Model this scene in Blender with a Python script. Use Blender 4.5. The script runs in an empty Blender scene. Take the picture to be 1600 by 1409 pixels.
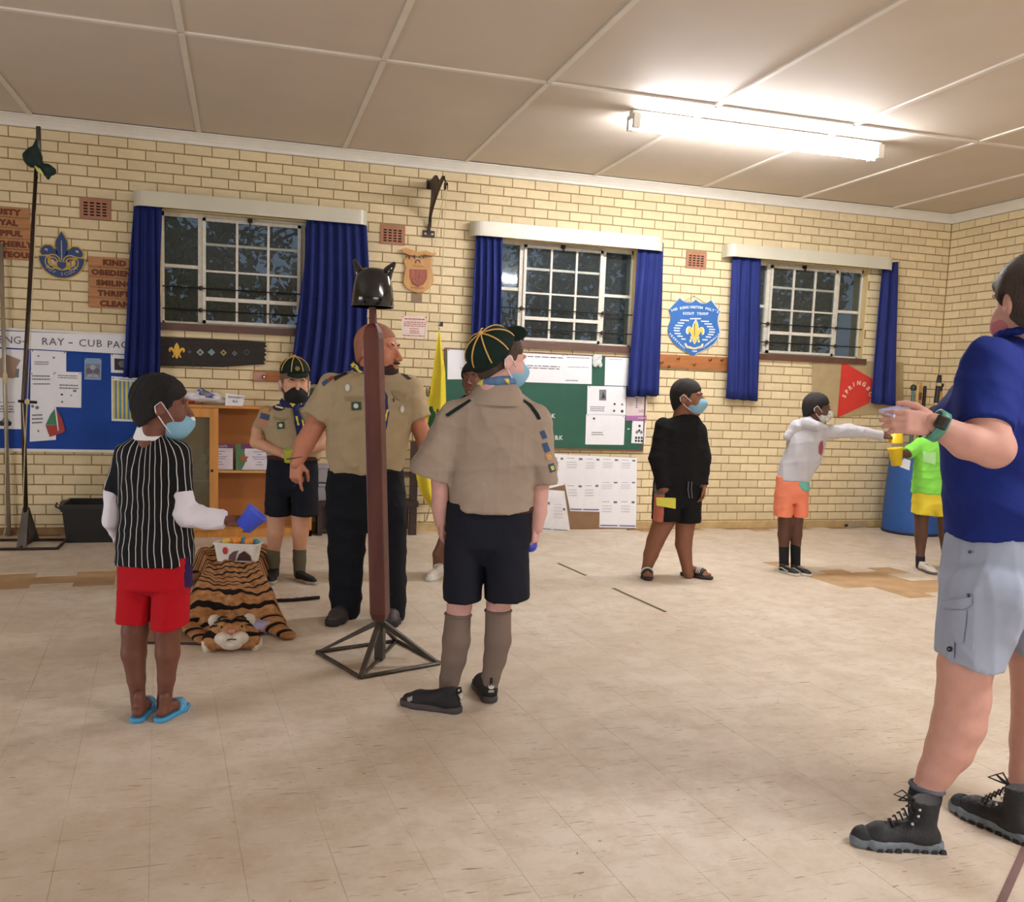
import bpy, bmesh, math, random
import numpy as np
from mathutils import Vector, Matrix, Euler
from mathutils.bvhtree import BVHTree
random.seed(7); rng = np.random.RandomState(7)
PI = math.pi
scene = bpy.context.scene
col = scene.collection
# ------------------------------------------------------------------ camera
# the photograph's camera, measured from the brick courses of the hall's back wall
FPX, CYP, YAW, PITCH, ROLL = 1428.99, 760.0, .2895, .1091, .0373
CAM = np.array([1.781, -8.334, 1.376])
_f = np.array([math.sin(YAW)*math.cos(PITCH), math.cos(YAW)*math.cos(PITCH), -math.sin(PITCH)])
_r = np.array([math.cos(YAW), -math.sin(YAW), 0.0]); _u = np.cross(_r, _f)
CF = _f; CR = math.cos(ROLL)*_r + math.sin(ROLL)*_u; CU = -math.sin(ROLL)*_r + math.cos(ROLL)*_u
cd = bpy.data.cameras.new('camera'); cam = bpy.data.objects.new('camera', cd); col.objects.link(cam)
cd.sensor_width = 36; cd.lens = FPX/1600*36; cd.shift_y = (CYP-704.5)/1600
mw = Matrix.Identity(4)
for i in range(3):
    mw[i][0] = CR[i]; mw[i][1] = CU[i]; mw[i][2] = -CF[i]; mw[i][3] = CAM[i]
cam.matrix_world = mw; scene.camera = cam
# ------------------------------------------------------------------ view, world and lights
scene.view_settings.view_transform = 'Standard'; scene.view_settings.look = 'None'
scene.view_settings.gamma = 1; scene.view_settings.use_curve_mapping = False
scene.view_settings.exposure = -0.06
scene.cycles.max_bounces = 8; scene.cycles.diffuse_bounces = 4; scene.cycles.glossy_bounces = 3
scene.cycles.transparent_max_bounces = 12; scene.cycles.transmission_bounces = 4
scene.cycles.use_denoising = True
world = bpy.data.worlds.new('dusk'); scene.world = world; world.use_nodes = True
bg = world.node_tree.nodes['Background']; bg.inputs[0].default_value = (.30, .42, .62, 1); bg.inputs[1].default_value = .30
TUBE_STRENGTH = 175.0
def area(name, loc, rot, sx, sy, power, colr):
    l = bpy.data.lights.new(name, 'AREA'); l.shape = 'RECTANGLE'; l.size = sx; l.size_y = sy; l.energy = power; l.color = colr
    o = bpy.data.objects.new(name, l); col.objects.link(o); o.location = loc; o.rotation_euler = rot
    return o
# daylight through the open double door in the left wall and the doorway behind the photographer
area('side_door_daylight', (-3.5, -5.2, 1.1), (0, math.radians(-90), 0), 2.1, 2.4, 110, (.82, .88, 1.0))
area('rear_door_daylight', (4.0, -12.5, 1.1), (math.radians(90), 0, 0), 4.0, 2.1, 150, (.84, .88, 1.0))
# ------------------------------------------------------------------ pixel rays -> points of the hall
def ray(x, y): return CF + CR*((x-800)/FPX) - CU*((y-CYP)/FPX)
def W(x, y, Y=0.0):
    d = ray(x, y); return CAM + d*((Y-CAM[1])/d[1])
def G(x, y, z=0.0):
    d = ray(x, y); return CAM + d*((z-CAM[2])/d[2])
def WX(x, y, Y=0.0): return float(W(x, y, Y)[0])
def WZ(x, y, Y=0.0): return float(W(x, y, Y)[2])
# ------------------------------------------------------------------ materials
def lin(c):
    c = c/255.0
    return c/12.92 if c <= .04045 else ((c+.055)/1.055)**2.4
def rgb(c): return (lin(c[0]), lin(c[1]), lin(c[2]), 1)
MATS = {}
def M(name, c, rough=.6, metal=0.0, var=.10, scale=9.0, bump=0.0, bscale=60.0, emit=0, alpha=1, trans=0, coat=0, rnd=0.0, spec=.5, stretch=None):
    if name in MATS: return MATS[name]
    m = bpy.data.materials.new(name); m.use_nodes = True; nt = m.node_tree; N = nt.nodes; L = nt.links
    b = N['Principled BSDF']; b.inputs['Roughness'].default_value = rough; b.inputs['Metallic'].default_value = metal
    b.inputs['Specular IOR Level'].default_value = spec
    if coat: b.inputs['Coat Weight'].default_value = coat
    if trans: b.inputs['Transmission Weight'].default_value = trans
    if alpha < 1: b.inputs['Alpha'].default_value = alpha
    tc = N.new('ShaderNodeTexCoord'); vec = tc.outputs['Object']
    if stretch:
        mp = N.new('ShaderNodeMapping'); mp.inputs['Scale'].default_value = stretch; L.new(vec, mp.inputs[0]); vec = mp.outputs[0]
    no = N.new('ShaderNodeTexNoise'); no.inputs['Scale'].default_value = scale; no.inputs['Detail'].default_value = 4
    L.new(vec, no.inputs['Vector'])
    rp = N.new('ShaderNodeValToRGB'); L.new(no.outputs['Fac'], rp.inputs[0])
    a = rgb(c); k = 1-var; k2 = 1+var*.6
    rp.color_ramp.elements[0].position = .3; rp.color_ramp.elements[1].position = .7
    rp.color_ramp.elements[0].color = (a[0]*k, a[1]*k, a[2]*k, 1)
    rp.color_ramp.elements[1].color = (min(1, a[0]*k2), min(1, a[1]*k2), min(1, a[2]*k2), 1)
    out = rp.outputs[0]
    if rnd:
        oi = N.new('ShaderNodeObjectInfo'); at = N.new('ShaderNodeAttribute'); at.attribute_name = 'piece'
        ad = N.new('ShaderNodeMath'); ad.operation = 'ADD'; L.new(oi.outputs['Random'], ad.inputs[0]); L.new(at.outputs['Fac'], ad.inputs[1])
        fr = N.new('ShaderNodeMath'); fr.operation = 'FRACT'; L.new(ad.outputs[0], fr.inputs[0])
        mr = N.new('ShaderNodeMapRange'); L.new(fr.outputs[0], mr.inputs[0]); mr.inputs[3].default_value = 1-rnd; mr.inputs[4].default_value = 1+rnd*.5
        hs = N.new('ShaderNodeHueSaturation'); L.new(out, hs.inputs['Color']); L.new(mr.outputs[0], hs.inputs['Value']); out = hs.outputs[0]
    L.new(out, b.inputs['Base Color'])
    if emit:
        b.inputs['Emission Color'].default_value = a; b.inputs['Emission Strength'].default_value = emit
    if bump:
        n2 = N.new('ShaderNodeTexNoise'); n2.inputs['Scale'].default_value = bscale; n2.inputs['Detail'].default_value = 3
        L.new(vec, n2.inputs['Vector'])
        bp = N.new('ShaderNodeBump'); bp.inputs['Strength'].default_value = bump; bp.inputs['Distance'].default_value = .01
        L.new(n2.outputs['Fac'], bp.inputs['Height']); L.new(bp.outputs[0], b.inputs['Normal'])
    MATS[name] = m
    return m
# ------------------------------------------------------------------ objects
ORG = {}
def thing(name, label, cat, loc, group=None, rotz=0):
    o = bpy.data.objects.new(name, None); o.empty_display_size = .1; col.objects.link(o); o.location = loc; o.rotation_euler = (0, 0, rotz)
    o['label'] = label; o['category'] = cat
    if group: o['group'] = group
    ORG[o.name] = np.array(loc, float)
    return o
def structure(name, loc=(0, 0, 0)):
    o = bpy.data.objects.new(name, None); o.empty_display_size = .1; col.objects.link(o); o.location = loc; o['kind'] = 'structure'
    ORG[o.name] = np.array(loc, float)
    return o
def link(name, me, mat=None, parent=None, label=None, local=False, smooth=False, kind=None):
    """links a mesh built in world coordinates under its parent (local=True: already in the parent's own coordinates)"""
    o = bpy.data.objects.new(name, me); col.objects.link(o)
    if mat is not None:
        for m in (mat if isinstance(mat, (list, tuple)) else [mat]): me.materials.append(m)
    if parent is not None:
        if local:
            ORG[o.name] = ORG[parent.name]
        else:
            off = ORG[parent.name]; me.transform(Matrix.Translation(Vector(-off))); ORG[o.name] = off
        o.parent = parent
    else: ORG[o.name] = np.zeros(3)
    if smooth:
        me.polygons.foreach_set('use_smooth', [True]*len(me.polygons))
    if label: o['label'] = label
    if kind: o['kind'] = kind
    elif name in FINE: o['kind'] = 'stuff'
    return o
FINE = {'print', 'pins', 'lettering', 'white_lettering', 'silver_details', 'chalk_letters', 'handwriting', 'header_words', 'ribbon_words', 'carved_words', 'face_stripes', 'white_letters', 'heel_emblem', 'bolts', 'burnt_carving'}
def solo(name, me, mat, label, cat, group=None, base=None, smooth=False):
    """a thing that is one mesh: origin moved to its base point"""
    o = bpy.data.objects.new(name, me); col.objects.link(o)
    for m in (mat if isinstance(mat, (list, tuple)) else [mat]): me.materials.append(m)
    if base is None:
        co = np.array([v.co[:] for v in me.vertices]); base = [(co[:, 0].min()+co[:, 0].max())/2, (co[:, 1].min()+co[:, 1].max())/2, co[:, 2].min()]
    base = np.array(base, float); me.transform(Matrix.Translation(Vector(-base))); o.location = base; ORG[o.name] = base
    if smooth: me.polygons.foreach_set('use_smooth', [True]*len(me.polygons))
    o['label'] = label; o['category'] = cat
    if group: o['group'] = group
    return o
def copy_thing(o, dloc, label, parent=None):
    c = o.copy(); col.objects.link(c)
    if parent is None: c.location = Vector(o.location)+Vector(dloc); c['label'] = label
    else: c.parent = parent
    for ch in [x for x in bpy.data.objects if x.parent == o]: copy_thing(ch, None, None, c)
    return c
# ------------------------------------------------------------------ mesh collector
class MB:
    def __init__(s): s.v = []; s.f = []; s.mi = []
    def add(s, v, f, mi=0):
        n = len(s.v); s.v += [tuple(map(float, p)) for p in v]; s.f += [tuple(i+n for i in q) for q in f]; s.mi += [mi]*len(f); return s
    def box(s, a, b, mi=0, R=None, c=None):
        x0, y0, z0 = a; x1, y1, z1 = b
        v = [(x0,y0,z0),(x1,y0,z0),(x1,y1,z0),(x0,y1,z0),(x0,y0,z1),(x1,y0,z1),(x1,y1,z1),(x0,y1,z1)]
        if R is not None:
            c = np.array(c if c is not None else [(x0+x1)/2, (y0+y1)/2, (z0+z1)/2]); v = [tuple(c+R@(np.array(p)-c)) for p in v]
        return s.add(v, [(0,3,2,1),(4,5,6,7),(0,1,5,4),(1,2,6,5),(2,3,7,6),(3,0,4,7)], mi)
    def hexa(s, lo, hi, mi=0):
        """8-corner solid: lo and hi are matching quads"""
        return s.add(list(lo)+list(hi), [(0,3,2,1),(4,5,6,7),(0,1,5,4),(1,2,6,5),(2,3,7,6),(3,0,4,7)], mi)
    def prism(s, poly, d, mi=0):
        """poly: 3-D outline, extruded by vector d"""
        n = len(poly); p = [np.array(q, float) for q in poly]; d = np.array(d, float)
        return s.add(p+[q+d for q in p], [tuple(range(n))[::-1], tuple(range(n, 2*n))]+[(i, (i+1) % n, n+(i+1) % n, n+i) for i in range(n)], mi)
    def tube(s, pts, r, n=8, mi=0, cap=True):
        P = [np.array(p, float) for p in pts]; m = len(P); rr = [r]*m if np.isscalar(r) else list(r)
        base = len(s.v); v = []; f = []
        t0 = P[1]-P[0]; a = np.cross(t0, [0, 0, 1]);
        if np.linalg.norm(a) < 1e-6*np.linalg.norm(t0)+1e-9: a = np.cross(t0, [1, 0, 0])
        a = a/np.linalg.norm(a)
        for i in range(m):
            t = P[min(i+1, m-1)]-P[max(i-1, 0)]; t = t/(np.linalg.norm(t)+1e-12)
            a = a-t*(a@t); a = a/(np.linalg.norm(a)+1e-12); b = np.cross(t, a)
            for k in range(n):
                q = 2*PI*k/n; v.append(P[i]+(a*math.cos(q)+b*math.sin(q))*rr[i])
        for i in range(m-1):
            for k in range(n): f.append((i*n+k, i*n+(k+1) % n, (i+1)*n+(k+1) % n, (i+1)*n+k))
        if cap: f.append(tuple(range(n))[::-1]); f.append(tuple((m-1)*n+k for k in range(n)))
        return s.add(v, f, mi)
    def lathe(s, prof, c, n=24, mi=0, axis=None, sx=1, sy=1):
        """prof: (radius, height) pairs round the axis through c"""
        c = np.array(c, float); v = []; f = []; m = len(prof)
        if axis is None: ex, ey, ez = np.eye(3)
        else:
            ez = np.array(axis, float); ez /= np.linalg.norm(ez); ex = np.cross([0, 1, 0.1], ez); ex /= np.linalg.norm(ex); ey = np.cross(ez, ex)
        for r, h in prof:
            for k in range(n):
                q = 2*PI*k/n; v.append(c+ex*(r*sx*math.cos(q))+ey*(r*sy*math.sin(q))+ez*h)
        for i in range(m-1):
            for k in range(n): f.append((i*n+k, i*n+(k+1) % n, (i+1)*n+(k+1) % n, (i+1)*n+k))
        if prof[0][0] > 1e-6: f.append(tuple(range(n))[::-1])
        if prof[-1][0] > 1e-6: f.append(tuple((m-1)*n+k for k in range(n)))
        return s.add(v, f, mi)
    def ball(s, c, r, n=12, m=8, mi=0):
        r = np.array([r, r, r] if np.isscalar(r) else r, float)
        v = []; f = []
        for i in range(m+1):
            th = PI*i/m
            for k in range(n):
                q = 2*PI*k/n; v.append(np.array(c)+r*np.array([math.sin(th)*math.cos(q), math.sin(th)*math.sin(q), math.cos(th)]))
        for i in range(m):
            for k in range(n): f.append((i*n+k, (i+1)*n+k, (i+1)*n+(k+1) % n, i*n+(k+1) % n))
        return s.add(v, f, mi)
    def grid(s, fn, nu, nv, mi=0, thick=None):
        v = [fn(i/nu, j/nv) for j in range(nv+1) for i in range(nu+1)]; w = nu+1
        f = [(j*w+i, j*w+i+1, (j+1)*w+i+1, (j+1)*w+i) for j in range(nv) for i in range(nu)]
        if thick is None: return s.add(v, f, mi)
        t = np.array(thick, float); n = len(v); v2 = [np.array(p)+t for p in v]
        f2 = [tuple(n+k for k in q[::-1]) for q in f]
        edge = [j for j in range(nu)]; e = []
        for i in range(nu): e.append((i+1, i, n+i, n+i+1)); q = nv*w+i; e.append((q, q+1, n+q+1, n+q))
        for j in range(nv): a = j*w; b = (j+1)*w; e.append((a, b, n+b, n+a)); a += nu; b += nu; e.append((b, a, n+a, n+b))
        return s.add(v+v2, f+f2+e, mi)
    def mesh(s, name='m'):
        me = bpy.data.meshes.new(name); me.from_pydata(s.v, [], s.f); me.polygons.foreach_set('material_index', s.mi); me.update()
        return me
    def fixn(s, name='m'):
        me = s.mesh(name); bm = bmesh.new(); bm.from_mesh(me); bmesh.ops.recalc_face_normals(bm, faces=bm.faces); bm.to_mesh(me); bm.free(); return me
    def build(s, name, mat, parent=None, label=None, smooth=False, fix=True, kind=None, local=False):
        me = s.fixn(name) if fix else s.mesh(name)
        return link(name, me, mat, parent, label, smooth=smooth, kind=kind, local=local)
def bevel(me, w=.004, seg=2, ang=40):
    bm = bmesh.new(); bm.from_mesh(me); es = [e for e in bm.edges if len(e.link_faces) == 2 and e.calc_face_angle(0) > math.radians(ang)]
    bmesh.ops.bevel(bm, geom=es, offset=w, segments=seg, affect='EDGES', profile=.6); bm.to_mesh(me); bm.free(); return me
FONT = None
def text_pts(s, size, depth, align='CENTER', wide=1.0, font_off=0.0, space=1.0):
    """flat lettering as mesh data: x right, y up, z out"""
    c = bpy.data.curves.new('t', 'FONT'); c.body = s; c.size = size; c.extrude = depth/2; c.align_x = align; c.align_y = 'CENTER'; c.resolution_u = 2; c.offset = font_off; c.space_character = space
    o = bpy.data.objects.new('t', c); me = bpy.data.meshes.new_from_object(o); bpy.data.objects.remove(o); bpy.data.curves.remove(c)
    co = [(v.co.x*wide, v.co.y, v.co.z) for v in me.vertices]; fs = [tuple(p.vertices) for p in me.polygons]; bpy.data.meshes.remove(me)
    return co, fs
def put_text(mb, s, o, ex, ey, ez, size, depth=.002, rot=0, mi=0, **k):
    co, fs = text_pts(s, size, depth, **k); o = np.array(o); ex = np.array(ex); ey = np.array(ey); ez = np.array(ez); c, sn = math.cos(rot), math.sin(rot)
    mb.add([o+ex*(x*c-y*sn)+ey*(x*sn+y*c)+ez*z for x, y, z in co], fs, mi)
EX, EY, EZ = np.eye(3)
def wtext(mb, s, X, Z, Y, size, depth=.002, rot=0, mi=0, **k):
    """lettering on the back wall, facing the hall"""
    put_text(mb, s, (X, Y, Z), EX, EZ, -EY, size, depth, rot, mi, **k)
# ------------------------------------------------------------------ smooth solids (distance fields meshed by surface nets)
def _cone(a, b, ra, rb):
    a = np.array(a, float); b = np.array(b, float); d = b-a; L2 = max(float(d@d), 1e-9)
    def f(x, y, z):
        t = np.clip(((x-a[0])*d[0]+(y-a[1])*d[1]+(z-a[2])*d[2])/L2, 0, 1)
        return np.sqrt((x-a[0]-t*d[0])**2+(y-a[1]-t*d[1])**2+(z-a[2]-t*d[2])**2)-(ra+(rb-ra)*t)
    lo = np.minimum(a-ra, b-rb); hi = np.maximum(a+ra, b+rb); return f, lo, hi
def _ell(c, r, R=None):
    c = np.array(c, float); r = np.array(r, float); R = np.eye(3) if R is None else np.array(R)
    def f(x, y, z):
        X, Y, Z = x-c[0], y-c[1], z-c[2]
        p = [(R[0, i]*X+R[1, i]*Y+R[2, i]*Z)/r[i] for i in range(3)]
        k0 = np.sqrt(p[0]**2+p[1]**2+p[2]**2); k1 = np.sqrt((p[0]/r[0])**2+(p[1]/r[1])**2+(p[2]/r[2])**2)+1e-9
        return k0*(k0-1)/k1
    e = np.sqrt((R**2)@(r**2)); return f, c-e, c+e
def _box(c, h, rad=.01, R=None):
    c = np.array(c, float); h = np.array(h, float); R = np.eye(3) if R is None else np.array(R)
    def f(x, y, z):
        X, Y, Z = x-c[0], y-c[1], z-c[2]
        q = [np.abs(R[0, i]*X+R[1, i]*Y+R[2, i]*Z)-(h[i]-rad) for i in range(3)]
        return np.sqrt(sum(np.maximum(v, 0)**2 for v in q))+np.minimum(np.maximum(np.maximum(q[0], q[1]), q[2]), 0)-rad
    e = np.abs(R)@h; return f, c-e, c+e
def _loft(keys, n=2.4, cap=.012):
    """stack of ellipses: keys (z, cx, cy, rx, ry)"""
    K = np.array(sorted(keys, key=lambda k: k[0]), float); z0, z1 = K[0, 0], K[-1, 0]
    def f(x, y, z):
        zz = np.clip(z, z0, z1); zi = zz.ravel()
        cx, cy, rx, ry = [np.interp(zi, K[:, 0], K[:, i]).reshape(zz.shape) for i in (1, 2, 3, 4)]
        X = (x-cx)/rx; Y = (y-cy)/ry
        k0 = (np.abs(X)**n+np.abs(Y)**n)**(1/n)+1e-9
        k1 = np.sqrt((X/rx)**2+(Y/ry)**2)/np.sqrt(X**2+Y**2+1e-9)+1e-9
        d = (k0-1)/k1
        e = np.maximum(z-z1, z0-z)
        return np.where((d > 0) & (e > 0), np.sqrt(d*d+e*e), np.maximum(d, e))
    return f, np.array([(K[:, 1]-K[:, 3]).min(), (K[:, 2]-K[:, 4]).min(), z0]), np.array([(K[:, 1]+K[:, 3]).max(), (K[:, 2]+K[:, 4]).max(), z1])
class SDF:
    def __init__(s, k=.02): s.p = []; s.k = k
    def add(s, prim, k=None, op='u'): s.p.append((prim, s.k if k is None else k, op)); return s
    def cone(s, a, b, ra, rb, k=None, op='u'): return s.add(_cone(a, b, ra, rb), k, op)
    def limb(s, pts, rs, k=None, op='u'):
        for i in range(len(pts)-1): s.cone(pts[i], pts[i+1], rs[i], rs[i+1], k if i == 0 else min(.012, s.k if k is None else k), op)
        return s
    def ell(s, c, r, R=None, k=None, op='u'): return s.add(_ell(c, r, R), k, op)
    def box(s, c, h, rad=.01, R=None, k=None, op='u'): return s.add(_box(c, h, rad, R), k, op)
    def loft(s, keys, n=2.4, k=None, op='u'): return s.add(_loft(keys, n), k, op)
    def plane(s, p, n):
        """keep the side n points away from"""
        p = np.array(p, float); n = np.array(n, float)/np.linalg.norm(n)
        return s.add((lambda x, y, z: (x-p[0])*n[0]+(y-p[1])*n[1]+(z-p[2])*n[2], None, None), 0, 'i')
    def folds(s, amp, freq, seed=0, vert=1.0):
        r = np.random.RandomState(seed); ks = []
        for q in range(5):
            d = r.normal(size=3); d[2] *= vert; d /= np.linalg.norm(d); ks.append((d*freq*(.6+.9*r.rand()), r.rand()*6.28, r.normal(size=3)*freq*.35, r.rand()*6.28))
        def g(x, y, z, D):
            w = 0
            for q, (k, p, k2, p2) in enumerate(ks):
                v = np.sin(k[0]*x+k[1]*y+k[2]*z+p+1.5*np.sin(k2[0]*x+k2[1]*y+k2[2]*z+p2)); w = w+(v if q > 2 else 1.5*((1-np.abs(v))**2-.36))
            return D-amp*w/2.2
        return s.add((g, None, None), 0, 'f')
    def mesh(s, h):
        lo = np.min([p[0][1] for p in s.p if p[2] == 'u'], axis=0)-2.5*h-.006; hi = np.max([p[0][2] for p in s.p if p[2] == 'u'], axis=0)+2.5*h+.006
        n = np.ceil((hi-lo)/h).astype(int)+1; ax = [(lo[i]+h*np.arange(n[i])).astype(np.float32) for i in range(3)]
        D = np.full(n, .5, np.float32)
        for (f, a, b), k, op in s.p:
            if op in 'if':
                x, y, z = ax[0][:, None, None], ax[1][None, :, None], ax[2][None, None, :]
                if op == 'f': D = f(x, y, z, D).astype(np.float32)
                else: D = np.maximum(D, f(x, y, z)).astype(np.float32)
                continue
            pad = k+3*h+.01; i0 = np.clip(((a-pad-lo)/h).astype(int), 0, n-1); i1 = np.clip(((b+pad-lo)/h).astype(int)+2, 0, n)
            if np.any(i1 <= i0): continue
            sl = tuple(slice(i0[i], i1[i]) for i in range(3))
            x, y, z = ax[0][sl[0]][:, None, None], ax[1][sl[1]][None, :, None], ax[2][sl[2]][None, None, :]
            x, y, z = np.broadcast_arrays(x, y, z)
            d = f(x, y, z); c = D[sl]
            if op == 's': D[sl] = np.maximum(c, -d)
            elif k > 1e-6:
                m = np.clip(.5+.5*(c-d)/k, 0, 1); D[sl] = c+(d-c)*m-k*m*(1-m)
            else: D[sl] = np.minimum(c, d)
        return nets(D, lo, h)
def nets(D, lo, h):
    S = D < 0; n = D.shape
    C = [S[i:n[0]-1+i, j:n[1]-1+j, k:n[2]-1+k] for i in (0, 1) for j in (0, 1) for k in (0, 1)]
    cnt = sum(c.astype(np.int8) for c in C); act = (cnt > 0) & (cnt < 8); I = np.argwhere(act); idx = np.full(act.shape, -1, np.int64); idx[act] = np.arange(len(I))
    acc = np.zeros((len(I), 3)); w = np.zeros(len(I)); a0, b0, c0 = I.T
    offs = [(i, j, k) for i in (0, 1) for j in (0, 1) for k in (0, 1)]
    vals = {o: D[a0+o[0], b0+o[1], c0+o[2]] for o in offs}
    for o in offs:
        for ax in range(3):
            if o[ax]: continue
            p = list(o); p[ax] = 1; p = tuple(p); va, vb = vals[o], vals[p]; m = (va < 0) != (vb < 0)
            t = np.where(m, va/(np.where(m, va-vb, 1)), 0); e = np.array(o, float)[None, :].repeat(len(I), 0); e[:, ax] = t
            acc += e*m[:, None]; w += m
    V = lo+(I+acc/np.maximum(w, 1)[:, None])*h; F = []
    for ax in range(3):
        u, v = (ax+1) % 3, (ax+2) % 3
        s0 = [slice(None)]*3; s1 = [slice(None)]*3; s0[ax] = slice(0, n[ax]-1); s1[ax] = slice(1, n[ax])
        for q in (u, v): s0[q] = slice(1, n[q]-1); s1[q] = slice(1, n[q]-1)
        A = S[tuple(s0)]; B = S[tuple(s1)]; E = np.argwhere(A != B); inside = A[tuple(E.T)]
        base = E.copy(); base[:, u] += 1; base[:, v] += 1
        def at(du, dv):
            q = base.copy(); q[:, u] -= du; q[:, v] -= dv; return idx[tuple(q.T)]
        Q = np.stack([at(1, 1), at(0, 1), at(0, 0), at(1, 0)], 1); Q[~inside] = Q[~inside][:, ::-1]; F.append(Q)
    F = np.concatenate(F); F = F[(F >= 0).all(1)]
    return V, F
def np_mesh(parts, name='m', mis=None):
    """joins [(V, F), ...] into one mesh datablock"""
    Vs = []; Fs = []; o = 0; mi = []
    for q, (V, F) in enumerate(parts):
        Vs.append(V); Fs.append(F+o); o += len(V); mi.append(np.full(len(F), mis[q] if mis else 0))
    V = np.concatenate(Vs); F = np.concatenate(Fs)
    me = bpy.data.meshes.new(name); me.vertices.add(len(V)); me.vertices.foreach_set('co', V.astype(np.float32).ravel())
    me.loops.add(4*len(F)); me.loops.foreach_set('vertex_index', F.astype(np.int32).ravel()); me.polygons.add(len(F))
    me.polygons.foreach_set('loop_start', np.arange(0, 4*len(F), 4, dtype=np.int32)); me.polygons.foreach_set('loop_total', np.full(len(F), 4, np.int32))
    me.polygons.foreach_set('material_index', np.concatenate(mi).astype(np.int32)); me.polygons.foreach_set('use_smooth', [True]*len(F)); me.update(calc_edges=True); me.validate()
    return me
def xf(VF, Mx, s=1.0):
    V, F = VF; A = np.array(Mx)[:3, :3]*s; t = np.array(Mx)[:3, 3]
    V2 = V@A.T+t
    if np.linalg.det(A) < 0: F = F[:, ::-1]
    return V2, F
def frame(o, y, zh):
    """4x4 with origin o, y axis along y, z close to zh"""
    y = np.array(y, float); y /= np.linalg.norm(y); z = np.array(zh, float); z = z-y*(y@z); z /= np.linalg.norm(z); x = np.cross(y, z)
    m = np.eye(4); m[:3, 0] = x; m[:3, 1] = y; m[:3, 2] = z; m[:3, 3] = o; return m
# ================================================================== the hall
CRS, BL = .084, .2190          # brick course and brick length with joint
ROW0 = 39*CRS                  # top of brickwork
CEIL = ROW0+.085
XC = 9.069; XL = -3.6; YF = -12.6
brick_m = M('cream_brick', (229, 211, 170), rough=.75, var=.06, scale=14, bump=.25, bscale=90, rnd=.10)
mortar_m = M('mortar', (158, 134, 92), rough=.95, var=.18, scale=30, bump=.4)
plaster_m = M('cream_plaster', (214, 192, 140), rough=.8, var=.05)
white_m = M('white_paint', (228, 224, 214), rough=.45, var=.04)
cream_m = M('cream_gloss_paint', (226, 221, 206), rough=.3, var=.06, scale=20)
WINS = [(1.125, 2.60), (3.985, 5.44), (6.62, 8.075)]; WZ0, WZ1 = 1.80, 2.735
VENTS = [(.512, .744, 2.604, 2.772), (2.955, 3.175, 2.592, 2.757), (5.958, 6.178, 2.592, 2.757)]
holes = [(a, b, WZ0-.06, WZ1) for a, b in WINS] + VENTS
# --- back wall: backing of mortar with window holes, bricks laid on it one by one
wall = structure('wall_back')
mb = MB(); xs = sorted({XL, XC+.25}|{v for h in holes[:3] for v in h[:2]}); zs = [-.05, WZ0-.06, WZ1, CEIL+.15]
for i in range(len(xs)-1):
    for j in range(3):
        if any(h[0] <= xs[i]+1e-6 and xs[i+1] <= h[1]+1e-6 for h in holes[:3]) and j == 1: continue
        mb.box((xs[i], .006, zs[j]), (xs[i+1], .23, zs[j+1]))
mb.build('mortar_backing', mortar_m, wall, fix=False)
def brick_mesh(x0, x1, z0, z1):
    b = MB(); g = .0025; y0, y1 = 0.0, .02
    v = [(x0,y1,z0),(x1,y1,z0),(x1,y1,z1),(x0,y1,z1),(x0,y0+g,z0),(x1,y0+g,z0),(x1,y0+g,z1),(x0,y0+g,z1),(x0+g,y0,z0+g),(x1-g,y0,z0+g),(x1-g,y0,z1-g),(x0+g,y0,z1-g)]
    b.add(v, [(0,1,5,4),(1,2,6,5),(2,3,7,6),(3,0,4,7),(4,5,9,8),(5,6,10,9),(6,7,11,10),(7,4,8,11),(8,9,10,11)])
    return b
def course_x(k): return (0.0 if k % 2 == 0 else .60)*BL + (.03*math.sin(k*2.1))*BL
bricks = []
for k in range(39):
    z1 = ROW0-k*CRS-.005; z0 = z1-CRS+.010; off = course_x(k)
    for n in range(int((XL-off)/BL)-1, int((XC-off)/BL)+1):
        segs = [(max(XL, off+n*BL+.004), min(XC-.004, off+(n+1)*BL-.004))]
        for h in holes:
            if z0 < h[3]-.02 and z1 > h[2]+.02:
                ns = []
                for a, b in segs:
                    if b <= h[0] or a >= h[1]: ns.append((a, b)); continue
                    if h[0]-a > .02: ns.append((a, h[0]))
                    if b-h[1] > .02: ns.append((h[1], b))
                segs = ns
        for a, b in segs:
            if b-a > .02: bricks.append((a, b, z0, z1, rng.uniform(-.0022, .0022)))
def covered(a, b, z0, z1):
    c = (a+b)/2; z = (z0+z1)/2
    for x0, x1, q0, q1 in ((-2, .95, .72, 1.66), (.93, 1.14, 1.2, 2.87), (2.3, 2.85, 1.2, 2.87), (1.0, 3.0, 0, 1.15), (.3, .95, 0, .45), (3.58, 5.6, .8, 1.7), (3.3, 4.6, 0, 1.5), (3.8, 5.73, 2.74, 2.87), (.9, 2.85, 2.74, 2.87), (.2,.85,.0,1.0)):
        if x0 < c < x1 and q0 < z < q1: return True
    return c < -.12
vis = sorted([b for b in bricks if not covered(*b[:4])], key=lambda b: b[0])
own = set(id(b) for b in vis[:298]); shared = {}
rest = MB(); piece = []
for b in bricks:
    a, e, z0, z1, dy = b
    if id(b) in own:
        key = (round(e-a, 3),)
        if key not in shared:
            shared[key] = brick_mesh(-(e-a)/2, (e-a)/2, 0, z1-z0).mesh('brick'); shared[key].materials.append(brick_m)
        o = bpy.data.objects.new('brick', shared[key]); col.objects.link(o); o.parent = wall; o.location = ((a+e)/2, dy, z0)
    else:
        q = brick_mesh(a, e, z0, z1); q.v = [(x, y+dy, z) for x, y, z in q.v]; rest.add(q.v, q.f); piece += [rng.rand()]*len(q.v)
ro = rest.build('brickwork', brick_m, wall, fix=False, kind='stuff')
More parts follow.
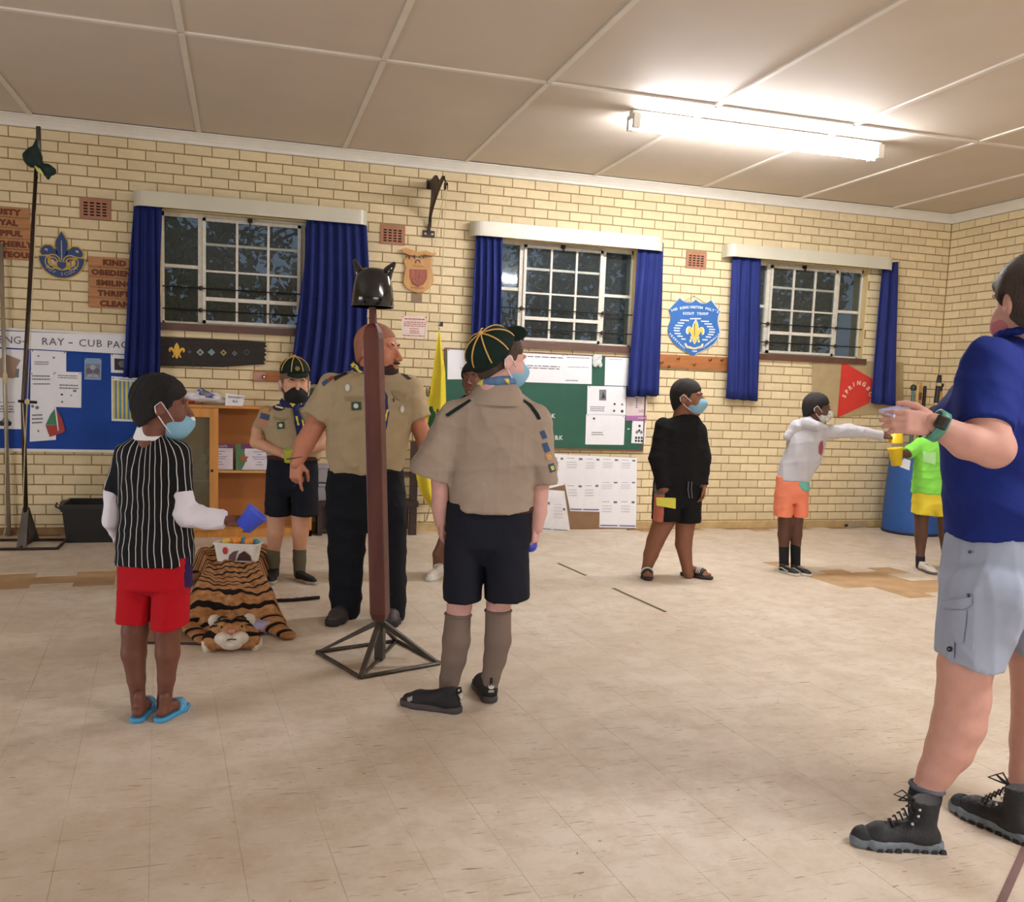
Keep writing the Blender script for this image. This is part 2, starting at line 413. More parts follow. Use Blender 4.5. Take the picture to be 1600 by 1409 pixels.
at = ro.data.attributes.new('piece', 'FLOAT', 'POINT'); at.data.foreach_set('value', piece)
# plinth ledge at the foot of the wall
plinth_m = M('plinth_brown', (150, 118, 78), rough=.8, var=.25, scale=12)
mb = MB(); mb.box((XL, -.012, 0), (.62, .01, .062)); mb.box((XL, -.022, 0), (.62, .01, .052)); tr = structure('baseboard_back'); mb.build('skirting', plinth_m, tr)
MB().box((.62, -.004, 0), (XC, .01, .074)).build('skirting', M('plinth_tan', (196, 168, 118), rough=.8, var=.2, scale=9), tr)
# --- right wall
wr = structure('wall_right', (XC, 0, 0))
mb = MB(); mb.box((XC+.006, YF, -.05), (XC+.25, .006, CEIL+.15)); mb.build('mortar_backing', mortar_m, wr, fix=False)
rest = MB(); piece = []; shared = {}; nown = 0
for k in range(39):
    z1 = ROW0-k*CRS-.005; z0 = z1-CRS+.010; off = 0 if k % 2 else .5*BL
    n = 0; y = 0.0
    while y > -12.0:
        w = BL if (n or not off) else off
        a, e = y-w+.004, y-.004
        dx = rng.uniform(-.002, .002)
        if y > -1.25:
            key = round(e-a, 3)
            if key not in shared:
                q = brick_mesh(-(e-a)/2, (e-a)/2, 0, z1-z0); q.v = [(yy, -x, z) for x, yy, z in q.v]; shared[key] = q.mesh('brick'); shared[key].materials.append(brick_m)
            o = bpy.data.objects.new('brick', shared[key]); col.objects.link(o); o.parent = wr; o.location = (dx, (a+e)/2, z0)
        else:
            q = brick_mesh(a, e, z0, z1); q.v = [(yy+XC+dx, -x+a+e, z) for x, yy, z in q.v]; rest.add(q.v, q.f); piece += [rng.rand()]*len(q.v)
        y -= w; n += 1
ro = rest.build('brickwork', brick_m, wr, fix=True, kind='stuff')
at = ro.data.attributes.new('piece', 'FLOAT', 'POINT'); at.data.foreach_set('value', piece)
# --- left and front walls, outside the frame
wl = structure('wall_left', (XL, 0, 0)); MB().box((XL-.2, YF, -.05), (XL, .2, CEIL+.1)).build('wall_face', plaster_m, wl)
wf = structure('wall_front', (0, YF, 0)); MB().box((XL-.2, YF-.2, -.05), (XC+.25, YF, CEIL+.1)).build('wall_face', plaster_m, wf)
# --- ceiling: boards, cover strips, cornice
ceil_m = M('ceiling_board_paint', (208, 196, 182), rough=.7, var=.03, scale=2.5, bump=.05, bscale=6)
strip_m = M('ceiling_strip_paint', (226, 217, 205), rough=.55, var=.05)
ce = structure('ceiling', (0, 0, CEIL))
cx = [XL, -2.2, -1.02, .17, 1.43, 2.62, 3.70, 4.93, 6.06, 7.17, 8.27, XC]; cy = [0, -2.38, -4.76, -7.14, -9.52, YF]
for j in range(len(cy)-1):
    for i in range(len(cx)-1):
        q = MB(); sag = rng.uniform(-.003, .003, 4); y0, y1 = cy[j+1]+.003, cy[j]-.003; x0, x1 = cx[i]+.003, cx[i+1]-.003
        q.hexa([(x0, y0, CEIL+.006+sag[0]), (x1, y0, CEIL+.006+sag[1]), (x1, y1, CEIL+.006+sag[2]), (x0, y1, CEIL+.006+sag[3])], [(x0, y0, CEIL+.03), (x1, y0, CEIL+.03), (x1, y1, CEIL+.03), (x0, y1, CEIL+.03)])
        q.build('ceiling_panel', ceil_m, ce)
for j in range(1, len(cy)-1):
    for i in range(len(cx)-1):
        d = rng.uniform(-.006, .006)
        MB().box((cx[i]+.02, cy[j]-.018+d, CEIL-.006), (cx[i+1]-.02, cy[j]+.018+d, CEIL+.01)).build('cover_strip', strip_m, ce)
for i in range(1, len(cx)-1):
    for j in range(len(cy)-1):
        MB().box((cx[i]-.018, cy[j+1]+.02, CEIL-.006), (cx[i]+.018, cy[j]-.02, CEIL+.01)).build('cover_strip', strip_m, ce)
MB().box((XL-.2, YF-.2, CEIL+.03), (XC+.25, .25, CEIL+.12)).build('roof_slab', ceil_m, ce)
def cove(pts_dir):
    return
prof = [(0, -.0), (.008, -.006), (.012, -.02), (.03, -.05), (.062, -.072), (.075, -.080), (.085, -.085), (.085, 0)]
mb = MB()
mb.prism([(XL, 0-.085+p[0]-.0, CEIL-.085-p[1]-.085+.085 if False else CEIL+p[1]) for p in [(0, 0), (.004, -.008), (.02, -.012), (.05, -.035), (.072, -.062), (.076, -.078), (.085, -.085), (.085, 0)]], (XC-XL, 0, 0))
cb = structure('trim_1'); cb.name = 'trim_1'; mb.build('cornice', white_m, cb)
mb = MB()
mb.prism([(XC-.085+p[0], 0, CEIL+p[1]) for p in [(0, 0), (.004, -.008), (.02, -.012), (.05, -.035), (.072, -.062), (.076, -.078), (.085, -.085), (.085, 0)]], (0, YF, 0))
cb = structure('trim_2'); mb.build('cornice', white_m, cb)
# --- floor: brown screed with vinyl tiles on it, some missing
screed_m = M('bare_floor_brown', (186, 152, 112), rough=.75, var=.2, scale=5, bump=.2, bscale=30)
fl = structure('floor'); MB().box((XL-.2, YF-.2, -.15), (XC+.25, .25, -.004)).build('screed', screed_m, fl)
def tile_material():
    m = bpy.data.materials.new('worn_vinyl_tile'); m.use_nodes = True; N = m.node_tree.nodes; L = m.node_tree.links; b = N['Principled BSDF']
    ge = N.new('ShaderNodeNewGeometry'); P = ge.outputs['Position']
    def noise(scale, detail, stretch=(1, 1, 1), rot=0, rough=.6, dist=0):
        mp = N.new('ShaderNodeMapping'); mp.inputs['Scale'].default_value = stretch; mp.inputs['Rotation'].default_value = (0, 0, rot); L.new(P, mp.inputs[0])
        n = N.new('ShaderNodeTexNoise'); n.inputs['Scale'].default_value = scale; n.inputs['Detail'].default_value = detail; n.inputs['Roughness'].default_value = rough; n.inputs['Distortion'].default_value = dist
        L.new(mp.outputs[0], n.inputs['Vector']); return n.outputs['Fac']
    def ramp(v, p0, p1, c0, c1):
        r = N.new('ShaderNodeValToRGB'); L.new(v, r.inputs[0]); e = r.color_ramp.elements; e[0].position = p0; e[1].position = p1; e[0].color = c0; e[1].color = c1; return r.outputs[0]
    def mix(f, a, c, mode='MIX'):
        x = N.new('ShaderNodeMix'); x.data_type = 'RGBA'; x.blend_type = mode
        if isinstance(f, float): x.inputs[0].default_value = f
        else: L.new(f, x.inputs[0])
        L.new(a, x.inputs[6])
        if isinstance(c, tuple): x.inputs[7].default_value = c
        else: L.new(c, x.inputs[7])
        return x.outputs[2]
    base = ramp(noise(1.1, 5), .3, .72, rgb((206, 191, 171)), rgb((227, 215, 200)))
    base = mix(ramp(noise(6, 6, rough=.75), .42, .66, (0, 0, 0, 1), (.55, .55, .55, 1)), base, rgb((188, 166, 138)))
    W1, K1 = (1, 1, 1, 1), (0, 0, 0, 1)
    # scuffs: short dark scratches in three directions, and specks
    for sc, st, ro, th in ((9, (1, 9, 1), .3, .68), (8, (1, 14, 1), 1.35, .68), (6, (1, 18, 1), -.75, .68), (5, (1, 22, 1), 2.2, .69), (16, (1, 5, 1), .9, .71), (20, (1, 3, 1), 1.9, .72)):
        f = ramp(noise(sc, 2, st, ro, .5, .4), th, th+.02, K1, (.75, .75, .75, 1)); g = ramp(noise(1.7+sc*.11, 2, (1, 1, 1), ro*3), .45, .62, K1, W1)
        base = mix(mix(1.0, f, g, 'MULTIPLY'), base, rgb((118, 94, 72)))
    base = mix(ramp(noise(42, 2), .735, .76, K1, (.9, .9, .9, 1)), base, rgb((80, 64, 52)))
    oi = N.new('ShaderNodeObjectInfo'); at = N.new('ShaderNodeAttribute'); at.attribute_name = 'piece'
    ad = N.new('ShaderNodeMath'); ad.operation = 'ADD'; L.new(oi.outputs['Random'], ad.inputs[0]); L.new(at.outputs['Fac'], ad.inputs[1])
    fr = N.new('ShaderNodeMath'); fr.operation = 'FRACT'; L.new(ad.outputs[0], fr.inputs[0])
    mr = N.new('ShaderNodeMapRange'); L.new(fr.outputs[0], mr.inputs[0]); mr.inputs[3].default_value = .985; mr.inputs[4].default_value = 1.01
    hs = N.new('ShaderNodeHueSaturation'); L.new(base, hs.inputs['Color']); L.new(mr.outputs[0], hs.inputs['Value'])
    L.new(hs.outputs[0], b.inputs['Base Color'])
    rr = N.new('ShaderNodeMapRange'); L.new(noise(5, 4), rr.inputs[0]); rr.inputs[3].default_value = .38; rr.inputs[4].default_value = .7
    L.new(rr.outputs[0], b.inputs['Roughness']); b.inputs['Specular IOR Level'].default_value = .35
    bp = N.new('ShaderNodeBump'); bp.inputs['Strength'].default_value = .05; bp.inputs['Distance'].default_value = .01; L.new(noise(9, 4), bp.inputs['Height']); L.new(bp.outputs[0], b.inputs['Normal'])
    return m
tile_m = tile_material()
TS = .2475; ta = math.radians(4.6); tca, tsa = math.cos(ta), math.sin(ta); torg = np.array([1.30, -5.85])
def t2w(u, v): return torg[0]+u*tca-v*tsa, torg[1]+u*tsa+v*tca
def missing(x, y):
    # two worn places where tiles have come up
    a = (5.98 < x < 6.85 and -2.72 < y < -2.14) or (6.2 < x < 7.1 and -3.0 < y < -2.6) or (5.75 < x < 6.1 and -2.0 < y < -1.78)
    b = (-2.5 < x < .95 and -2.03 < y < -1.66)
    return a or b
tiles = []
for i in range(-26, 36):
    for j in range(-30, 28):
        so = .5*(i % 2)
        x, y = t2w((i+.5)*TS, (j+.5+so)*TS)
        if not (XL+.05 < x < XC-.05 and YF+.05 < y < -.06): continue
        if missing(x, y): continue
        d = np.array([x, y, 0])-CAM; z = d@CF
        px, py = (800+FPX*(d@CR)/z, CYP-FPX*(d@CU)/z) if z > .3 else (-9e3, 9e3)
        tiles.append((-60 < px < 1660 and py < 1480, z, i, j, so, x, y))
seen = sorted([t for t in tiles if t[0]], key=lambda t: t[1])[:299]; own = set(seen)
def tile_verts():
    h = TS/2-.0002; g = .0006; z0, z1 = -.005, 0.0
    v = [(-h,-h,z0),(h,-h,z0),(h,h,z0),(-h,h,z0),(-h,-h,z1-g),(h,-h,z1-g),(h,h,z1-g),(-h,h,z1-g),(-h+g,-h+g,z1),(h-g,-h+g,z1),(h-g,h-g,z1),(-h+g,h-g,z1)]
    return v, [(0,1,5,4),(1,2,6,5),(2,3,7,6),(3,0,4,7),(4,5,9,8),(5,6,10,9),(6,7,11,10),(7,4,8,11),(8,9,10,11)]
tv, tf = tile_verts(); tm = MB().add(tv, tf).mesh('floor_tile'); tm.materials.append(tile_m)
rest = MB(); piece = []
for t in tiles:
    dz = rng.uniform(-.0008, .0003)
    if t in own:
        o = bpy.data.objects.new('floor_tile', tm); col.objects.link(o); o.parent = fl; o.location = (t[5], t[6], dz); o.rotation_euler = (0, 0, ta)
    else:
        rest.add([(t[5]+x*tca-y*tsa, t[6]+x*tsa+y*tca, z+dz) for x, y, z in tv], tf); piece += [rng.rand()]*len(tv)
ro = rest.build('floor_tiling', tile_m, fl, fix=False, kind='stuff')
at = ro.data.attributes.new('piece', 'FLOAT', 'POINT'); at.data.foreach_set('value', piece)
# loose dark strip edges on the floor
strip2 = M('dark_floor_joint', (96, 84, 62), rough=.8)
for a, b in (((872, 880), (915, 899)), ((958, 919), (1040, 956))):
    p, q = G(*a), G(*b); d = (q-p)/np.linalg.norm(q-p); n = np.array([-d[1], d[0], 0])*.012
    MB().hexa([p-n, p+n, q+n, q-n], [p-n+EZ*.002, p+n+EZ*.002, q+n+EZ*.002, q-n+EZ*.002]).build('joint_strip', strip2, fl)
p, q = G(1598, 1335), G(1560, 1420); d = (q-p)/np.linalg.norm(q-p); n = np.array([-d[1], d[0], 0])*.011
MB().hexa([p-n-d*.3, p+n-d*.3, q+n+d*.4, q-n+d*.4], [p-n-d*.3+EZ*.003, p+n-d*.3+EZ*.003, q+n+d*.4+EZ*.003, q-n+d*.4+EZ*.003]).build('joint_strip', M('tape_mauve', (120, 92, 88), rough=.6), fl)
# --- windows
frame_m = M('window_frame_paint', (214, 209, 194), rough=.4, var=.12, scale=25)
sill_m = M('window_sill_brown', (92, 62, 50), rough=.5, var=.2)
iron_m = M('black_iron', (34, 30, 30), rough=.5, metal=.4)
def glass_material():
    m = bpy.data.materials.new('window_glass'); m.use_nodes = True; N = m.node_tree.nodes; L = m.node_tree.links
    N.remove(N['Principled BSDF']); t = N.new('ShaderNodeBsdfTransparent'); t.inputs[0].default_value = (.80, .86, .86, 1)
    g = N.new('ShaderNodeBsdfGlossy'); g.inputs['Roughness'].default_value = .06; fr = N.new('ShaderNodeFresnel'); fr.inputs[0].default_value = 1.5
    no = N.new('ShaderNodeTexNoise'); no.inputs['Scale'].default_value = 5; bp = N.new('ShaderNodeBump'); bp.inputs['Strength'].default_value = .05; L.new(no.outputs[0], bp.inputs['Height']); L.new(bp.outputs[0], g.inputs['Normal'])
    d = N.new('ShaderNodeBsdfDiffuse'); d.inputs[0].default_value = (.25, .30, .32, 1)
    m1 = N.new('ShaderNodeMixShader'); m1.inputs[0].default_value = .07; L.new(t.outputs[0], m1.inputs[1]); L.new(d.outputs[0], m1.inputs[2])
    m2 = N.new('ShaderNodeMixShader'); L.new(fr.outputs[0], m2.inputs[0]); L.new(m1.outputs[0], m2.inputs[1]); L.new(g.outputs[0], m2.inputs[2]); L.new(m2.outputs[0], N['Material Output'].inputs[0])
    return m
glass_m = glass_material()
def window(idx, x0, x1):
    w = structure('window_%d' % idx, (x0, 0, WZ0)); z0, z1 = WZ0, WZ1; YG = .10
    B = lambda a, b, m, n, **k: MB().box(a, b).build(n, m, w, **k)
    mb = MB(); t = .022
    for a, b in (((x0, YG-.02, z0), (x0+t, YG+.02, z1)), ((x1-t, YG-.02, z0), (x1, YG+.02, z1)), ((x0, YG-.02, z0), (x1, YG+.02, z0+t)), ((x0, YG-.02, z1-t-.02), (x1, YG+.02, z1))): mb.box(a, b)
    mb.build('outer_frame', frame_m, w)
    # reveal and sill
    mb = MB(); mb.box((x0-.004, .002, z0-.06), (x0+.006, .228, z1)); mb.box((x1-.006, .002, z0-.06), (x1+.004, .228, z1)); mb.box((x0, .002, z1-.008), (x1, .228, z1+.004)); mb.build('reveal', plaster_m, w)
    B((x0-.03, -.035, z0-.06), (x1+.03, .12, z0), sill_m, 'sill')
    ml, mr = x0+.315, x1-.315; zt = z0+.485
    for m in (ml, mr): B((m-.022, YG-.03, z0+t), (m+.022, YG+.02, z1-t), frame_m, 'mullion')
    for a, b in ((x0+t, ml-.022), (mr+.022, x1-t)):
        B((a, YG-.02, zt-.014), (b, YG+.015, zt+.014), frame_m, 'transom')
        B((a, YG-.002, z0+t), (b, YG+.002, zt-.014), glass_m, 'pane'); B((a, YG-.002, zt+.014), (b, YG+.002, z1-t-.02), glass_m, 'pane')
    # centre casement, a little proud of the frame
    s0, s1, c0, c1 = ml+.016, mr-.016, z0+.016, z1-.036; YS = YG-.035; mb = MB(); e = .026
    for a, b in (((s0, YS-.015, c0), (s0+e, YS+.015, c1)), ((s1-e, YS-.015, c0), (s1, YS+.015, c1)), ((s0, YS-.015, c0), (s1, YS+.015, c0+e)), ((s0, YS-.015, c1-e), (s1, YS+.015, c1))): mb.box(a, b)
    sa = mb.build('casement', frame_m, w)
    h = c1-c0; rows = [c0+e, c0+.235*h, c0+.50*h, c0+.755*h, c1-e]; cols = [s0+e, s0+(s1-s0)*.345, s0+(s1-s0)*.665, s1-e]
    for x in cols[1:-1]: MB().box((x-.010, YS-.012, c0+e), (x+.010, YS+.008, c1-e)).build('glazing_bar', frame_m, sa)
    for q, z in enumerate(rows[1:-1]):
        tt = (.016, .008, .012)[q]; yy = (-.016, -.010, .006)[q]
        MB().box((s0+e, YS+yy-.004, z-tt), (s1-e, YS+yy+.008, z+tt)).build('glazing_bar', frame_m, sa)
    for i in range(3):
        for j in range(4): MB().box((cols[i]+.004, YS-.001, rows[j]+.004), (cols[i+1]-.004, YS+.003, rows[j+1]-.004)).build('pane', glass_m, sa)
    # burglar bars and latches
    for z in (c0+.33*h, c0+.12*h): MB().tube([(x0+.01, YG-.075, z), (x1-.01, YG-.075, z)], .006, 6).build('burglar_bar', iron_m, w)
    for f in (.33, .12):
        for x in (ml, mr): MB().ball((x, YG-.07, c0+f*h), (.022, .02, .02), 8, 6).build('bar_fixing', M('rusty_fixing', (60, 42, 34), rough=.7), w, smooth=True)
    mb = MB(); xm = (s0+s1)/2-.02; mb.box((xm-.02, YS-.035, c1-.012), (xm+.02, YS-.012, c1+.02)); mb.box((xm-.006, YS-.045, c1-.04), (xm+.006, YS-.03, c1)); mb.build('latch', iron_m, w)
for i, (a, b) in enumerate(WINS): window(i+1, a, b)
# --- air bricks
vent_m = M('airbrick_terracotta', (168, 120, 92), rough=.8, var=.1); dark_m = M('vent_shade', (44, 16, 16), rough=.9)
for i, (a, b, z0, z1) in enumerate(VENTS):
    t = thing('air_brick', ['terracotta air brick high on the wall left of the first window', 'terracotta air brick right of the first window above carved wooden shield', 'pinkish terracotta air brick above the blue troop shield'][i], 'vent', ((a+b)/2, 0, z0), 'air bricks in the back wall')
    g = MB(); nx, nz = 4, 5; px = [a, a+.022]; bw = (b-a-.044)
    xsn = [a+.022+bw*(q+.12)/4 for q in range(4)]+[a+.022+bw*(q+.80)/4 for q in range(4)]; xsn = sorted(xsn); zz = []
    hh = z1-z0-.05
    for q in range(5): zz += [z0+.025+hh*(q+.08)/5, z0+.025+hh*(q+.62)/5]
    xe = [a]+xsn+[b]; ze = [z0]+zz+[z1]
    for i2 in range(len(xe)-1):
        for j2 in range(len(ze)-1):
            if i2 % 2 == 1 and j2 % 2 == 1: continue
            g.box((xe[i2], -.010, ze[j2]), (xe[i2+1], .004, ze[j2+1]))
    g.build('grille', vent_m, t); MB().box((a+.01, .002, z0+.01), (b-.01, .0055, z1-.01)).build('slot_shade', dark_m, t)  # thin plate behind the grille, coloured dark for the shade inside the slots
# --- outside: lawn, trees and a pale wall in the dusk
lawn = structure('ground'); MB().box((-8, .3, -.6), (22, 26, -.5)).build('lawn', M('lawn', (52, 66, 40), rough=.9, var=.4, scale=3), lawn)
leaf_m = M('dusk_leaves', (70, 96, 66), rough=.6, var=.4, scale=4); bark_m = M('bark', (70, 58, 48), rough=.9, var=.3)
TREES = [(1.0, 2.6, .95, 2.2, .95), (3.5, 3.4, 1.2, 2.4, 1.2), (6.6, 3.4, 1.35, 2.4, 1.2), (9.4, 3.8, 1.0, 2.9, 1.0), (2.2, 7.2, 1.9, 2.6, 2.0), (7.0, 8.0, 2.2, 2.8, 2.2)]
for i, (x, y, r, zc, hz) in enumerate(TREES):
    lab = ['small leafy tree close outside the first window', 'leafy tree close outside the left half of the middle window', 'broad leafy tree close outside between the middle and right windows', 'small leafy tree outside the right end of the right window', 'tall tree farther off behind the small one outside the first window', 'tall tree farther off outside the middle window'][i]
    t = thing('tree', lab, 'tree', (x, y, -.5), 'trees outside the windows')
    mb = MB(); mb.tube([(x, y, -.5), (x+.06, y, .8), (x-.05, y+.04, zc)], [.11, .09, .05], 7)
    for q in range(5): an = q*1.26; mb.tube([(x, y, .6+.2*q), (x+math.cos(an)*r*.6, y+math.sin(an)*r*.6, zc-.2+.15*q)], [.04, .015], 5)
    mb.build('trunk', bark_m, t)
    n = 2600 if i < 4 else 3600; d = rng.normal(size=(n, 3)); d /= np.linalg.norm(d, axis=1)[:, None]; rad = rng.uniform(.35, 1, n)**.5
    lump = 1+.25*np.sin(d[:, 0]*7+i)*np.sin(d[:, 2]*6+2*i)
    c = np.array([x, y, zc])+d*rad[:, None]*lump[:, None]*np.array([r, r, hz])
    a = rng.normal(size=(n, 3)); a /= np.linalg.norm(a, axis=1)[:, None]; b = np.cross(a, rng.normal(size=(n, 3))); b /= np.linalg.norm(b, axis=1)[:, None]
    L_, w_ = .085, .035
    V = np.stack([c-a*L_, c+b*w_, c+a*L_, c-b*w_], 1).reshape(-1, 3)
    me = bpy.data.meshes.new('foliage'); me.from_pydata(V.tolist(), [], [(4*q, 4*q+1, 4*q+2, 4*q+3) for q in range(n)]); link('foliage', me, leaf_m, t, kind='stuff')
# --- the twin fluorescent fitting
tube_m = M('lit_tube', (250, 249, 252), emit=TUBE_STRENGTH, var=0)
def fitting(fx0, fx1, fy, lab):
    ft = thing('fluorescent_light', lab, 'ceiling light', ((fx0+fx1)/2, fy, CEIL), 'fluorescent ceiling lights')
    MB().box((fx0, fy-.035, CEIL-.065), (fx1, fy+.035, CEIL-.006)).build('batten', white_m, ft)
    for s in (-1, 1):
        MB().tube([(fx0+.05, fy+s*.05, CEIL-.105), (fx1-.05, fy+s*.05, CEIL-.105)], .017, 12).build('tube', tube_m, ft, smooth=True)
        for x in (fx0+.025, fx1-.025): MB().box((x-.025, fy+s*.05-.018, CEIL-.130), (x+.025, fy+s*.05+.018, CEIL-.03)).build('lamp_holder', white_m, ft)
fitting(4.43, 6.52, -2.06, 'long bare twin tube fluorescent light on the ceiling near the back wall')
fitting(4.43, 6.52, -7.3, 'twin tube fluorescent light on the ceiling over the near end of hall')
# ================================================================== things on the back wall
ink_m = M('grey_print', (120, 120, 124), rough=.7); dk_m = M('dark_print', (48, 48, 52), rough=.7)
paper_m = M('white_paper', (236, 236, 240), rough=.6, var=.03)
pin_m = M('dark_pin', (30, 30, 60), rough=.4)
def sheet(name, label, cat, q, Y, marks=(), mats=None, group=None, bulge=.004, paper=None, pins=True, parent=None, th=.002):
    """a sheet pinned flat: q = its four corners in the photo (tl, tr, br, bl), back on the plane y = Y"""
    c = [W(x, y, Y) for x, y in q]
    def at(s, t, o=0.0): p = (c[0]*(1-s)+c[1]*s)*(1-t)+(c[3]*(1-s)+c[2]*s)*t; return p-EY*(o+bulge*math.sin(PI*t)*math.sin(PI*s)+bulge*.6*(t*t)*abs(math.sin(3*s)))
    if parent is None: t_ = thing(name, label, cat, (c[3]+c[2])/2, group)
    else: t_ = parent
    MB().grid(lambda s, t: at(s, t, th), 6, 6, thick=EY*th).build('sheet', paper or paper_m, t_, smooth=False)
    mm = MB(); hh = np.linalg.norm(c[0]-c[3]); ww = np.linalg.norm(c[0]-c[1])
    ex = (c[1]-c[0])/ww; ez = (c[0]-c[3])/hh
    for k in marks:
        if k[0] == 'r':      # filled rectangle
            _, s0, t0, s1, t1, mi = k; n = 4
            mm.grid(lambda a, b: at(s0+(s1-s0)*a, t0+(t1-t0)*b, th+.0012), n, n, mi, thick=EY*.001)
        elif k[0] == 'l':    # lines of writing
            _, s0, t0, s1, t1, n, mi = k
            for i in range(n):
                tt = t0+(t1-t0)*(i+.5)/n; h2 = .22*(t1-t0)/n; s = s0
                while s < s1-.02:
                    e = min(s1, s+(.05+.12*rng.rand())*(s1-s0))
                    mm.grid(lambda a, b: at(s+(e-s)*a, tt-h2+2*h2*b, th+.0012), 1, 1, mi, thick=EY*.001); s = e+.025*(s1-s0)
        elif k[0] == 't':    # words
            _, txt, s, t, size, mi = k[:6]; kw = k[6] if len(k) > 6 else {}
            put_text(mm, txt, at(s, t, th+.0022), ex, ez, -EY, size*hh, .001, mi=mi, **kw)
        elif k[0] == 'd':    # disc
            _, s, t, r, mi = k; p = at(s, t, th+.0015); n = 12
            mm.prism([p+(ex*math.cos(2*PI*i/n)+ez*math.sin(2*PI*i/n))*r*hh for i in range(n)], -EY*.001, mi)
        elif k[0] == 'q':    # diamond
            _, s, t, r, mi = k; p = at(s, t, th+.0015)
            mm.prism([p+ex*r*hh, p+ez*r*hh, p-ex*r*hh, p-ez*r*hh], -EY*.001, mi)
        elif k[0] == 'p':    # polygon
            _, pts, mi = k; mm.prism([at(s, t, th+.0014) for s, t in pts], -EY*.001, mi)
    if marks: mm.build('print', mats or [ink_m, dk_m], t_)
    if pins:
        pm = MB()
        for s, t in ((.05, .04), (.95, .04)): pm.ball(at(s, t, th+.001), (.005, .004, .005), 6, 4)
        pm.build('pins', pin_m, t_)
    return t_
# fleur-de-lis shapes, unit height
FL_C = [(0, 1), (.07, .90), (.13, .78), (.15, .66), (.12, .50), (.07, .30), (-.07, .30), (-.12, .50), (-.15, .66), (-.13, .78), (-.07, .90)]
FL_S = [(.06, .32), (.11, .48), (.18, .62), (.28, .70), (.39, .69), (.46, .60), (.46, .48), (.40, .41), (.35, .41), (.37, .49), (.33, .54), (.27, .49), (.20, .37), (.14, .31)]
FL_B = [(-.2, .25), (.2, .25), (.2, .31), (-.2, .31)]
FL_L = [(-.06, .25), (.06, .25), (.10, .12), (0, 0), (-.10, .12)]
FL_T = [(.08, .25), (.15, .25), (.25, .17), (.26, .08), (.19, .07), (.16, .14)]
def fleur(mb, o, ex, ez, ey, h, mi=0, d=.004, grow=0.0):
    def put(p):
        c = np.mean(p, axis=0); P = [(np.array(q)-c)*(1+grow)+c for q in p]
        mb.prism([np.array(o)+np.array(ex)*x*h+np.array(ez)*y*h for x, y in P], np.array(ey)*d, mi)
    for p in (FL_C, FL_S, [(-x, y) for x, y in FL_S][::-1], FL_B, FL_L, FL_T, [(-x, y) for x, y in FL_T][::-1]): put(p)
wood_m = M('oak_sign', (182, 126, 80), rough=.5, var=.22, scale=6, stretch=(1, 1, 9))
engr_m = M('burnt_lettering', (104, 54, 28), rough=.7)
# --- carved word signs
def signs(words, lab, px_edge, py0, py1, side, wid, group):
    z1 = WZ(px_edge, py0); z0 = WZ(px_edge, py1); hh = (z1-z0)/5; xe = WX(px_edge, (py0+py1)/2)
    for i, w in enumerate(words):
        a, b = (xe, xe+wid) if side > 0 else (xe-wid, xe); zt = z1-i*hh
        t = thing('word_sign', lab % w, 'sign', ((a+b)/2, 0, zt-hh), group)
        me = MB().box((a, -.022, zt-hh+.003), (b, 0, zt-.003)).fixn(); bevel(me, .003, 1); link('plank', me, wood_m, t)
        mb = MB(); off = [0, .0, 0, .012, 0][i]; wtext(mb, w, a+wid*(.5+off*3), zt-hh/2-.004, -.0235, hh*.72, .002, wide=1.12, font_off=.004, space=1.12); mb.build('lettering', engr_m, t)
signs(['TRUSTY', 'LOYAL', 'HELPFUL', 'BROTHERLY', 'COURTEOUS'], 'oak plank sign carved %s in the stack at the left edge', 48, 326, 408, -1, .40, 'carved word signs')
signs(['KIND', 'OBEDIENT', 'SMILING', 'THRIFTY', 'CLEAN'], 'oak plank sign carved %s beside the first blue curtain', 138.5, 400, 480.5, 1, .40, 'carved word signs')
# --- blue fleur-de-lis badge
t = thing('scout_badge', 'blue and gold fleur-de-lis scout badge cut from wood', 'badge', W(97, 440))
bl_m = M('badge_blue', (44, 68, 120), rough=.4); go_m = M('badge_gold', (206, 172, 70), rough=.4)
def crop1(x, y, Y=-.0): return W(x/7.264, 374+y/7.264, Y)
ctr = W(97, 401); u = np.linalg.norm(W(130, 401)-W(97, 401)); X0, Z0 = ctr[0], ctr[2]
def arcband(mb, c, r0, r1, a0, a1, y, d, mi=0, n=20):
    ring = [(c[0]+r1*math.cos(a0+(a1-a0)*i/n), y, c[1]+r1*math.sin(a0+(a1-a0)*i/n)) for i in range(n+1)]+[(c[0]+r0*math.cos(a1-(a1-a0)*i/n), y, c[1]+r0*math.sin(a1-(a1-a0)*i/n)) for i in range(n+1)]
    mb.prism(ring, (0, -d, 0), mi)
P3 = lambda pts, y: [(X0+x*u, y, Z0+z*u) for x, z in pts]
cpet = [(0, 1.24), (.12, 1.05), (.26, .78), (.29, .55), (.22, .25), (.14, -.05), (.12, -.25), (-.12, -.25), (-.14, -.05), (-.22, .25), (-.29, .55), (-.26, .78), (-.12, 1.05)]
spet = [(.16, -.20), (.20, .05), (.32, .33), (.52, .52), (.76, .52), (.95, .36), (1.0, .14), (.90, .02), (.70, .06), (.55, .03), (.42, -.12), (.33, -.28)]
def grown(p, g): c = np.mean(p, axis=0); return [tuple(np.array(q)+(np.array(q)-c)/np.linalg.norm(np.array(q)-c)*g) for q in p]
mb = MB(); mirror = lambda p: [(-x, z) for x, z in p][::-1]
for p in (cpet, spet, mirror(spet)): mb.prism(P3(grown(p, .065), 0), (0, -.012, 0))
arcband(mb, (X0, Z0-.02*u), .62*u, 1.12*u, PI*1.0, PI*2.0, 0, .012)
for s in (-1, 1):
    for q in range(2): arcband(mb, (X0+s*.42*u, Z0-.28*u), (.19+.14*q)*u, (.24+.14*q)*u, 0, 2*PI*.999, -.004, .014)
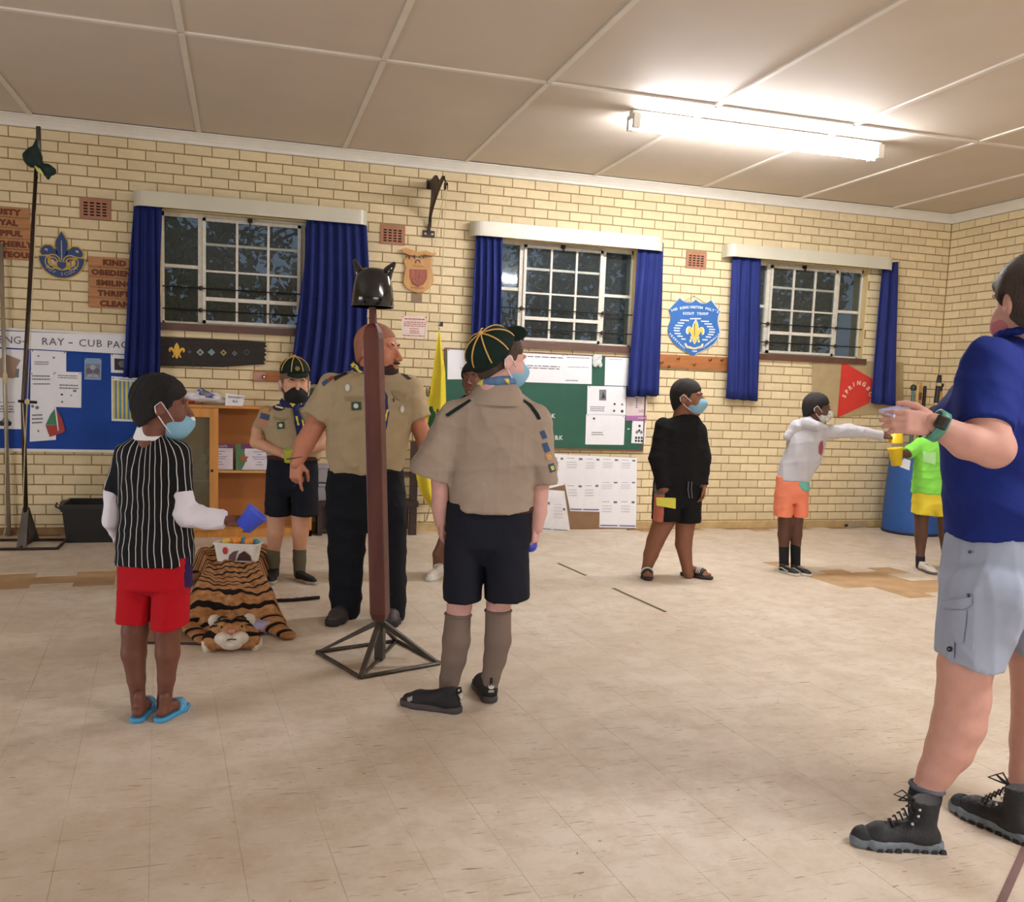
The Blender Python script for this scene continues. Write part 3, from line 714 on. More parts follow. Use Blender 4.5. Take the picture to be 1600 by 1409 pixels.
mb.prism(P3([(-.34, -.24), (.34, -.24), (.24, -.66), (0, -.80), (-.24, -.66)], 0), (0, -.014, 0))
mb.prism(P3([(-.40, -.62), (.40, -.62), (.2, -.84), (-.2, -.84)], 0), (0, -.012, 0))
mb.build('gold_edging', go_m, t)
mb = MB()
for p in (cpet, spet, mirror(spet)): mb.prism(P3(p, -.012), (0, -.005, 0))
arcband(mb, (X0, Z0-.02*u), .68*u, 1.06*u, PI*1.01, PI*1.99, -.012, .005)
mb.prism(P3([(-.22, -.28), (.22, -.28), (.20, -.52), (0, -.66), (-.20, -.52)], -.014), (0, -.005, 0))
mb.build('blue_panels', bl_m, t)
mb = MB(); mb.prism(P3([(-.02, .80), (.02, .80), (.02, -.2), (-.02, -.2)], -.017), (0, -.002, 0))
for s in (-1, 1): mb.prism(P3([(s*.72-.07, .36), (s*.72+.08, .34), (s*.72+.06, .2), (s*.72, .27), (s*.72-.05, .25)], -.017), (0, -.002, 0))
word = 'BOY SCOUT'
for i, ch in enumerate(word):
    an = PI*1.22+PI*.56*i/(len(word)-1); wtext(mb, ch, X0+.87*u*math.cos(an), Z0-.02*u+.87*u*math.sin(an), -.018, .2*u*1.2, .001, rot=an+PI/2)
mb.build('silver_details', M('badge_silver', (190, 180, 150), rough=.4), t)
# --- notice board with blue felt
a, b = WX(-40, 610), WX(246, 610); z0, z1 = WZ(60, 704.5), WZ(60, 514.5)
t = thing('notice_board', 'large blue felt notice board with white frame on the brick wall', 'notice board', ((a+b)/2, 0, z0))
MB().box((a, -.018, z0), (b, 0, z1)).build('felt_panel', M('blue_felt', (28, 70, 156), rough=.95, var=.08, bump=.2, bscale=300), t)
fw = .02
for q in (((a, -.028, z0-.004), (b, 0, z0+fw)), ((a, -.028, z1-fw), (b, 0, z1)), ((a-.02, -.028, z0), (a, 0, z1)), ((b, -.028, z0), (b+.02, 0, z1))): MB().box(*q).build('frame_rail', white_m, t)
NB = -.0185
sheet('banner', 'long white paper banner lettered KENG-RAY CUB PACK along the top of the blue board', 'banner', ((-34, 515.5), (246, 526), (246, 556), (-34, 540.5)), NB-.012,
      [('t', 'KENG-', .245-.115+.03, .55, .66, 0, dict(wide=1.0)), ('t', 'RAY', .405, .53, .66, 0, dict(space=1.15)), ('r', .492, .5, .515, .57, 0), ('t', 'CUB', .615, .52, .66, 0, dict(space=1.15)), ('t', 'PACK', .79, .52, .62, 1, dict(space=1.15))], [M('banner_grey', (92, 92, 100)), M('banner_dark', (52, 52, 60))], bulge=.003)
brown_p = M('print_brown', (160, 134, 116)); bike_p = M('print_grey', (140, 140, 146))
sheet('poster', 'white poster with a brown house picture at the left edge of the blue board', 'poster', ((-30, 543.5), (42, 546.5), (33.5, 670.5), (-30, 669)), NB,
      [('p', [(.38, .16), (.52, .06), (.68, .09), (.88, .13), (.80, .22), (.76, .36), (.3, .36), (.3, .2)], 2), ('r', .74, .24, .86, .35, 0), ('l', .1, .655, .8, .672, 1, 1), ('l', .15, .70, .8, .80, 3, 0), ('d', .52, .93, .035, 1), ('d', .68, .93, .035, 1), ('p', [(.5, .90), (.58, .84), (.66, .86), (.72, .92), (.6, .95)], 0)], [ink_m, dk_m, brown_p])
sheet('notice', 'white typed sheet at the top of the cluster behind the black flagpole', 'paper', ((48.5, 546.5), (103.5, 549.5), (103.5, 581), (48.5, 580)), NB, [('r', .18, .24, .24, .3, 0), ('r', .62, .28, .68, .36, 0), ('l', .1, .5, .5, .7, 2, 0)], None, 'papers on the blue board')
sheet('notice', 'white sheet on the right of the cluster with small grey drawings on blue board', 'paper', ((84, 580), (127.5, 581.5), (127, 637), (84.5, 635.5)), NB-.001, [('l', .15, .08, .85, .2, 2, 0), ('l', .2, .34, .9, .5, 2, 0), ('r', .25, .62, .33, .67, 1), ('r', .6, .64, .66, .68, 0), ('r', .7, .5, .82, .56, 0), ('d', .3, .85, .03, 0)], None, 'papers on the blue board')
sheet('notice', 'long white sheet hanging behind the black flagpole with a small paper flag on it', 'paper', ((48, 579), (86, 580), (87.5, 687), (46.5, 690)), NB-.0025, [('l', .05, .05, .8, .14, 2, 0), ('l', .1, .17, .8, .2, 1, 1), ('d', .28, .52, .025, 0), ('d', .1, .5, .02, 0), ('l', .08, .6, .5, .76, 3, 0), ('r', .3, .84, .36, .87, 0)], None, 'papers on the blue board')
sheet('photo_card', 'small bluish photo card pinned alone on the blue felt', 'photo', ((132, 559.5), (158.5, 560), (158, 593.5), (132, 592.5)), NB,
      [('r', .06, .05, .94, .22, 2), ('r', .06, .25, .94, .92, 0), ('d', .5, .42, .13, 3), ('d', .3, .6, .15, 4), ('d', .72, .6, .15, 4), ('p', [(.1, .9), (.3, .66), (.5, .8), (.7, .66), (.9, .9)], 3)], [M('photo_grey', (128, 132, 150)), dk_m, M('photo_sky', (128, 170, 204)), M('photo_pale', (172, 172, 182)), M('photo_dark', (98, 98, 112))], paper=M('photo_edge', (150, 174, 198)))
sheet('photo_sheet', 'white sheet with a dark photo half hidden by the first curtain', 'paper', ((173, 553), (214, 556), (213, 583.5), (173.5, 582)), NB, [('r', .14, .22, .75, .85, 1), ('d', .45, .5, .2, 0)], None)
st = []
for i in range(9): st.append(('r', .03+.107*i, .09, .03+.107*i+.055, .95, 2)); st.append(('r', .03+.107*i+.055, .09, .03+.107*(i+1), .95, 3))
st.append(('r', .02, .535, .98, .545, 1)); st.append(('l', .2, .03, .8, .07, 1, 0))
sheet('stripe_chart', 'chart of yellow and blue vertical stripes behind the striped boy\'s head', 'chart', ((174, 587.5), (236, 592), (236, 659.5), (174.5, 657.5)), NB, st, [ink_m, dk_m, M('chart_yellow', (212, 198, 110)), M('chart_blue', (92, 134, 164))])
t = thing('paper_flag', 'green and red paper flag on a white straw pinned to blue board', 'flag', W(90, 682, -.03))
P = lambda *pts: [W(x, y, -.032) for x, y in pts]
MB().prism(P((86.5, 638), (89.5, 663), (71, 664), (79, 647)), (0, .002, 0)).build('green_half', M('paper_green', (72, 132, 98), rough=.8), t)
MB().prism(P((89.5, 640), (97, 655), (101.5, 672), (98, 676), (78, 682.5), (71, 664.5), (89, 663.5)), (0, .002, 0)).build('red_half', M('paper_red', (168, 66, 58), rough=.8), t)
MB().tube(P((86.5, 636), (91, 673)), .006, 8).build('straw', paper_m, t, smooth=True)
# --- pelmets and curtains
pel_m = M('pelmet_cream', (206, 202, 182), rough=.35, var=.05, scale=3)
blue_c = M('royal_blue_curtain', (31, 43, 106), rough=.75, var=.14, scale=5, bump=.25, bscale=120, spec=.25)
PY = -.16
def pelmet(i, x0, x1, pyt, pyb, lab):
    X0, X1 = WX(x0, (pyt+pyb)/2, PY), WX(x1, (pyt+pyb)/2+20, PY); z1, z0 = WZ(x0+10, pyt, PY), WZ(x0+10, pyb, PY)
    t = thing('pelmet', lab, 'pelmet', ((X0+X1)/2, 0, z0), 'cream window pelmets'); r = .085; n = 6
    def outline(e): return [(X0+e, 0)]+[(X0+e+(r-e)*(1-math.cos(PI/2*k/n)), PY+e+(r-e)*(1-math.sin(PI/2*k/n))) for k in range(n+1)]+[(X1-e-(r-e)*(1-math.sin(PI/2*k/n)), PY+e+(r-e)*(1-math.cos(PI/2*k/n))) for k in range(n+1)]+[(X1-e, 0)]
    o, q = outline(0), outline(.012); mb = MB(); m = len(o)
    v = [(x, y, z0) for x, y in o]+[(x, y, z1) for x, y in o]+[(x, y, z0) for x, y in q]+[(x, y, z1) for x, y in q]
    f = [(k, k+1, m+k+1, m+k) for k in range(m-1)]+[(2*m+k+1, 2*m+k, 3*m+k, 3*m+k+1) for k in range(m-1)]+[(k+1, k, 2*m+k, 2*m+k+1) for k in range(m-1)]
    f += [(m+k, m+k+1, 3*m+k+1, 3*m+k) for k in range(m-1)]+[(0, m, 3*m, 2*m), (m-1, 2*m-1+0, 4*m-1, 3*m-1)]
    mb.add(v, f); mb.build('fascia', pel_m, t)
    MB().prism([(x, y, z1-.012) for x, y in outline(.011)], (0, 0, .010)).build('top_board', pel_m, t)
    MB().tube([(X0+.03, -.085, z0+.03), (X1-.03, -.085, z0+.03)], .008, 8).build('curtain_rail', iron_m, t)
pelmet(0, 207, 576, 296.5, 320.5, 'cream pelmet over the left window beside the oak signs')
pelmet(1, 739.5, 1040.5, 344.5, 367.5, 'cream pelmet over the middle window')
pelmet(2, 1140, 1400, 380.5, 400.5, 'cream pelmet over the right window')
def curtain(lab, tl, tr, br, bl, pleats, seed, mid=0):
    Y = -.085; c = [W(x, y, Y) for x, y in (tl, tr, br, bl)]; ztop = c[0][2]+.035
    for k in (0, 1): c[k] = np.array([c[k][0], Y, max(c[0][2], c[1][2])+.03])
    zb = min(c[2][2], c[3][2]); wv = np.random.RandomState(seed).rand(4)*6
    def fn(s, t):
        p = (c[0]*(1-s)+c[1]*s)*(1-t)+(c[3]*(1-s)+c[2]*s)*t
        am = .016+.014*t; ph = 2*PI*pleats*(s+.05*math.sin(3*t+wv[0]))
        y = am*math.sin(ph)+.008*math.sin(2.3*ph+wv[1])*(.3+t)
        return p+np.array([.006*math.sin(ph*2+wv[2])+mid*math.sin(PI*t), y-.008*t, .004*math.sin(ph+1)*t])
    me = MB().grid(fn, pleats*10, 16, thick=EY*.003).fixn()
    o = solo('curtain', me, blue_c, lab, 'curtain', 'royal blue curtains', smooth=True); return o
curtain('blue curtain on the left of the left window beside the oak signs', (208, 321), (252, 326), (252, 592), (194, 590), 4, 1)
curtain('wide blue curtain right of the left window behind the horned helmet', (481, 341), (574.5, 347), (570, 606), (452, 598), 7, 2, .012)
curtain('blue curtain on the left of the middle window behind the capped scout', (743, 367), (784, 370), (782, 582), (733, 580), 4, 3)
curtain('blue curtain on the right of the middle window over the green board', (998, 386), (1037, 390), (1029, 618.5), (979, 620), 3, 4)
curtain('blue curtain on the left of the right window above bare bricks', (1146, 400), (1190, 403), (1182, 626.5), (1132, 622.5), 3, 5)
curtain('narrow blue curtain at the far right over the red pennant', (1379, 416), (1402.5, 418), (1400, 634), (1361.5, 630), 2, 6)
# --- dark board with gold fleur-de-lis
t = thing('emblem_board', 'charred dark board with gold fleur-de-lis and small grey emblems', 'board', W(333, 572))
pts = [(238, 525.5), (262, 527), (330, 530), (380, 532), (416.5, 535)]; rag = [(414, 538), (417, 541), (412.5, 544), (416, 547), (413, 551), (416.5, 554), (412, 558), (415.5, 562), (411.5, 565), (414, 569)]
poly = [W(x, y) for x, y in pts+rag+[(395, 570), (348, 573.5), (300, 572.5), (238, 571.5)]]
MB().prism(poly, (0, -.03, 0)).build('plank', M('charred_wood', (42, 36, 32), rough=.75, var=.35, scale=5, stretch=(1, 1, 8), bump=.3, bscale=40), t)
o = W(276.3, 560.5, -.031); s_ = np.linalg.norm(W(276, 535, -.031)-W(276, 560.5, -.031)); mb = MB(); fleur(mb, o, EX*1.02, EZ, -EY, s_); mb.build('gold_fleur', M('gold_paint', (226, 178, 60), rough=.4), t)
for i, (x, y, r, cc) in enumerate(((296.3, 549.5, 3.4, (88, 88, 96)), (312.8, 550.3, 5.8, (150, 152, 154)), (330.5, 550.3, 5.8, (120, 152, 152)), (349.2, 551, 5.2, (158, 146, 84)), (366.5, 552.2, 4.3, (112, 112, 112)), (385.2, 550.3, 4.2, (86, 84, 82)))):
    p = W(x, y, -.031); rr = r*.0053; mb = MB()
    if i in (1, 2, 3, 4): mb.prism([p+EX*rr, p+EZ*rr, p-EX*rr, p-EZ*rr], -EY*.003)
    elif i == 0: mb.box(p-np.array([rr*.9, .003, rr*.3]), p+np.array([rr*.9, 0, rr*.3])); mb.box(p-np.array([rr*.3, .003, rr*.9]), p+np.array([rr*.3, 0, rr*.9]))
    else: arcband(mb, (p[0], p[2]), rr*.7, rr, 0, 2*PI*.999, p[1], .003)
    if i in (1, 3, 4): mb.box(p-np.array([rr*.3, .005, rr*.3]), p+np.array([rr*.3, -.002, rr*.3]), 1)
    mb.build('emblem', [M('emblem_%d' % i, cc, rough=.5), dk_m], t)
MB().tube([W(300, 571, -.02), W(302.5, 568, -.03), W(304.5, 570, -.03), W(302, 574, -.03)], .002, 5).build('hook', iron_m, t)
# --- hook rails
rail_m = M('hook_rail_wood', (168, 106, 60), rough=.4, var=.2, scale=4, stretch=(1, 1, 7), coat=.3)
def hook_rail(lab, x0, x1, pyt, pyb, knobs, hooks):
    a, b = WX(x0, pyt), WX(x1, pyt); z1, z0 = WZ((x0+x1)/2, pyt), WZ((x0+x1)/2, pyb); t = thing('hook_rail', lab, 'hook rail', ((a+b)/2, 0, z0), 'wooden hook rails')
    me = MB().box((a, -.024, z0), (b, 0, z1)).fixn(); bevel(me, .006, 2); link('plank', me, rail_m, t)
    for x, y in knobs:
        p = W(x, y, -.024); MB().lathe([(.012, 0), (.009, .012), (.02, .02), (.02, .03), (.012, .036)], p, 14, axis=(0, -1, 0)).build('knob', M('knob_red', (140, 52, 44), rough=.3, coat=.5), t, smooth=True)
        MB().lathe([(.009, .0), (.009, .004), (.001, .006)], p-EY*.034, 10, axis=(0, -1, 0)).build('knob_cap', white_m, t)
    for x, y in hooks:
        p = W(x, y, -.024); MB().tube([p+EZ*.012, p-EY*.02+EZ*.004, p-EY*.045-EZ*.002, p-EY*.055+EZ*.012, p-EY*.05+EZ*.022], .005, 6).build('hook', M('hook_brown', (84, 44, 26), rough=.4, metal=.5), t, smooth=True)
hook_rail('short brown hook rail with a red knob above the cabinet', 396, 478, 581.5, 597, [(412.5, 588.8)], [])
hook_rail('brown hook rail with hooks under the blue troop shield', 1024, 1148, 555.8, 577, [], [(1058, 561.5), (1032, 568), (1083, 571), (1107.5, 563.5), (1043, 574), (1126, 564)])
# --- carved wooden shield, tag, notice
def cs(x, y, Y=0.0): return W(600+x/5.03, 260+y/5.03, Y)
t = thing('carved_shield', 'carved pale wood shield with copper plaque and curled top piece', 'shield', cs(265, 995))
pine_m = M('carved_pine', (198, 146, 84), rough=.45, var=.15, scale=5, stretch=(6, 1, 1))
body = [(152, 742), (166, 800), (152, 860), (150, 920), (175, 960), (225, 985), (265, 997), (310, 986), (360, 955), (385, 905), (385, 860), (368, 800), (376, 730), (345, 705), (305, 728), (262, 742), (222, 718), (190, 700)]
me = MB().prism([cs(x, y) for x, y in body], (0, -.028, 0)).fixn(); bevel(me, .004, 2, 60); link('shield_body', me, pine_m, t)
top = [(135, 652), (168, 640), (215, 655), (262, 672), (330, 664), (385, 686), (412, 678), (398, 704), (352, 702), (320, 706), (290, 700), (262, 712), (240, 700), (205, 704), (180, 690), (148, 678)]
me = MB().prism([cs(x, y, -.028) for x, y in top], (0, -.02, 0)).fixn(); bevel(me, .003, 2, 60); link('crest', me, pine_m, t)
br_m = M('burnt_edge', (82, 44, 24), rough=.7); mb = MB()
for cx, cy, r in ((215, 720, 28), (290, 716, 18), (262, 755, 22)):
    p = cs(cx, cy); rr = r/5.03*.0053; arcband(mb, (p[0], p[2]), rr*.7, rr, -.3, PI*1.2, -.028, .006)
for q in ([(300, 690), (330, 696), (380, 712), (330, 706)], [(180, 690), (215, 700), (250, 712), (210, 708)]): mb.prism([cs(x, y, -.048) for x, y in q], (0, -.003, 0))
mb.build('burnt_carving', br_m, t)
mb = MB(); p = cs(265, 785, -.029); wtext(mb, 'TROOP', p[0], p[2], p[1], .03, .002); p = cs(265, 955, -.029); wtext(mb, 'BE PREPARED', p[0], p[2], p[1], .022, .002); mb.build('carved_words', M('carved_words', (150, 96, 48), rough=.6), t)
plq = [(203, 806), (336, 813), (336, 880), (312, 924), (266, 946), (226, 922), (204, 872)]
me = MB().prism([cs(x, y, -.028) for x, y in plq], (0, -.008, 0)).fixn(); bevel(me, .002, 1, 60); link('copper_plaque', me, M('copper_plaque', (142, 82, 66), rough=.4, metal=.5, var=.3, scale=20, bump=.4, bscale=60), t)
MB().prism([cs(x, y) for x, y in ((219, 1000), (298, 1003), (297, 1072), (217, 1068))], (0, -.006, 0)).build('hanger_tag', M('tag_grey', (138, 118, 92), rough=.7), t)
red_p = M('print_red', (172, 84, 84))
sheet('notice', 'small white notice with red print under the carved wooden shield', 'notice', ((628, 493), (667.5, 494.5), (667, 528.5), (627, 527)), -.0, [('l', .1, .08, .9, .2, 1, 0), ('l', .08, .24, .95, .5, 3, 0), ('l', .3, .54, .7, .62, 1, 0), ('l', .32, .64, .7, .82, 2, 0), ('l', .05, .86, .95, .95, 1, 0)], [red_p], paper=M('notice_pinkish', (232, 214, 204)), bulge=.001)
# --- flag bracket, halyard and yellow flag
X0 = WX(671.5, 291); PX = lambda x, y: CAM+ray(x, y)*((X0-CAM[0])/ray(x, y)[0])
tip = PX(693.5, 276); zb = WZ(672.5, 366); zt = WZ(670.5, 289)
t = thing('flag_bracket', 'dark iron flag bracket with pulley high on the wall', 'bracket', (X0, 0, zb-.03))
yt = tip[1]; prof = []
n = 9
for i in range(n+1): s = i/n; prof.append((yt*(s**2.2), zb+(tip[2]-zb)*s-.012*0))
back = [(yt*.97, tip[2]+.012), (yt*.72, tip[2]-.02+.0), (yt*.45, zt+.03), (-.02, zt+.02), (-.02, zt-.03), (yt*.22, zt-.06), (yt*.20, zt-.14), (yt*.05-.01, zb+.12), (-.014, zb)]
outl = [(X0-.012, y, z) for y, z in prof+back]
MB().prism(outl, (.024, 0, 0)).build('arm', M('bracket_iron', (58, 44, 40), rough=.5, metal=.3), t)
MB().box((X0-.055, -.012, zb-.03), (X0+.055, 0, zb+.03)).build('wall_plate', M('bracket_iron', (58, 44, 40)), t)
MB().box((X0-.03, -.02, zt-.04), (X0+.03, 0, zt+.04)).build('wall_plate', M('bracket_iron', (58, 44, 40)), t)
mb = MB()
for s in (-1, 1): mb.lathe([(.012, 0), (.012, .006), (.005, .010)], (X0+s*.032, -.012, zb), 8, axis=(0, -1, 0))
mb.build('bolts', M('bolt_bright', (200, 190, 170), rough=.3, metal=.8), t)
pc = tip+np.array([.02, -.0, -.075]); mb = MB()
mb.lathe([(.018, -.012), (.032, -.012), (.032, -.006), (.022, 0), (.032, .006), (.032, .012), (.018, .012)], pc, 16, axis=(1, 0, 0)); mb.tube([tip+EZ*.0, tip+np.array([.012, 0, -.03]), pc+EZ*.03], .006, 6); mb.build('pulley', iron_m, t, smooth=True)
rope_m = M('halyard_cord', (206, 190, 150), rough=.9)
Yf = pc[1]; top_f = PX(688, 497); YF2 = -.30
ap = W(686.5, 516, YF2)
t2 = thing('halyard', 'thin cream cord hanging from the wall pulley to yellow flag', 'rope', W(672.5, 618, -.06))
mb = MB(); mb.tube([pc+np.array([0, -.03, 0]), (pc+ap)/2+np.array([.0, -.012, 0]), ap+EZ*.03], .004, 5); mb.tube([pc+np.array([0, .03, 0]), W(681, 372, -.2), W(664, 520, -.10), W(656, 590, -.06), W(668, 606, -.05)], .003, 5); mb.tube([ap+EZ*.03+np.array([0.0, 0, 0]), ap+np.array([-.02, 0, .05]), ap+np.array([.01, 0, .01])], .004, 5); mb.build('cord', rope_m, t2)
mb = MB(); mb.box(ap+np.array([-.005, -.008, .035]), ap+np.array([.03, .008, .075])); mb.build('toggle', iron_m, t2)
t = thing('cleat', 'small dark cleat with cord loop on the wall left of the yellow flag', 'cleat', W(671, 620, 0))
p = W(671, 612, -.0); mb = MB(); mb.box(p+np.array([-.01, -.02, -.03]), p+np.array([.01, 0, .03])); mb.tube([p+np.array([0, -.03, .045]), p+np.array([.0, -.03, -.045])], .007, 6); mb.build('horn', iron_m, t)
mb = MB(); mb.tube([p+np.array([.0, -.03, .03]), p+np.array([.022, -.035, 0]), p+np.array([.005, -.035, -.05]), p+np.array([-.02, -.035, 0]), p+np.array([0, -.03, .03])], .004, 5); mb.build('cord_loop', rope_m, t)
# yellow flag hanging from one corner in folds
FL = [(516, 685.5, 687.5), (540, 681.5, 690.5), (580, 677, 696.5), (620, 672, 698.5), (645, 667, 700), (690, 659, 700), (740, 651, 698), (765, 657, 696), (785, 668, 692), (795, 676, 688)]
def flagfn(s, t):
    y = 516+(795-516)*t; ys = [a[0] for a in FL]; l = np.interp(y, ys, [a[1] for a in FL]); r = np.interp(y, ys, [a[2] for a in FL])
    p = W(l+(r-l)*s, y, YF2); return p+EY*(.05*math.sin(s*7+t*2)*min(1, t*2.5)+.02*math.sin(s*15+1)*t)
me = MB().grid(flagfn, 22, 30, thick=EY*.002).fixn()
t = thing('yellow_flag', 'yellow flag with green emblem hanging in folds from the cord', 'flag', W(682, 795, YF2))
link('cloth', me, M('flag_yellow', (226, 206, 52), rough=.7, var=.06), t, smooth=True)
mb = MB(); emb = [(.05, .43), (.18, .47), (.15, .53), (.02, .56), (.2, .60), (.3, .68), (.5, .70), (.75, .62), (.98, .60), (.98, .50), (.80, .46), (.7, .49), (.55, .44), (.42, .42), (.40, .46), (.28, .43), (.2, .405)]
cx_, cy_ = .5, .55
vv = [flagfn(cx_, cy_)-EY*.006]+[flagfn(s, .405+(tt-.405)*.72+.02)-EY*.006 for s, tt in emb]
for ring in (.33, .66): pass
mb2 = MB()
for q in range(24):
    for r_ in range(18):
        s, tt = (q+.5)/24, .40+.24*(r_+.5)/18
        # inside test against the emblem outline
        inside = False; pts_ = [(a, .405+(b-.405)*.72+.02) for a, b in emb]; j = len(pts_)-1
        for i in range(len(pts_)):
            if (pts_[i][1] > tt) != (pts_[j][1] > tt) and s < (pts_[j][0]-pts_[i][0])*(tt-pts_[i][1])/(pts_[j][1]-pts_[i][1])+pts_[i][0]: inside = not inside
            j = i
        if inside: mb2.grid(lambda a, b: flagfn((q+a)/24, .40+.24*(r_+b)/18)-EY*.004, 1, 1)
mb2.build('green_emblem', M('flag_green', (44, 96, 62), rough=.8), t, fix=False)
# --- green board with papers
c = [W(697, 543.5), W(1009, 562), W(1009, 699), W(697, 700.5)]; a, b, z0, z1 = c[0][0], c[1][0], c[2][2]-.0, c[0][2]
z0 = (c[2][2]+c[3][2])/2; z1 = (c[0][2]+c[1][2])/2
t = thing('green_board', 'dark green chalkboard with brown frame and pinned white papers', 'board', ((a+b)/2, 0, z0))
MB().box((a, -.016, z0), (b, 0, z1)).build('chalk_panel', M('chalkboard_green', (30, 82, 64), rough=.7, var=.12, scale=4), t)
gf = M('board_frame_brown', (112, 78, 50), rough=.6, var=.25)
for q in (((a-.012, -.024, z0-.018), (b+.012, 0, z0)), ((a-.012, -.024, z1), (b+.012, 0, z1+.012)), ((a-.014, -.024, z0), (a, 0, z1)), ((b, -.024, z0), (b+.014, 0, z1))): MB().box(*q).build('frame_rail', gf, t)
mb = MB()
for s, x, y, h in (('B.K', 861, 650, .055), ('B.K', 873, 684, .055)): p = W(x, y, -.017); wtext(mb, s, p[0], p[2], p[1], h, .002, font_off=.002)
p = W(845, 638, -.017); mb.box(p+np.array([-.025, -.002, -.02]), p+np.array([.015, 0, .012])); mb.box(p+np.array([-.03, -.002, .012]), p+np.array([.03, 0, .02]))
p = W(982, 670, -.017); mb.box(p+np.array([-.012, -.004, -.006]), p+np.array([.012, 0, .006]))
mb.build('chalk_letters', M('chalk', (196, 206, 200), rough=.9), t)
GB = -.0165; lp = ink_m; pur = M('print_purple', (170, 110, 164)); GG = 'papers on the green board'
sheet('notice', 'white sheet at the left end of the green board behind the yellow flag', 'paper', ((699, 545), (738, 547), (737, 592.5), (699, 592.5)), GB, [('l', .5, .6, .9, .64, 1, 0)], None, GG)
sheet('notice', 'wide white sheet on the green board just right of the scout\'s cap', 'paper', ((792, 549), (884, 553.5), (882, 599), (793, 596)), GB, [('l', .1, .1, .95, .16, 1, 1), ('l', .1, .4, .9, .55, 2, 0)], None, GG)
sheet('notice', 'white sheet in the middle top of the green board left of plastic bag', 'paper', ((884, 552.5), (925, 553.8), (924.3, 600), (881, 599)), GB-.001, [('l', .05, .1, .9, .15, 1, 1), ('l', .1, .42, .9, .46, 1, 0), ('l', .05, .86, .5, .93, 1, 0)], None, GG)
sheet('notice', 'white sheet at the top right of the green board against blue curtain', 'paper', ((945.8, 555), (983, 557), (981, 603), (944.5, 602)), GB, [('l', .15, .1, .7, .14, 1, 0)], None, GG)
sheet('notice', 'white sheet with a small grey picture and four emblems on green board', 'paper', ((918, 602.8), (978, 604), (977.7, 648.2), (917, 647.2)), GB-.002, [('r', .3, .12, .48, .50, 0), ('p', [(.36, .45), (.4, .2), (.46, .4)], 1), ('q', .70, .62, .05, 1), ('d', .90, .63, .04, 0), ('q', .69, .86, .05, 1), ('d', .90, .87, .055, 1), ('l', .08, .7, .45, .9, 3, 0)], None, GG)
sheet('notice', 'large nearly blank white sheet at the bottom of the green board', 'paper', ((915.8, 647.4), (976.5, 648.8), (974.5, 695), (914.5, 694.2)), GB, [('q', .2, .13, .05, 1), ('l', .15, .56, .45, .7, 2, 0)], None, GG)
sheet('notice', 'pinkish card with a purple strip at the right of green board', 'paper', ((979, 619), (1011, 619.5), (1010, 656.5), (977.8, 657)), GB-.001, [('r', 0, .80, 1, 1, 2), ('l', .45, .05, .55, .5, 5, 1), ('l', .6, .55, .9, .68, 2, 0), ('t', 'AWARDS', .75, .9, .08, 3)], [ink_m, dk_m, pur, paper_m], GG, paper=M('card_pinkish', (216, 200, 202)))
sheet('notice', 'white sheet with black badge symbols at the lower right corner of green board', 'paper', ((988, 657.5), (1009.5, 657.8), (1008.2, 692.8), (986.3, 692.2)), GB-.003, [('d', .52, .22, .06, 1), ('q', .36, .5, .09, 0), ('q', .66, .5, .09, 0), ('q', .51, .42, .07, 1)]+[('r', .24+.2*i, .70+.14*j, .38+.2*i, .80+.14*j, 1) for i in range(3) for j in range(2)], None, GG)
s = SDF(.006)
for q in range(14): p = W(930+rng.rand()*10, 557+rng.rand()*13, GB-.01); s.ell(p, (.022+.02*rng.rand(), .012, .03))
me = np_mesh([s.folds(.004, 120, 3).mesh(.005)]); solo('plastic_bag', me, M('clear_plastic_white', (226, 230, 230), rough=.2, alpha=.85), 'small crumpled white plastic bag pinned on green board', 'bag', smooth=True)
# --- cardboard display leaning under the green board
LY = -.035
t = thing('display_board', 'brown cardboard display covered with white sheets leaning under green board', 'board', W(920, 828, LY))
q = [W(826, 709, LY), W(994, 714.5, LY), W(992.5, 826.5, LY), W(826, 828.5, LY)]; zb = 0.003
q[2][2] = zb; q[3][2] = zb
MB().hexa([p+EY*.006 for p in q], [p+EY*.0 for p in q]).build('cardboard', M('cardboard', (138, 108, 80), rough=.85, var=.1), t)
mb = MB(); mb.hexa([W(846, 828, LY-.012), W(979, 826.5, LY-.012), W(979, 829.3, LY-.012), W(846, 831.5, LY-.012)], [W(846, 828, LY), W(979, 826.5, LY), W(979, 829.3, LY), W(846, 831.5, LY)]); mb.build('bottom_strip', white_m, t)
D8 = lambda x, y: (830+x/8.289, 680+y/8.289)
SH = [((265, 240), (430, 250), (430, 640), (180, 700), 'first sheet of the top row beside the scout\'s sleeve'), ((430, 250), (690, 262), (680, 610), (430, 605), 'second sheet of the top row'), ((690, 262), (905, 272), (890, 600), (680, 610), 'third sheet of the top row'), ((905, 272), (1150, 282), (1140, 580), (890, 580), 'fourth sheet of the top row'), ((1150, 282), (1370, 290), (1366, 580), (1140, 580), 'last sheet of the top row at the right corner'),
      ((430, 605), (680, 610), (660, 985), (505, 980), 'second sheet of the middle row over bare cardboard'), ((680, 610), (890, 600), (885, 990), (660, 985), 'third sheet of the middle row'), ((890, 580), (1140, 580), (1136, 815), (888, 815), 'fourth sheet of the middle row'), ((1140, 580), (1366, 580), (1362, 815), (1136, 815), 'last sheet of the middle row'),
      ((888, 815), (1136, 815), (1130, 1195), (882, 1190), 'right of the bare cardboard in the bottom row'), ((1136, 815), (1362, 815), (1356, 1200), (1130, 1195), 'at the bottom right corner')]
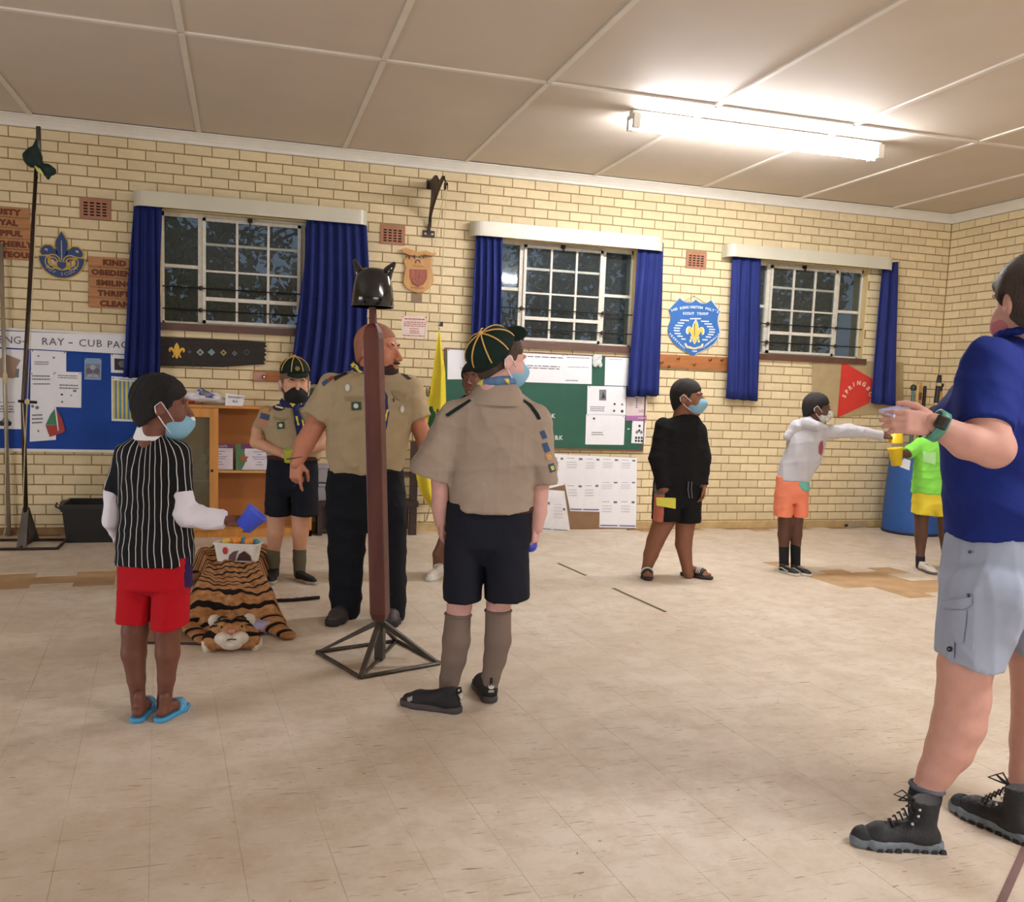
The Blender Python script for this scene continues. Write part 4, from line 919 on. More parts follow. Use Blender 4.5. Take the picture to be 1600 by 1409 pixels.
for i, (a, b, c_, d, w_) in enumerate(SH):
    mk = [('r', .72, .10, .9, .17, 1), ('l', .12, .1, .5, .14, 1, 0), ('l', .1, .22, .62, .5, 3, 2)]
    if i >= 9 or i in (5, 6): mk.append(('r', .04, .91, .96, .955, 3))
    sheet('display_sheet', 'white sheet on the leaning display, '+w_, 'paper', (D8(*a), D8(*b), D8(*c_), D8(*d)), LY-.001-.0005*(i % 3), mk, [ink_m, M('print_block', (104, 104, 116)), M('print_faint', (204, 204, 210)), M('print_violet', (118, 104, 146))], 'sheets on the cardboard display', bulge=.002, pins=False)
sheet('plastic_sleeve', 'shiny plastic sleeve with papers sagging at the lower left of the display', 'paper', (D8(165, 700), D8(430, 720), D8(505, 1250), D8(120, 1225)), LY-.006, [('r', .2, .3, .28, .36, 1), ('r', .82, .42, .92, .48, 1), ('l', .45, .3, .8, .7, 5, 2), ('r', .05, .955, .35, .975, 1), ('r', .4, .955, .9, .975, 1)], [ink_m, M('print_block', (0, 0, 0)), M('print_faint', (0, 0, 0))], paper=M('glossy_sleeve', (232, 232, 236), rough=.08, coat=1.0), bulge=.012, pins=False)
# --- blue troop shield
def ts(x, y, Y=0.0): return W(1020+x/8.807, 440+y/8.807, Y)
t = thing('troop_shield', 'blue painted shield lettered Scout Troop with gold fleur-de-lis', 'shield', ts(555, 1045))
shp = [(365, 220), (395, 248), (430, 268), (475, 283), (520, 283), (560, 268), (590, 240), (620, 268), (660, 290), (705, 296), (750, 286), (780, 268), (805, 248), (860, 322), (928, 405), (903, 470), (895, 545), (905, 600), (921, 655), (922, 715), (893, 795), (832, 868), (760, 918), (690, 952), (610, 990), (555, 1046), (505, 1000), (400, 942), (335, 900), (270, 838), (220, 762), (196, 685), (205, 610), (232, 545), (240, 480), (228, 430), (210, 388), (285, 305)]
me = MB().prism([ts(x, y) for x, y in shp], (0, -.016, 0)).fixn(); link('edge', me, M('shield_edge', (200, 204, 196), rough=.5), t)
cx_, cy_ = 565, 600
me = MB().prism([ts(cx_+(x-cx_)*.975, cy_+(y-cy_)*.975, -.016) for x, y in shp], (0, -.004, 0)).fixn(); link('face', me, M('shield_blue', (50, 104, 172), rough=.4, var=.05), t)
mb = MB(); U = .0058/8.807*1.03; ph = np.linalg.norm(ts(565, 500)-ts(565, 600))/100
def letter(ch, x, y, size, rot): p = ts(x, y, -.0205); wtext(mb, ch, p[0], p[2], p[1], size*ph, .0015, rot=rot, font_off=.0012)
line = "2ND KENSINGTON POLY'S"; pos = np.linspace(262, 893, len(line))
for ch, x in zip(line, pos):
    if ch != ' ':
        dx = (x-575)/320; letter(ch, x, 352+55*dx*dx+10*dx, 48 if x > 300 else 40, -dx*.36)
for ch, x in zip('SCOUT TROOP', np.linspace(424, 752, 11)):
    if ch != ' ': letter(ch, x, 440+(x-590)*.015, 48, 0)
for ch, (x, y), r_ in [(c_, (238+i*24.5, 722+i*25-1.3*max(0, i-4)**1.6), -.9+.05*i) for i, c_ in enumerate('TRANSVAAL')]: letter(ch, x, y, 34, r_)
for ch, (x, y), r_ in [(c_, (705+i*22.2, 895-i*17.5-.55*max(0, i-5)**2), .25+.08*i) for i, c_ in enumerate('JAMBORALLY')]: letter(ch, x, y, 34, r_)
for ch, x in zip('1960', (545, 563, 581, 599)): letter(ch, x, 958, 34, 0)
for x0, y0, x1, y1 in ((512, 508, 662, 508), (380, 528, 497, 533), (343, 565, 432, 570), (308, 600, 412, 605), (288, 635, 378, 640), (290, 670, 370, 676), (302, 710, 385, 716), (336, 746, 412, 752), (392, 786, 452, 790), (664, 542, 774, 546), (710, 578, 814, 582), (746, 616, 832, 621), (774, 654, 856, 657), (774, 690, 852, 694), (758, 725, 836, 729), (728, 758, 800, 762), (682, 797, 755, 800)):
    mb.hexa([ts(x0, y0-7, -.0205), ts(x1, y1-7, -.0205), ts(x1, y1+9, -.0205), ts(x0, y0+9, -.0205)], [ts(x0, y0-7, -.022), ts(x1, y1-7, -.022), ts(x1, y1+9, -.022), ts(x0, y0+9, -.022)])
mb.build('white_lettering', M('shield_white', (226, 236, 240), rough=.4), t)
o = ts(573, 845, -.0205); s_ = np.linalg.norm(ts(575, 535)-ts(575, 845)); mb = MB(); fleur(mb, o-EZ*.006, EX*.87*1.07, EZ*1.03, -EY, s_, d=.003, grow=.16); mb.build('white_fleur_edge', M('shield_white', (0, 0, 0)), t)
mb = MB(); fleur(mb, o-EY*.003, EX*.87, EZ, -EY, s_, d=.003); mb.build('gold_fleur', M('shield_gold', (232, 194, 88), rough=.4), t)
mb = MB(); mb.hexa([ts(569, 575, -.027), ts(579, 575, -.027), ts(578, 745, -.027), ts(572, 745, -.027)], [ts(569, 575, -.028), ts(579, 575, -.028), ts(578, 745, -.028), ts(572, 745, -.028)])
rib = [(432, 852), (455, 845), (475, 880), (570, 905), (660, 882), (675, 855), (700, 852), (680, 910), (570, 932), (465, 912)]
mb.build('fleur_line', dk_m, t)
mb = MB(); mb.prism([ts(x, y, -.0205) for x, y in rib], (0, -.002, 0)); mb.build('ribbon', M('ribbon_cream', (236, 222, 170), rough=.5), t)
mb = MB()
for i, ch in enumerate('BE PREPARED'):
    x = 480+i*18.5
    if ch != ' ': p = ts(x, 898+8*math.sin((x-470)/200*PI), -.0235); wtext(mb, ch, p[0], p[2], p[1], 24*ph, .001, rot=.25*math.cos((x-470)/200*PI)*-1)
mb.build('ribbon_words', dk_m, t)
mb = MB(); k = ts(570, 200, -.006); mb.tube([ts(430, 268, -.008), k, ts(720, 295, -.008)], .0015, 4); mb.ball(k, .006, 6, 4); mb.build('hanging_string', iron_m, t)
# --- canvas with red pennant
c = [(1269.5, 562), (1411.5, 566), (1411, 645), (1267.5, 652)]
t = thing('pennant_panel', 'beige canvas panel with red Springbok pennant under the right window', 'panel', W(1340, 650))
MB().hexa([W(x, y, -.004) for x, y in c], [W(x, y, -.016) for x, y in c]).build('canvas', M('beige_canvas', (176, 156, 116), rough=.9, var=.08), t)
MB().prism([W(x, y, -.0165) for x, y in ((1315.5, 564.5), (1397, 611.5), (1308, 652.5))], (0, -.004, 0)).build('red_pennant', M('pennant_red', (206, 56, 46), rough=.85, var=.06), t)
mb = MB()
for ch, x, y, a_ in (('S', 1319.5, 619, 72), ('P', 1323.5, 612, 56), ('R', 1328.5, 606, 38), ('I', 1334, 601, 20), ('N', 1342, 598.5, 0), ('G', 1350, 600.5, -25), ('B', 1356.5, 607, -50), ('O', 1360, 616, -75), ('K', 1361.5, 626, -95)):
    p = W(x, y, -.021); wtext(mb, ch, p[0], p[2], p[1], .062, .002, rot=math.radians(a_), font_off=.002)
mb.build('white_letters', M('felt_white', (226, 206, 186), rough=.9), t)
# ================================================================== things standing in the hall
metal_m = M('dull_steel', (108, 104, 98), rough=.4, metal=.8, var=.2); dkpole_m = M('dark_pole', (74, 62, 56), rough=.3, metal=.7, var=.3, scale=4)
def upto(g, x, y):
    """point straight above ground point g seen at pixel row y (x only for the ray)"""
    d = ray(x, y); fh = np.array([math.sin(YAW), math.cos(YAW), 0]); t = ((g-CAM)@fh)/(d@fh); return CAM+d*t
# --- black flagpole with furled dark green flag
g0 = G(41, 852); ptop = upto(g0, 60, 200); H = ptop[2]
t = thing('flagpole', 'tall dark flagpole on a welded foot with flat iron base', 'flagpole', (g0[0], g0[1], 0))
MB().tube([g0+EZ*.02, g0+EZ*1.1, np.array([ptop[0], ptop[1], H])], [.019, .017, .013], 10).build('pole', dkpole_m, t, smooth=True)
MB().tube([np.array([ptop[0], ptop[1], H-.22]), np.array([ptop[0], ptop[1], H+.01])], .017, 10).build('top_sleeve', metal_m, t, smooth=True)
p1, p2 = G(33, 857), G(54, 845); ap = g0+EZ*.30
for p in (p1, p2): 
    d = (ap-p)/np.linalg.norm(ap-p); n = np.cross(d, p2-p1); n /= np.linalg.norm(n); MB().hexa([p-n*.035, p+n*.035, p+n*.035+(p2-p1)*.06, p-n*.035+(p2-p1)*.06], [ap-n*.022, ap+n*.022, ap+n*.022+(p2-p1)*.06, ap-n*.022+(p2-p1)*.06]).build('foot_plate', metal_m, t)
fr = [G(-60, 861), G(90, 859), G(104, 845), G(-40, 846)]
for i in range(4): MB().tube([fr[i]+EZ*.012, fr[(i+1) % 4]+EZ*.012], .011, 6).build('base_bar', M('base_rod', (58, 46, 38), rough=.5, metal=.4), t)
MB().tube([p1+EZ*.012, p2+EZ*.012], .011, 6).build('base_bar', M('base_rod', (0, 0, 0)), t)
cb = [upto(g0, 30, 626.5), upto(g0, 58, 628.5)]; MB().tube([cb[0]-EY*.02, cb[1]-EY*.02], .011, 8).build('cross_bar', iron_m, t, smooth=True)
mb = MB(); k = (cb[0]+cb[1])/2-EY*.03; mb.ball(k, (.02, .02, .025), 8, 6); mb.tube([k, upto(g0, 40, 700)-EY*.03, upto(g0, 37, 792)-EY*.03], .004, 5); mb.tube([upto(g0, 37, 630)-EY*.03, upto(g0, 40, 690)-EY*.02], .004, 5); mb.tube([upto(g0, 57, 330)-EY*.02, upto(g0, 50, 500)-EY*.022, k], .003, 5); mb.build('lashing_cord', rope_m, t)
fl_ = thing('furled_flag', 'dark green flag furled and tied at the top of the flagpole', 'flag', upto(g0, 55, 283))
s = SDF(.012); U = lambda x, y, o=0: upto(g0, x, y)-CF*o
s.cone(U(58.5, 220), U(52, 248), .010, .062).cone(U(58.5, 222), U(61, 256), .010, .030).cone(U(52, 240), U(41, 245), .050, .032).cone(U(48, 249), U(60, 257), .050, .030).cone(U(60, 257), U(74, 266), .028, .044).cone(U(72, 263), U(82, 267), .036, .028).cone(U(74, 268), U(75, 278), .036, .016)
s.folds(.005, 55, 5); link('cloth', np_mesh([s.mesh(.007)]), M('furled_green', (26, 48, 42), rough=.85, var=.15), fl_, smooth=True)
mb = MB(); mb.tube([U(60, 263, .05), U(67, 270, .06), U(73, 276, .05)], [.004, .016, .004], 6); mb.build('yellow_edge', M('flag_edge_yellow', (214, 220, 120), rough=.8), fl_)
mb = MB(); mb.tube([U(59, 262, .04), U(58, 278, .04), U(61, 290, .04), U(63, 280, .04), U(60, 266, .04)], .004, 5); mb.build('cord', iron_m, fl_)
# --- pale second pole
g1 = W(14.5, 846, -.06)*np.array([1, 1, 0]); t = thing('steel_pole', 'pale steel pole leaning at the left edge before the notice board', 'pole', (g1[0], g1[1], 0))
tp = upto(g1, 1.5, 381); MB().tube([np.array([g1[0], g1[1], .0]), tp], .016, 10).build('pole', M('pale_steel', (176, 166, 152), rough=.35, metal=.6, var=.15), t, smooth=True)
mb = MB(); a_ = upto(g1, 9, 590); mb.tube([a_-EY*.02, upto(g1, 10, 700)-EY*.03, upto(g1, 9, 832)-EY*.02], .004, 5); mb.ball(a_-EY*.02, (.02, .015, .05), 6, 6); mb.tube([upto(g1, 9, 826)-EY*.02, upto(g1, 7, 836)-EY*.03], .005, 5); mb.build('cord', rope_m, t)
# --- black storage crate
gA = G(104, 848); t = thing('storage_crate', 'open black plastic crate on the floor under the blue board', 'crate', (gA[0]+.35, gA[1]+.2, 0))
crm = M('black_plastic', (26, 27, 28), rough=.45, var=.1); zt = upto(gA, 98, 789)[2]
x0, y0 = gA[0], gA[1]; w_, d_ = .50, .36; fl = .03
def rect(e, z): return [(x0-e, y0-e, z), (x0+w_+e, y0-e, z), (x0+w_+e, y0+d_+e, z), (x0-e, y0+d_+e, z)]
mb = MB(); o0, o1, i1, i0 = rect(0, 0), rect(fl, zt), rect(fl-.006, zt), rect(-.006, .01); v = o0+o1+i1+i0
f = [(3, 2, 1, 0)]+[(k, (k+1) % 4, 4+(k+1) % 4, 4+k) for k in range(4)]+[(4+k, 4+(k+1) % 4, 8+(k+1) % 4, 8+k) for k in range(4)]+[(8+k, 8+(k+1) % 4, 12+(k+1) % 4, 12+k) for k in range(4)]+[(12, 13, 14, 15)]
mb.add(v, f); mb.build('tub', crm, t)
mb = MB(); R_ = rect(fl+.012, zt); Ri = rect(fl-.008, zt)
mb.add([(a, b, zt-.028) for a, b, c in R_]+[(a, b, zt+.006) for a, b, c in R_]+[(a, b, zt+.006) for a, b, c in Ri]+[(a, b, zt-.028) for a, b, c in Ri], [(k, (k+1) % 4, 4+(k+1) % 4, 4+k) for k in range(4)]+[(4+k, 4+(k+1) % 4, 8+(k+1) % 4, 8+k) for k in range(4)]+[(8+k, 8+(k+1) % 4, 12+(k+1) % 4, 12+k) for k in range(4)]+[(12+k, 12+(k+1) % 4, (k+1) % 4, k) for k in range(4)]); mb.build('rim', crm, t)
mb = MB(); hx = x0-fl-.012; hy = y0+d_*.5; mb.box((hx-.02, hy-.07, zt-.07), (hx+.01, hy+.07, zt+.012)); mb.tube([(hx-.015, hy-.06, zt-.05), (hx-.06, hy-.03, zt-.03), (hx-.05, hy-.02, zt+.0)], .008, 6); mb.build('clip_handle', M('crate_clip', (74, 66, 56), rough=.5), t)
# --- pine cabinet with one glass door
cbm = M('golden_pine', (198, 136, 62), rough=.45, var=.18, scale=4, stretch=(7, 7, .8)); inner_m = M('pine_inside', (168, 106, 48), rough=.6, var=.12, scale=3)
gC = G(325, 839.5); yf = gC[1]; xs_ = lambda px, py: float((CAM+ray(px, py)*((yf-CAM[1])/ray(px, py)[1]))[0]); zs_ = lambda px, py: float((CAM+ray(px, py)*((yf-CAM[1])/ray(px, py)[1]))[2])
cx0, cxm0, cxm1, cx1 = xs_(226, 740), xs_(327.5, 740), xs_(341.5, 740), xs_(488, 740); ztop = zs_(330, 633); zsh = zs_(400, 736); yb = -.03
t = thing('cabinet', 'golden pine cabinet with glass door on the left and open shelf', 'cabinet', ((cx0+cx1)/2, yf, 0)); th = .022
P_ = lambda a, b, n, m=cbm, par=t: MB().box(a, b).build(n, m, par)
P_((cx0-.01, yf-.012, ztop-th), (cx1+.01, yb, ztop), 'top'); P_((cx0, yf, 0), (cx0+th, yb, ztop-th), 'side'); P_((cx1-th, yf, 0), (cx1, yb, ztop-th), 'side'); P_((cx0+th, yb-.008, .05), (cx1-th, yb, ztop-th), 'back_panel', inner_m)
P_((cx0+th, yf+.004, .055), (cx1-th, yb-.008, .075), 'bottom'); P_((cx0, yf, .0), (cx1, yf+.02, .055), 'plinth'); P_(((cxm0+cxm1)/2+.012, yf+.003, .075), ((cxm0+cxm1)/2+.032, yb-.008, ztop-th), 'divider')
P_((cxm1-.02, yf+.02, zsh-.018), (cx1-th, yb-.008, zsh), 'shelf', M('shelf_pine', (206, 156, 88), rough=.5)); P_((cx0+th, yf+.03, zsh-.1), (cxm0, yb-.008, zsh-.08), 'shelf', M('shelf_pine', (0, 0, 0)))
door = thing('cabinet_door', '', '', (cx0, yf, .06)); 
for k in ('label', 'category'): del door[k]
door.parent = t; door.location = Vector((cx0, yf, .06))-Vector(t.location); ORG[door.name] = np.array([cx0, yf, .06]); door.name = 'door'; ORG['door'] = np.array([cx0, yf, .06])
zd0, zd1 = .062, ztop-th-.004; dw = .06
for a, b in (((cx0+.004, yf-.02, zd0), (cx0+dw, yf-.001, zd1)), ((cxm0, yf-.02, zd0), (cxm1-.002, yf-.001, zd1)), ((cx0+dw, yf-.02, zd1-.075), (cxm0, yf-.001, zd1)), ((cx0+dw, yf-.02, zd0), (cxm0, yf-.001, zd0+.08))): P_(a, b, 'door_rail', cbm, door)
def cab_glass():
    m = bpy.data.materials.new('smoky_pane'); m.use_nodes = True; N = m.node_tree.nodes; L = m.node_tree.links; N.remove(N['Principled BSDF'])
    a = N.new('ShaderNodeBsdfTransparent'); a.inputs[0].default_value = (.78, .80, .66, 1); g = N.new('ShaderNodeBsdfGlossy'); g.inputs['Roughness'].default_value = .05; fr = N.new('ShaderNodeFresnel'); fr.inputs[0].default_value = 1.6
    d = N.new('ShaderNodeBsdfDiffuse'); d.inputs[0].default_value = (.42, .38, .26, 1); m1 = N.new('ShaderNodeMixShader'); m1.inputs[0].default_value = .22; L.new(a.outputs[0], m1.inputs[1]); L.new(d.outputs[0], m1.inputs[2])
    m2 = N.new('ShaderNodeMixShader'); L.new(fr.outputs[0], m2.inputs[0]); L.new(m1.outputs[0], m2.inputs[1]); L.new(g.outputs[0], m2.inputs[2]); L.new(m2.outputs[0], N['Material Output'].inputs[0]); return m
P_((cx0+dw, yf-.013, zd0+.08), (cxm0, yf-.009, zd1-.075), 'pane', cab_glass(), door)
MB().lathe([(.012, 0), (.012, .004), (.006, .006)], (cxm0+.02, yf-.02, zs_(331, 735)), 12, axis=(0, -1, 0)).build('lock', iron_m, door)
# certificates standing on the shelf
def certificate(lab, x0, x1, y0, y1, star):
    Yc = yf+.07; p = [CAM+ray(x, y)*((Yc-CAM[1])/ray(x, y)[1]) for x, y in ((x0, y0), (x1, y0), (x1, y1), (x0, y1))]; a, b = p[0][0], p[1][0]; z1 = p[0][2]; z0 = zsh+.001; w = b-a; h = z1-z0
    t = thing('certificate', lab, 'certificate', ((a+b)/2, Yc, z0), 'certificates in the cabinet'); tilt = .015
    MB().hexa([(a, Yc, z0), (b, Yc, z0), (b, Yc+.004, z0), (a, Yc+.004, z0)], [(a, Yc+tilt, z1), (b, Yc+tilt, z1), (b, Yc+tilt+.004, z1), (a, Yc+tilt+.004, z1)]).build('card', M('cert_green', (76, 120, 80), rough=.4), t)
    Q = lambda s, u_, o=.001: np.array([a+w*s, Yc+tilt*u_-o, z0+h*u_])
    MB().prism([Q(.14, .82), Q(1, .82), Q(1, 1), Q(.14, 1)], (0, -.001, 0)).build('header_band', M('cert_purple', (106, 44, 98), rough=.4), t)
    MB().prism([Q(.16, .02, .002), Q(1, .02, .002), Q(1, .84, .002), Q(.24, .84, .002), Q(.22, .6, .002), Q(.3, .45, .002)], (0, -.001, 0)).build('white_field', M('cert_white', (222, 216, 226), rough=.4), t)
    st_ = []
    for i in range(12): r = (.30 if i % 2 == 0 else .15)*h; st_.append(Q(.2, .46, .004)+np.array([math.cos(i*PI/6+.3)*r*.7, 0, math.sin(i*PI/6+.3)*r*.7]))
    MB().prism(st_, (0, -.001, 0)).build('star', star, t)
    mb = MB(); q = Q(.66, .91, .003); wtext(mb, 'SCOUTS', q[0], q[2], q[1], h*.11, .001); mb.build('header_words', paper_m, t)
    mb = MB()
    for u_, l in ((.7, .3), (.6, .12), (.5, .4), (.42, .3), (.3, .12), (.2, .2)): mb.prism([Q(.62-l/2, u_, .0035), Q(.62+l/2, u_, .0035), Q(.62+l/2, u_+.03, .0035), Q(.62-l/2, u_+.03, .0035)], (0, -.0005, 0))
    mb.build('print', M('print_lilac', (150, 140, 160)), t)
certificate('certificate with silver star standing behind the cabinet door stile', 311, 364, 693, 731, M('star_silver', (170, 186, 176), rough=.4))
certificate('certificate with bronze star standing on the open cabinet shelf', 368.5, 428, 694, 731, M('star_bronze', (150, 96, 60), rough=.4))
# white tag behind the glass, emergency bag and card on the top
p = CAM+ray(302, 738)*((yf+.1-CAM[1])/ray(302, 738)[1])
s = SDF(.012); zc = ztop; C_ = lambda x, y, o=.12: CAM+ray(x, y)*((yf+o-CAM[1])/ray(x, y)[1])
for x, y, r in ((297, 617, .045), (305, 622, .05), (320, 620, .06), (335, 621, .055), (312, 612, .035), (345, 626, .035), (352, 628, .025)):
    q = C_(x, y); q[2] = max(q[2], zc+r*.65); s.ell(q, (r*1.25, r*1.1, r*.8))
s.plane((0, 0, zc+.001), (0, 0, -1)).folds(.006, 60, 9)
t = thing('emergency_bag', 'white plastic bag with blue print lying on top of the cabinet', 'bag', C_(322, 634))
me = np_mesh([s.mesh(.008)]); bag = link('bag', me, M('white_plastic', (226, 226, 228), rough=.3, coat=.3), t, smooth=True)
bvh_bag = BVHTree.FromPolygons([v.co+Vector(ORG[t.name]) for v in me.vertices], [p.vertices[:] for p in me.polygons])
def cast(bvh, x, y): 
    d = Vector(ray(x, y)).normalized(); h = bvh.ray_cast(Vector(CAM), d); return (np.array(h[0]), np.array(h[1])) if h[0] else (None, None)
def stick(bvh, poly, off=.003, n=1):
    """outline given in the photo, laid on a curved surface: a fan of small faces"""
    c = np.mean(poly, axis=0); P = [c]; R_ = [.5, 1.0]; V = []; 
    h, nn = cast(bvh, *c)
    if h is None: return None
    V.append(h+nn*off); last = h
    for r in R_:
        for q in poly:
            x, y = c+(np.array(q)-c)*r; hh, n2 = cast(bvh, x, y)
            if hh is None or np.linalg.norm(hh-h) > .25: hh, n2 = last, nn
            last = hh; V.append(hh+n2*off)
    m = len(poly); F = [(0, 1+k, 1+(k+1) % m) for k in range(m)]+[(1+k, 1+m+k, 1+m+(k+1) % m, 1+(k+1) % m) for k in range(m)]
    return MB().add(V, F)
b_ = stick(bvh_bag, [(308, 610), (316, 607), (324, 611), (331, 613), (336, 618), (334, 622), (322, 621), (312, 617)]); 
if b_: b_.build('blue_ring', M('bag_blue', (44, 84, 170), rough=.3), t, fix=False)
b_ = stick(bvh_bag, [(312, 611), (322, 612), (331, 616), (331, 619), (322, 619), (314, 616)], .006)
if b_: b_.build('print_patch', M('bag_grey', (140, 134, 140), rough=.3), t, fix=False)
a, b = C_(352, 614, .03), C_(381, 634, .03)
t = thing('name_card', 'white card handwritten Emergency Kit standing on the cabinet', 'card', ((a[0]+b[0])/2, a[1], ztop))
MB().hexa([(a[0], a[1], ztop), (b[0]-.01, a[1], ztop), (b[0]-.01, a[1]+.003, ztop), (a[0], a[1]+.003, ztop)], [(a[0], a[1]+.03, a[2]), (b[0]+.01, a[1]+.03, a[2]-.02), (b[0]+.01, a[1]+.033, a[2]-.02), (a[0], a[1]+.033, a[2])]).build('card', paper_m, t)
mb = MB(); zq = (a[2]+ztop)/2; put_text(mb, 'Emergency', ((a[0]+b[0])/2+.015, a[1]+.014, zq+.022), EX, EZ, -EY, .03, .001); put_text(mb, 'Kit', ((a[0]+b[0])/2+.005, a[1]+.009, zq-.016), EX, EZ, -EY, .034, .001); mb.build('handwriting', dk_m, t)
a = C_(284, 632, .06); mb = MB(); mb.box((a[0], a[1], ztop), (a[0]+.11, a[1]+.08, ztop+.035)); mb.box((a[0]+.05, a[1]-.004, ztop+.001), (a[0]+.11, a[1]+.001, ztop+.034), 1)
me = mb.fixn(); bevel(me, .004, 2); solo('small_box', me, [M('box_orange', (226, 106, 44), rough=.5), M('box_dark', (52, 32, 28), rough=.5)], 'small orange and black box beside the white bag on cabinet', 'box')
a, b = C_(479, 606, .14), C_(496, 632, .14); me = MB().box((a[0], a[1], ztop), (b[0], a[1]+.1, a[2])).fixn(); bevel(me, .006, 2)
t = thing('kit_box', 'dark green box with white label at the right end of cabinet top', 'box', ((a[0]+b[0])/2, a[1], ztop)); link('box_body', me, M('box_dark_green', (40, 52, 44), rough=.6), t)
MB().box((b[0]-.05, a[1]-.002, ztop+.02), (b[0]-.012, a[1], ztop+.07)).build('label_patch', paper_m, t)
# --- dark bench rack behind the leader, and plastic boxes on it
dw_m = M('dark_stained_wood', (54, 32, 26), rough=.5, var=.25, scale=5, stretch=(1, 1, 6))
gB = G(645, 836); yb_ = gB[1]; xb = lambda px, py: float((CAM+ray(px, py)*((yb_-CAM[1])/ray(px, py)[1]))[0]); zb_ = lambda px, py: float((CAM+ray(px, py)*((yb_-CAM[1])/ray(px, py)[1]))[2])
x0, x1 = xb(493, 800), xb(653, 800); t = thing('bench_rack', 'dark stained wooden bench with uprights behind the bearded man', 'bench', ((x0+x1)/2, yb_, 0))
q = lambda a, b, n: MB().box(a, b).build(n, dw_m, t)
zs1 = zb_(640, 783); q((x0, yb_-.02, zs1-.05), (x1, yb_+.30, zs1), 'seat'); q((x0+.02, yb_+.02, 0), (x0+.06, yb_+.28, zs1-.05), 'end_panel'); q((x1-.075, yb_, 0), (x1-.01, yb_+.05, zb_(645, 690)), 'upright'); q((x1-.075, yb_+.25, 0), (x1-.01, yb_+.30, zb_(645, 690)), 'upright')
q((x0+.06, yb_+.1, .04), (x1-.07, yb_+.12, zs1-.05), 'front_panel'); zr = zb_(640, 741); q((x1-.5, yb_+.01, zr-.02), (x1-.075, yb_+.05, zr+.02), 'rail')
bx_m = M('cloudy_plastic', (168, 164, 170), rough=.3, alpha=.85)
for i, (px0, px1, py0, py1) in enumerate(((486, 527, 750, 783), (488, 526, 716, 749))):
    a, b = xb(px0, py0), xb(px1, py0); z0 = zs1+i*.16+.001*(i+1); h = .155
    t = thing('storage_box', 'cloudy plastic storage box on the dark bench, '+('bottom of the pair' if i == 0 else 'on top of the other one'), 'box', ((a+b)/2, yb_+.1, z0), 'cloudy plastic boxes')
    me = MB().hexa([(a+.02, yb_+.03, z0), (b-.02, yb_+.03, z0), (b-.02, yb_+.23, z0), (a+.02, yb_+.23, z0)], [(a, yb_+.01, z0+h-.03), (b, yb_+.01, z0+h-.03), (b, yb_+.25, z0+h-.03), (a, yb_+.25, z0+h-.03)]).fixn(); bevel(me, .008, 2); link('tub', me, bx_m, t)
    me = MB().box((a-.008, yb_+.002, z0+h-.03), (b+.008, yb_+.258, z0+h-.002)).fixn(); bevel(me, .006, 2); link('lid', me, M('lid_grey', (150, 146, 158), rough=.35), t)
# cable on the wall
mb = MB(); mb.tube([W(655, 788, -.01), W(672, 788, -.01), W(670, 800, -.01), W(667, 812, -.01), W(660, 816, -.01), W(654, 814, -.01)], .003, 5); mb.tube([W(663, 782, -.01), W(663, 788, -.01)], .003, 5)
solo('cable', mb.fixn(), M('grey_cable', (120, 104, 80), rough=.6), 'thin grey cable looped on the bricks beside the dark bench', 'cable')
p = W(660, 632); me = MB().box(p+np.array([-.035, -.03, -.012]), p+np.array([.035, 0, .012])).fixn(); bevel(me, .004, 2); solo('wall_clip', me, iron_m, 'small black clip on the bricks left of the green emblem', 'clip')
# --- totem post with horned helmet
gT = G(593.5, 1031); t = thing('totem_post', 'dark red wooden post on a steel pyramid base', 'post', (gT[0], gT[1], 0))
dp = (gT-CAM)@CF; wpx = dp/FPX; zt0, zt1, zt2 = upto(gT, 594, 968)[2], upto(gT, 583, 512)[2], upto(gT, 583, 486)[2]
redw = M('red_stained_post', (92, 46, 38), rough=.45, var=.3, scale=5, stretch=(3, 3, .5), bump=.1, bscale=20)
def sq(c, h, z, yaw=.29+.18): return [(c[0]+(x*math.cos(yaw)+y*math.sin(yaw))*h, c[1]+(-x*math.sin(yaw)+y*math.cos(yaw))*h, z) for x, y in ((-1, -1), (1, -1), (1, 1), (-1, 1))]
lv = [(zt0, .030), (zt0+.035, .040), (zt1-.05, .040), (zt1-.02, .036), (zt1+.0, .030), (zt1+.02, .016), (zt2+.03, .0145)]; axA, axB = upto(gT, 594, 968), upto(gT, 583, 512)
def ax_at(z): return axA+(axB-axA)*((z-axA[2])/(axB[2]-axA[2]))
mb = MB(); v = []; f = []
for z, h in lv: v += sq(ax_at(z), h, z)
for i in range(len(lv)-1): f += [(4*i+k, 4*i+(k+1) % 4, 4*i+4+(k+1) % 4, 4*i+4+k) for k in range(4)]
f += [(3, 2, 1, 0), tuple(4*(len(lv)-1)+k for k in range(4))]; mb.add(v, f); me = mb.fixn(); bevel(me, .005, 2, 50); link('post', me, redw, t)
st_m = M('base_steel', (92, 88, 82), rough=.4, metal=.75, var=.25, scale=12)
MB().hexa(sq(gT, .022, .006), sq(ax_at(zt0), .022, zt0+.02)).build('socket_tube', st_m, t)
cor = [G(*p) for p in ((495, 1021), (562.6, 1061), (687, 1038.8), (620, 1003.5))]
cc = gT.copy()
for i in range(4): MB().tube([cor[i]+EZ*.010, cor[(i+1) % 4]+EZ*.010], .0095, 6).build('base_bar', st_m, t)
MB().tube([cor[1]+EZ*.010, gT*np.array([1, 1, 0])+EZ*.010, cor[3]+EZ*.010], .009, 6).build('base_bar', st_m, t)
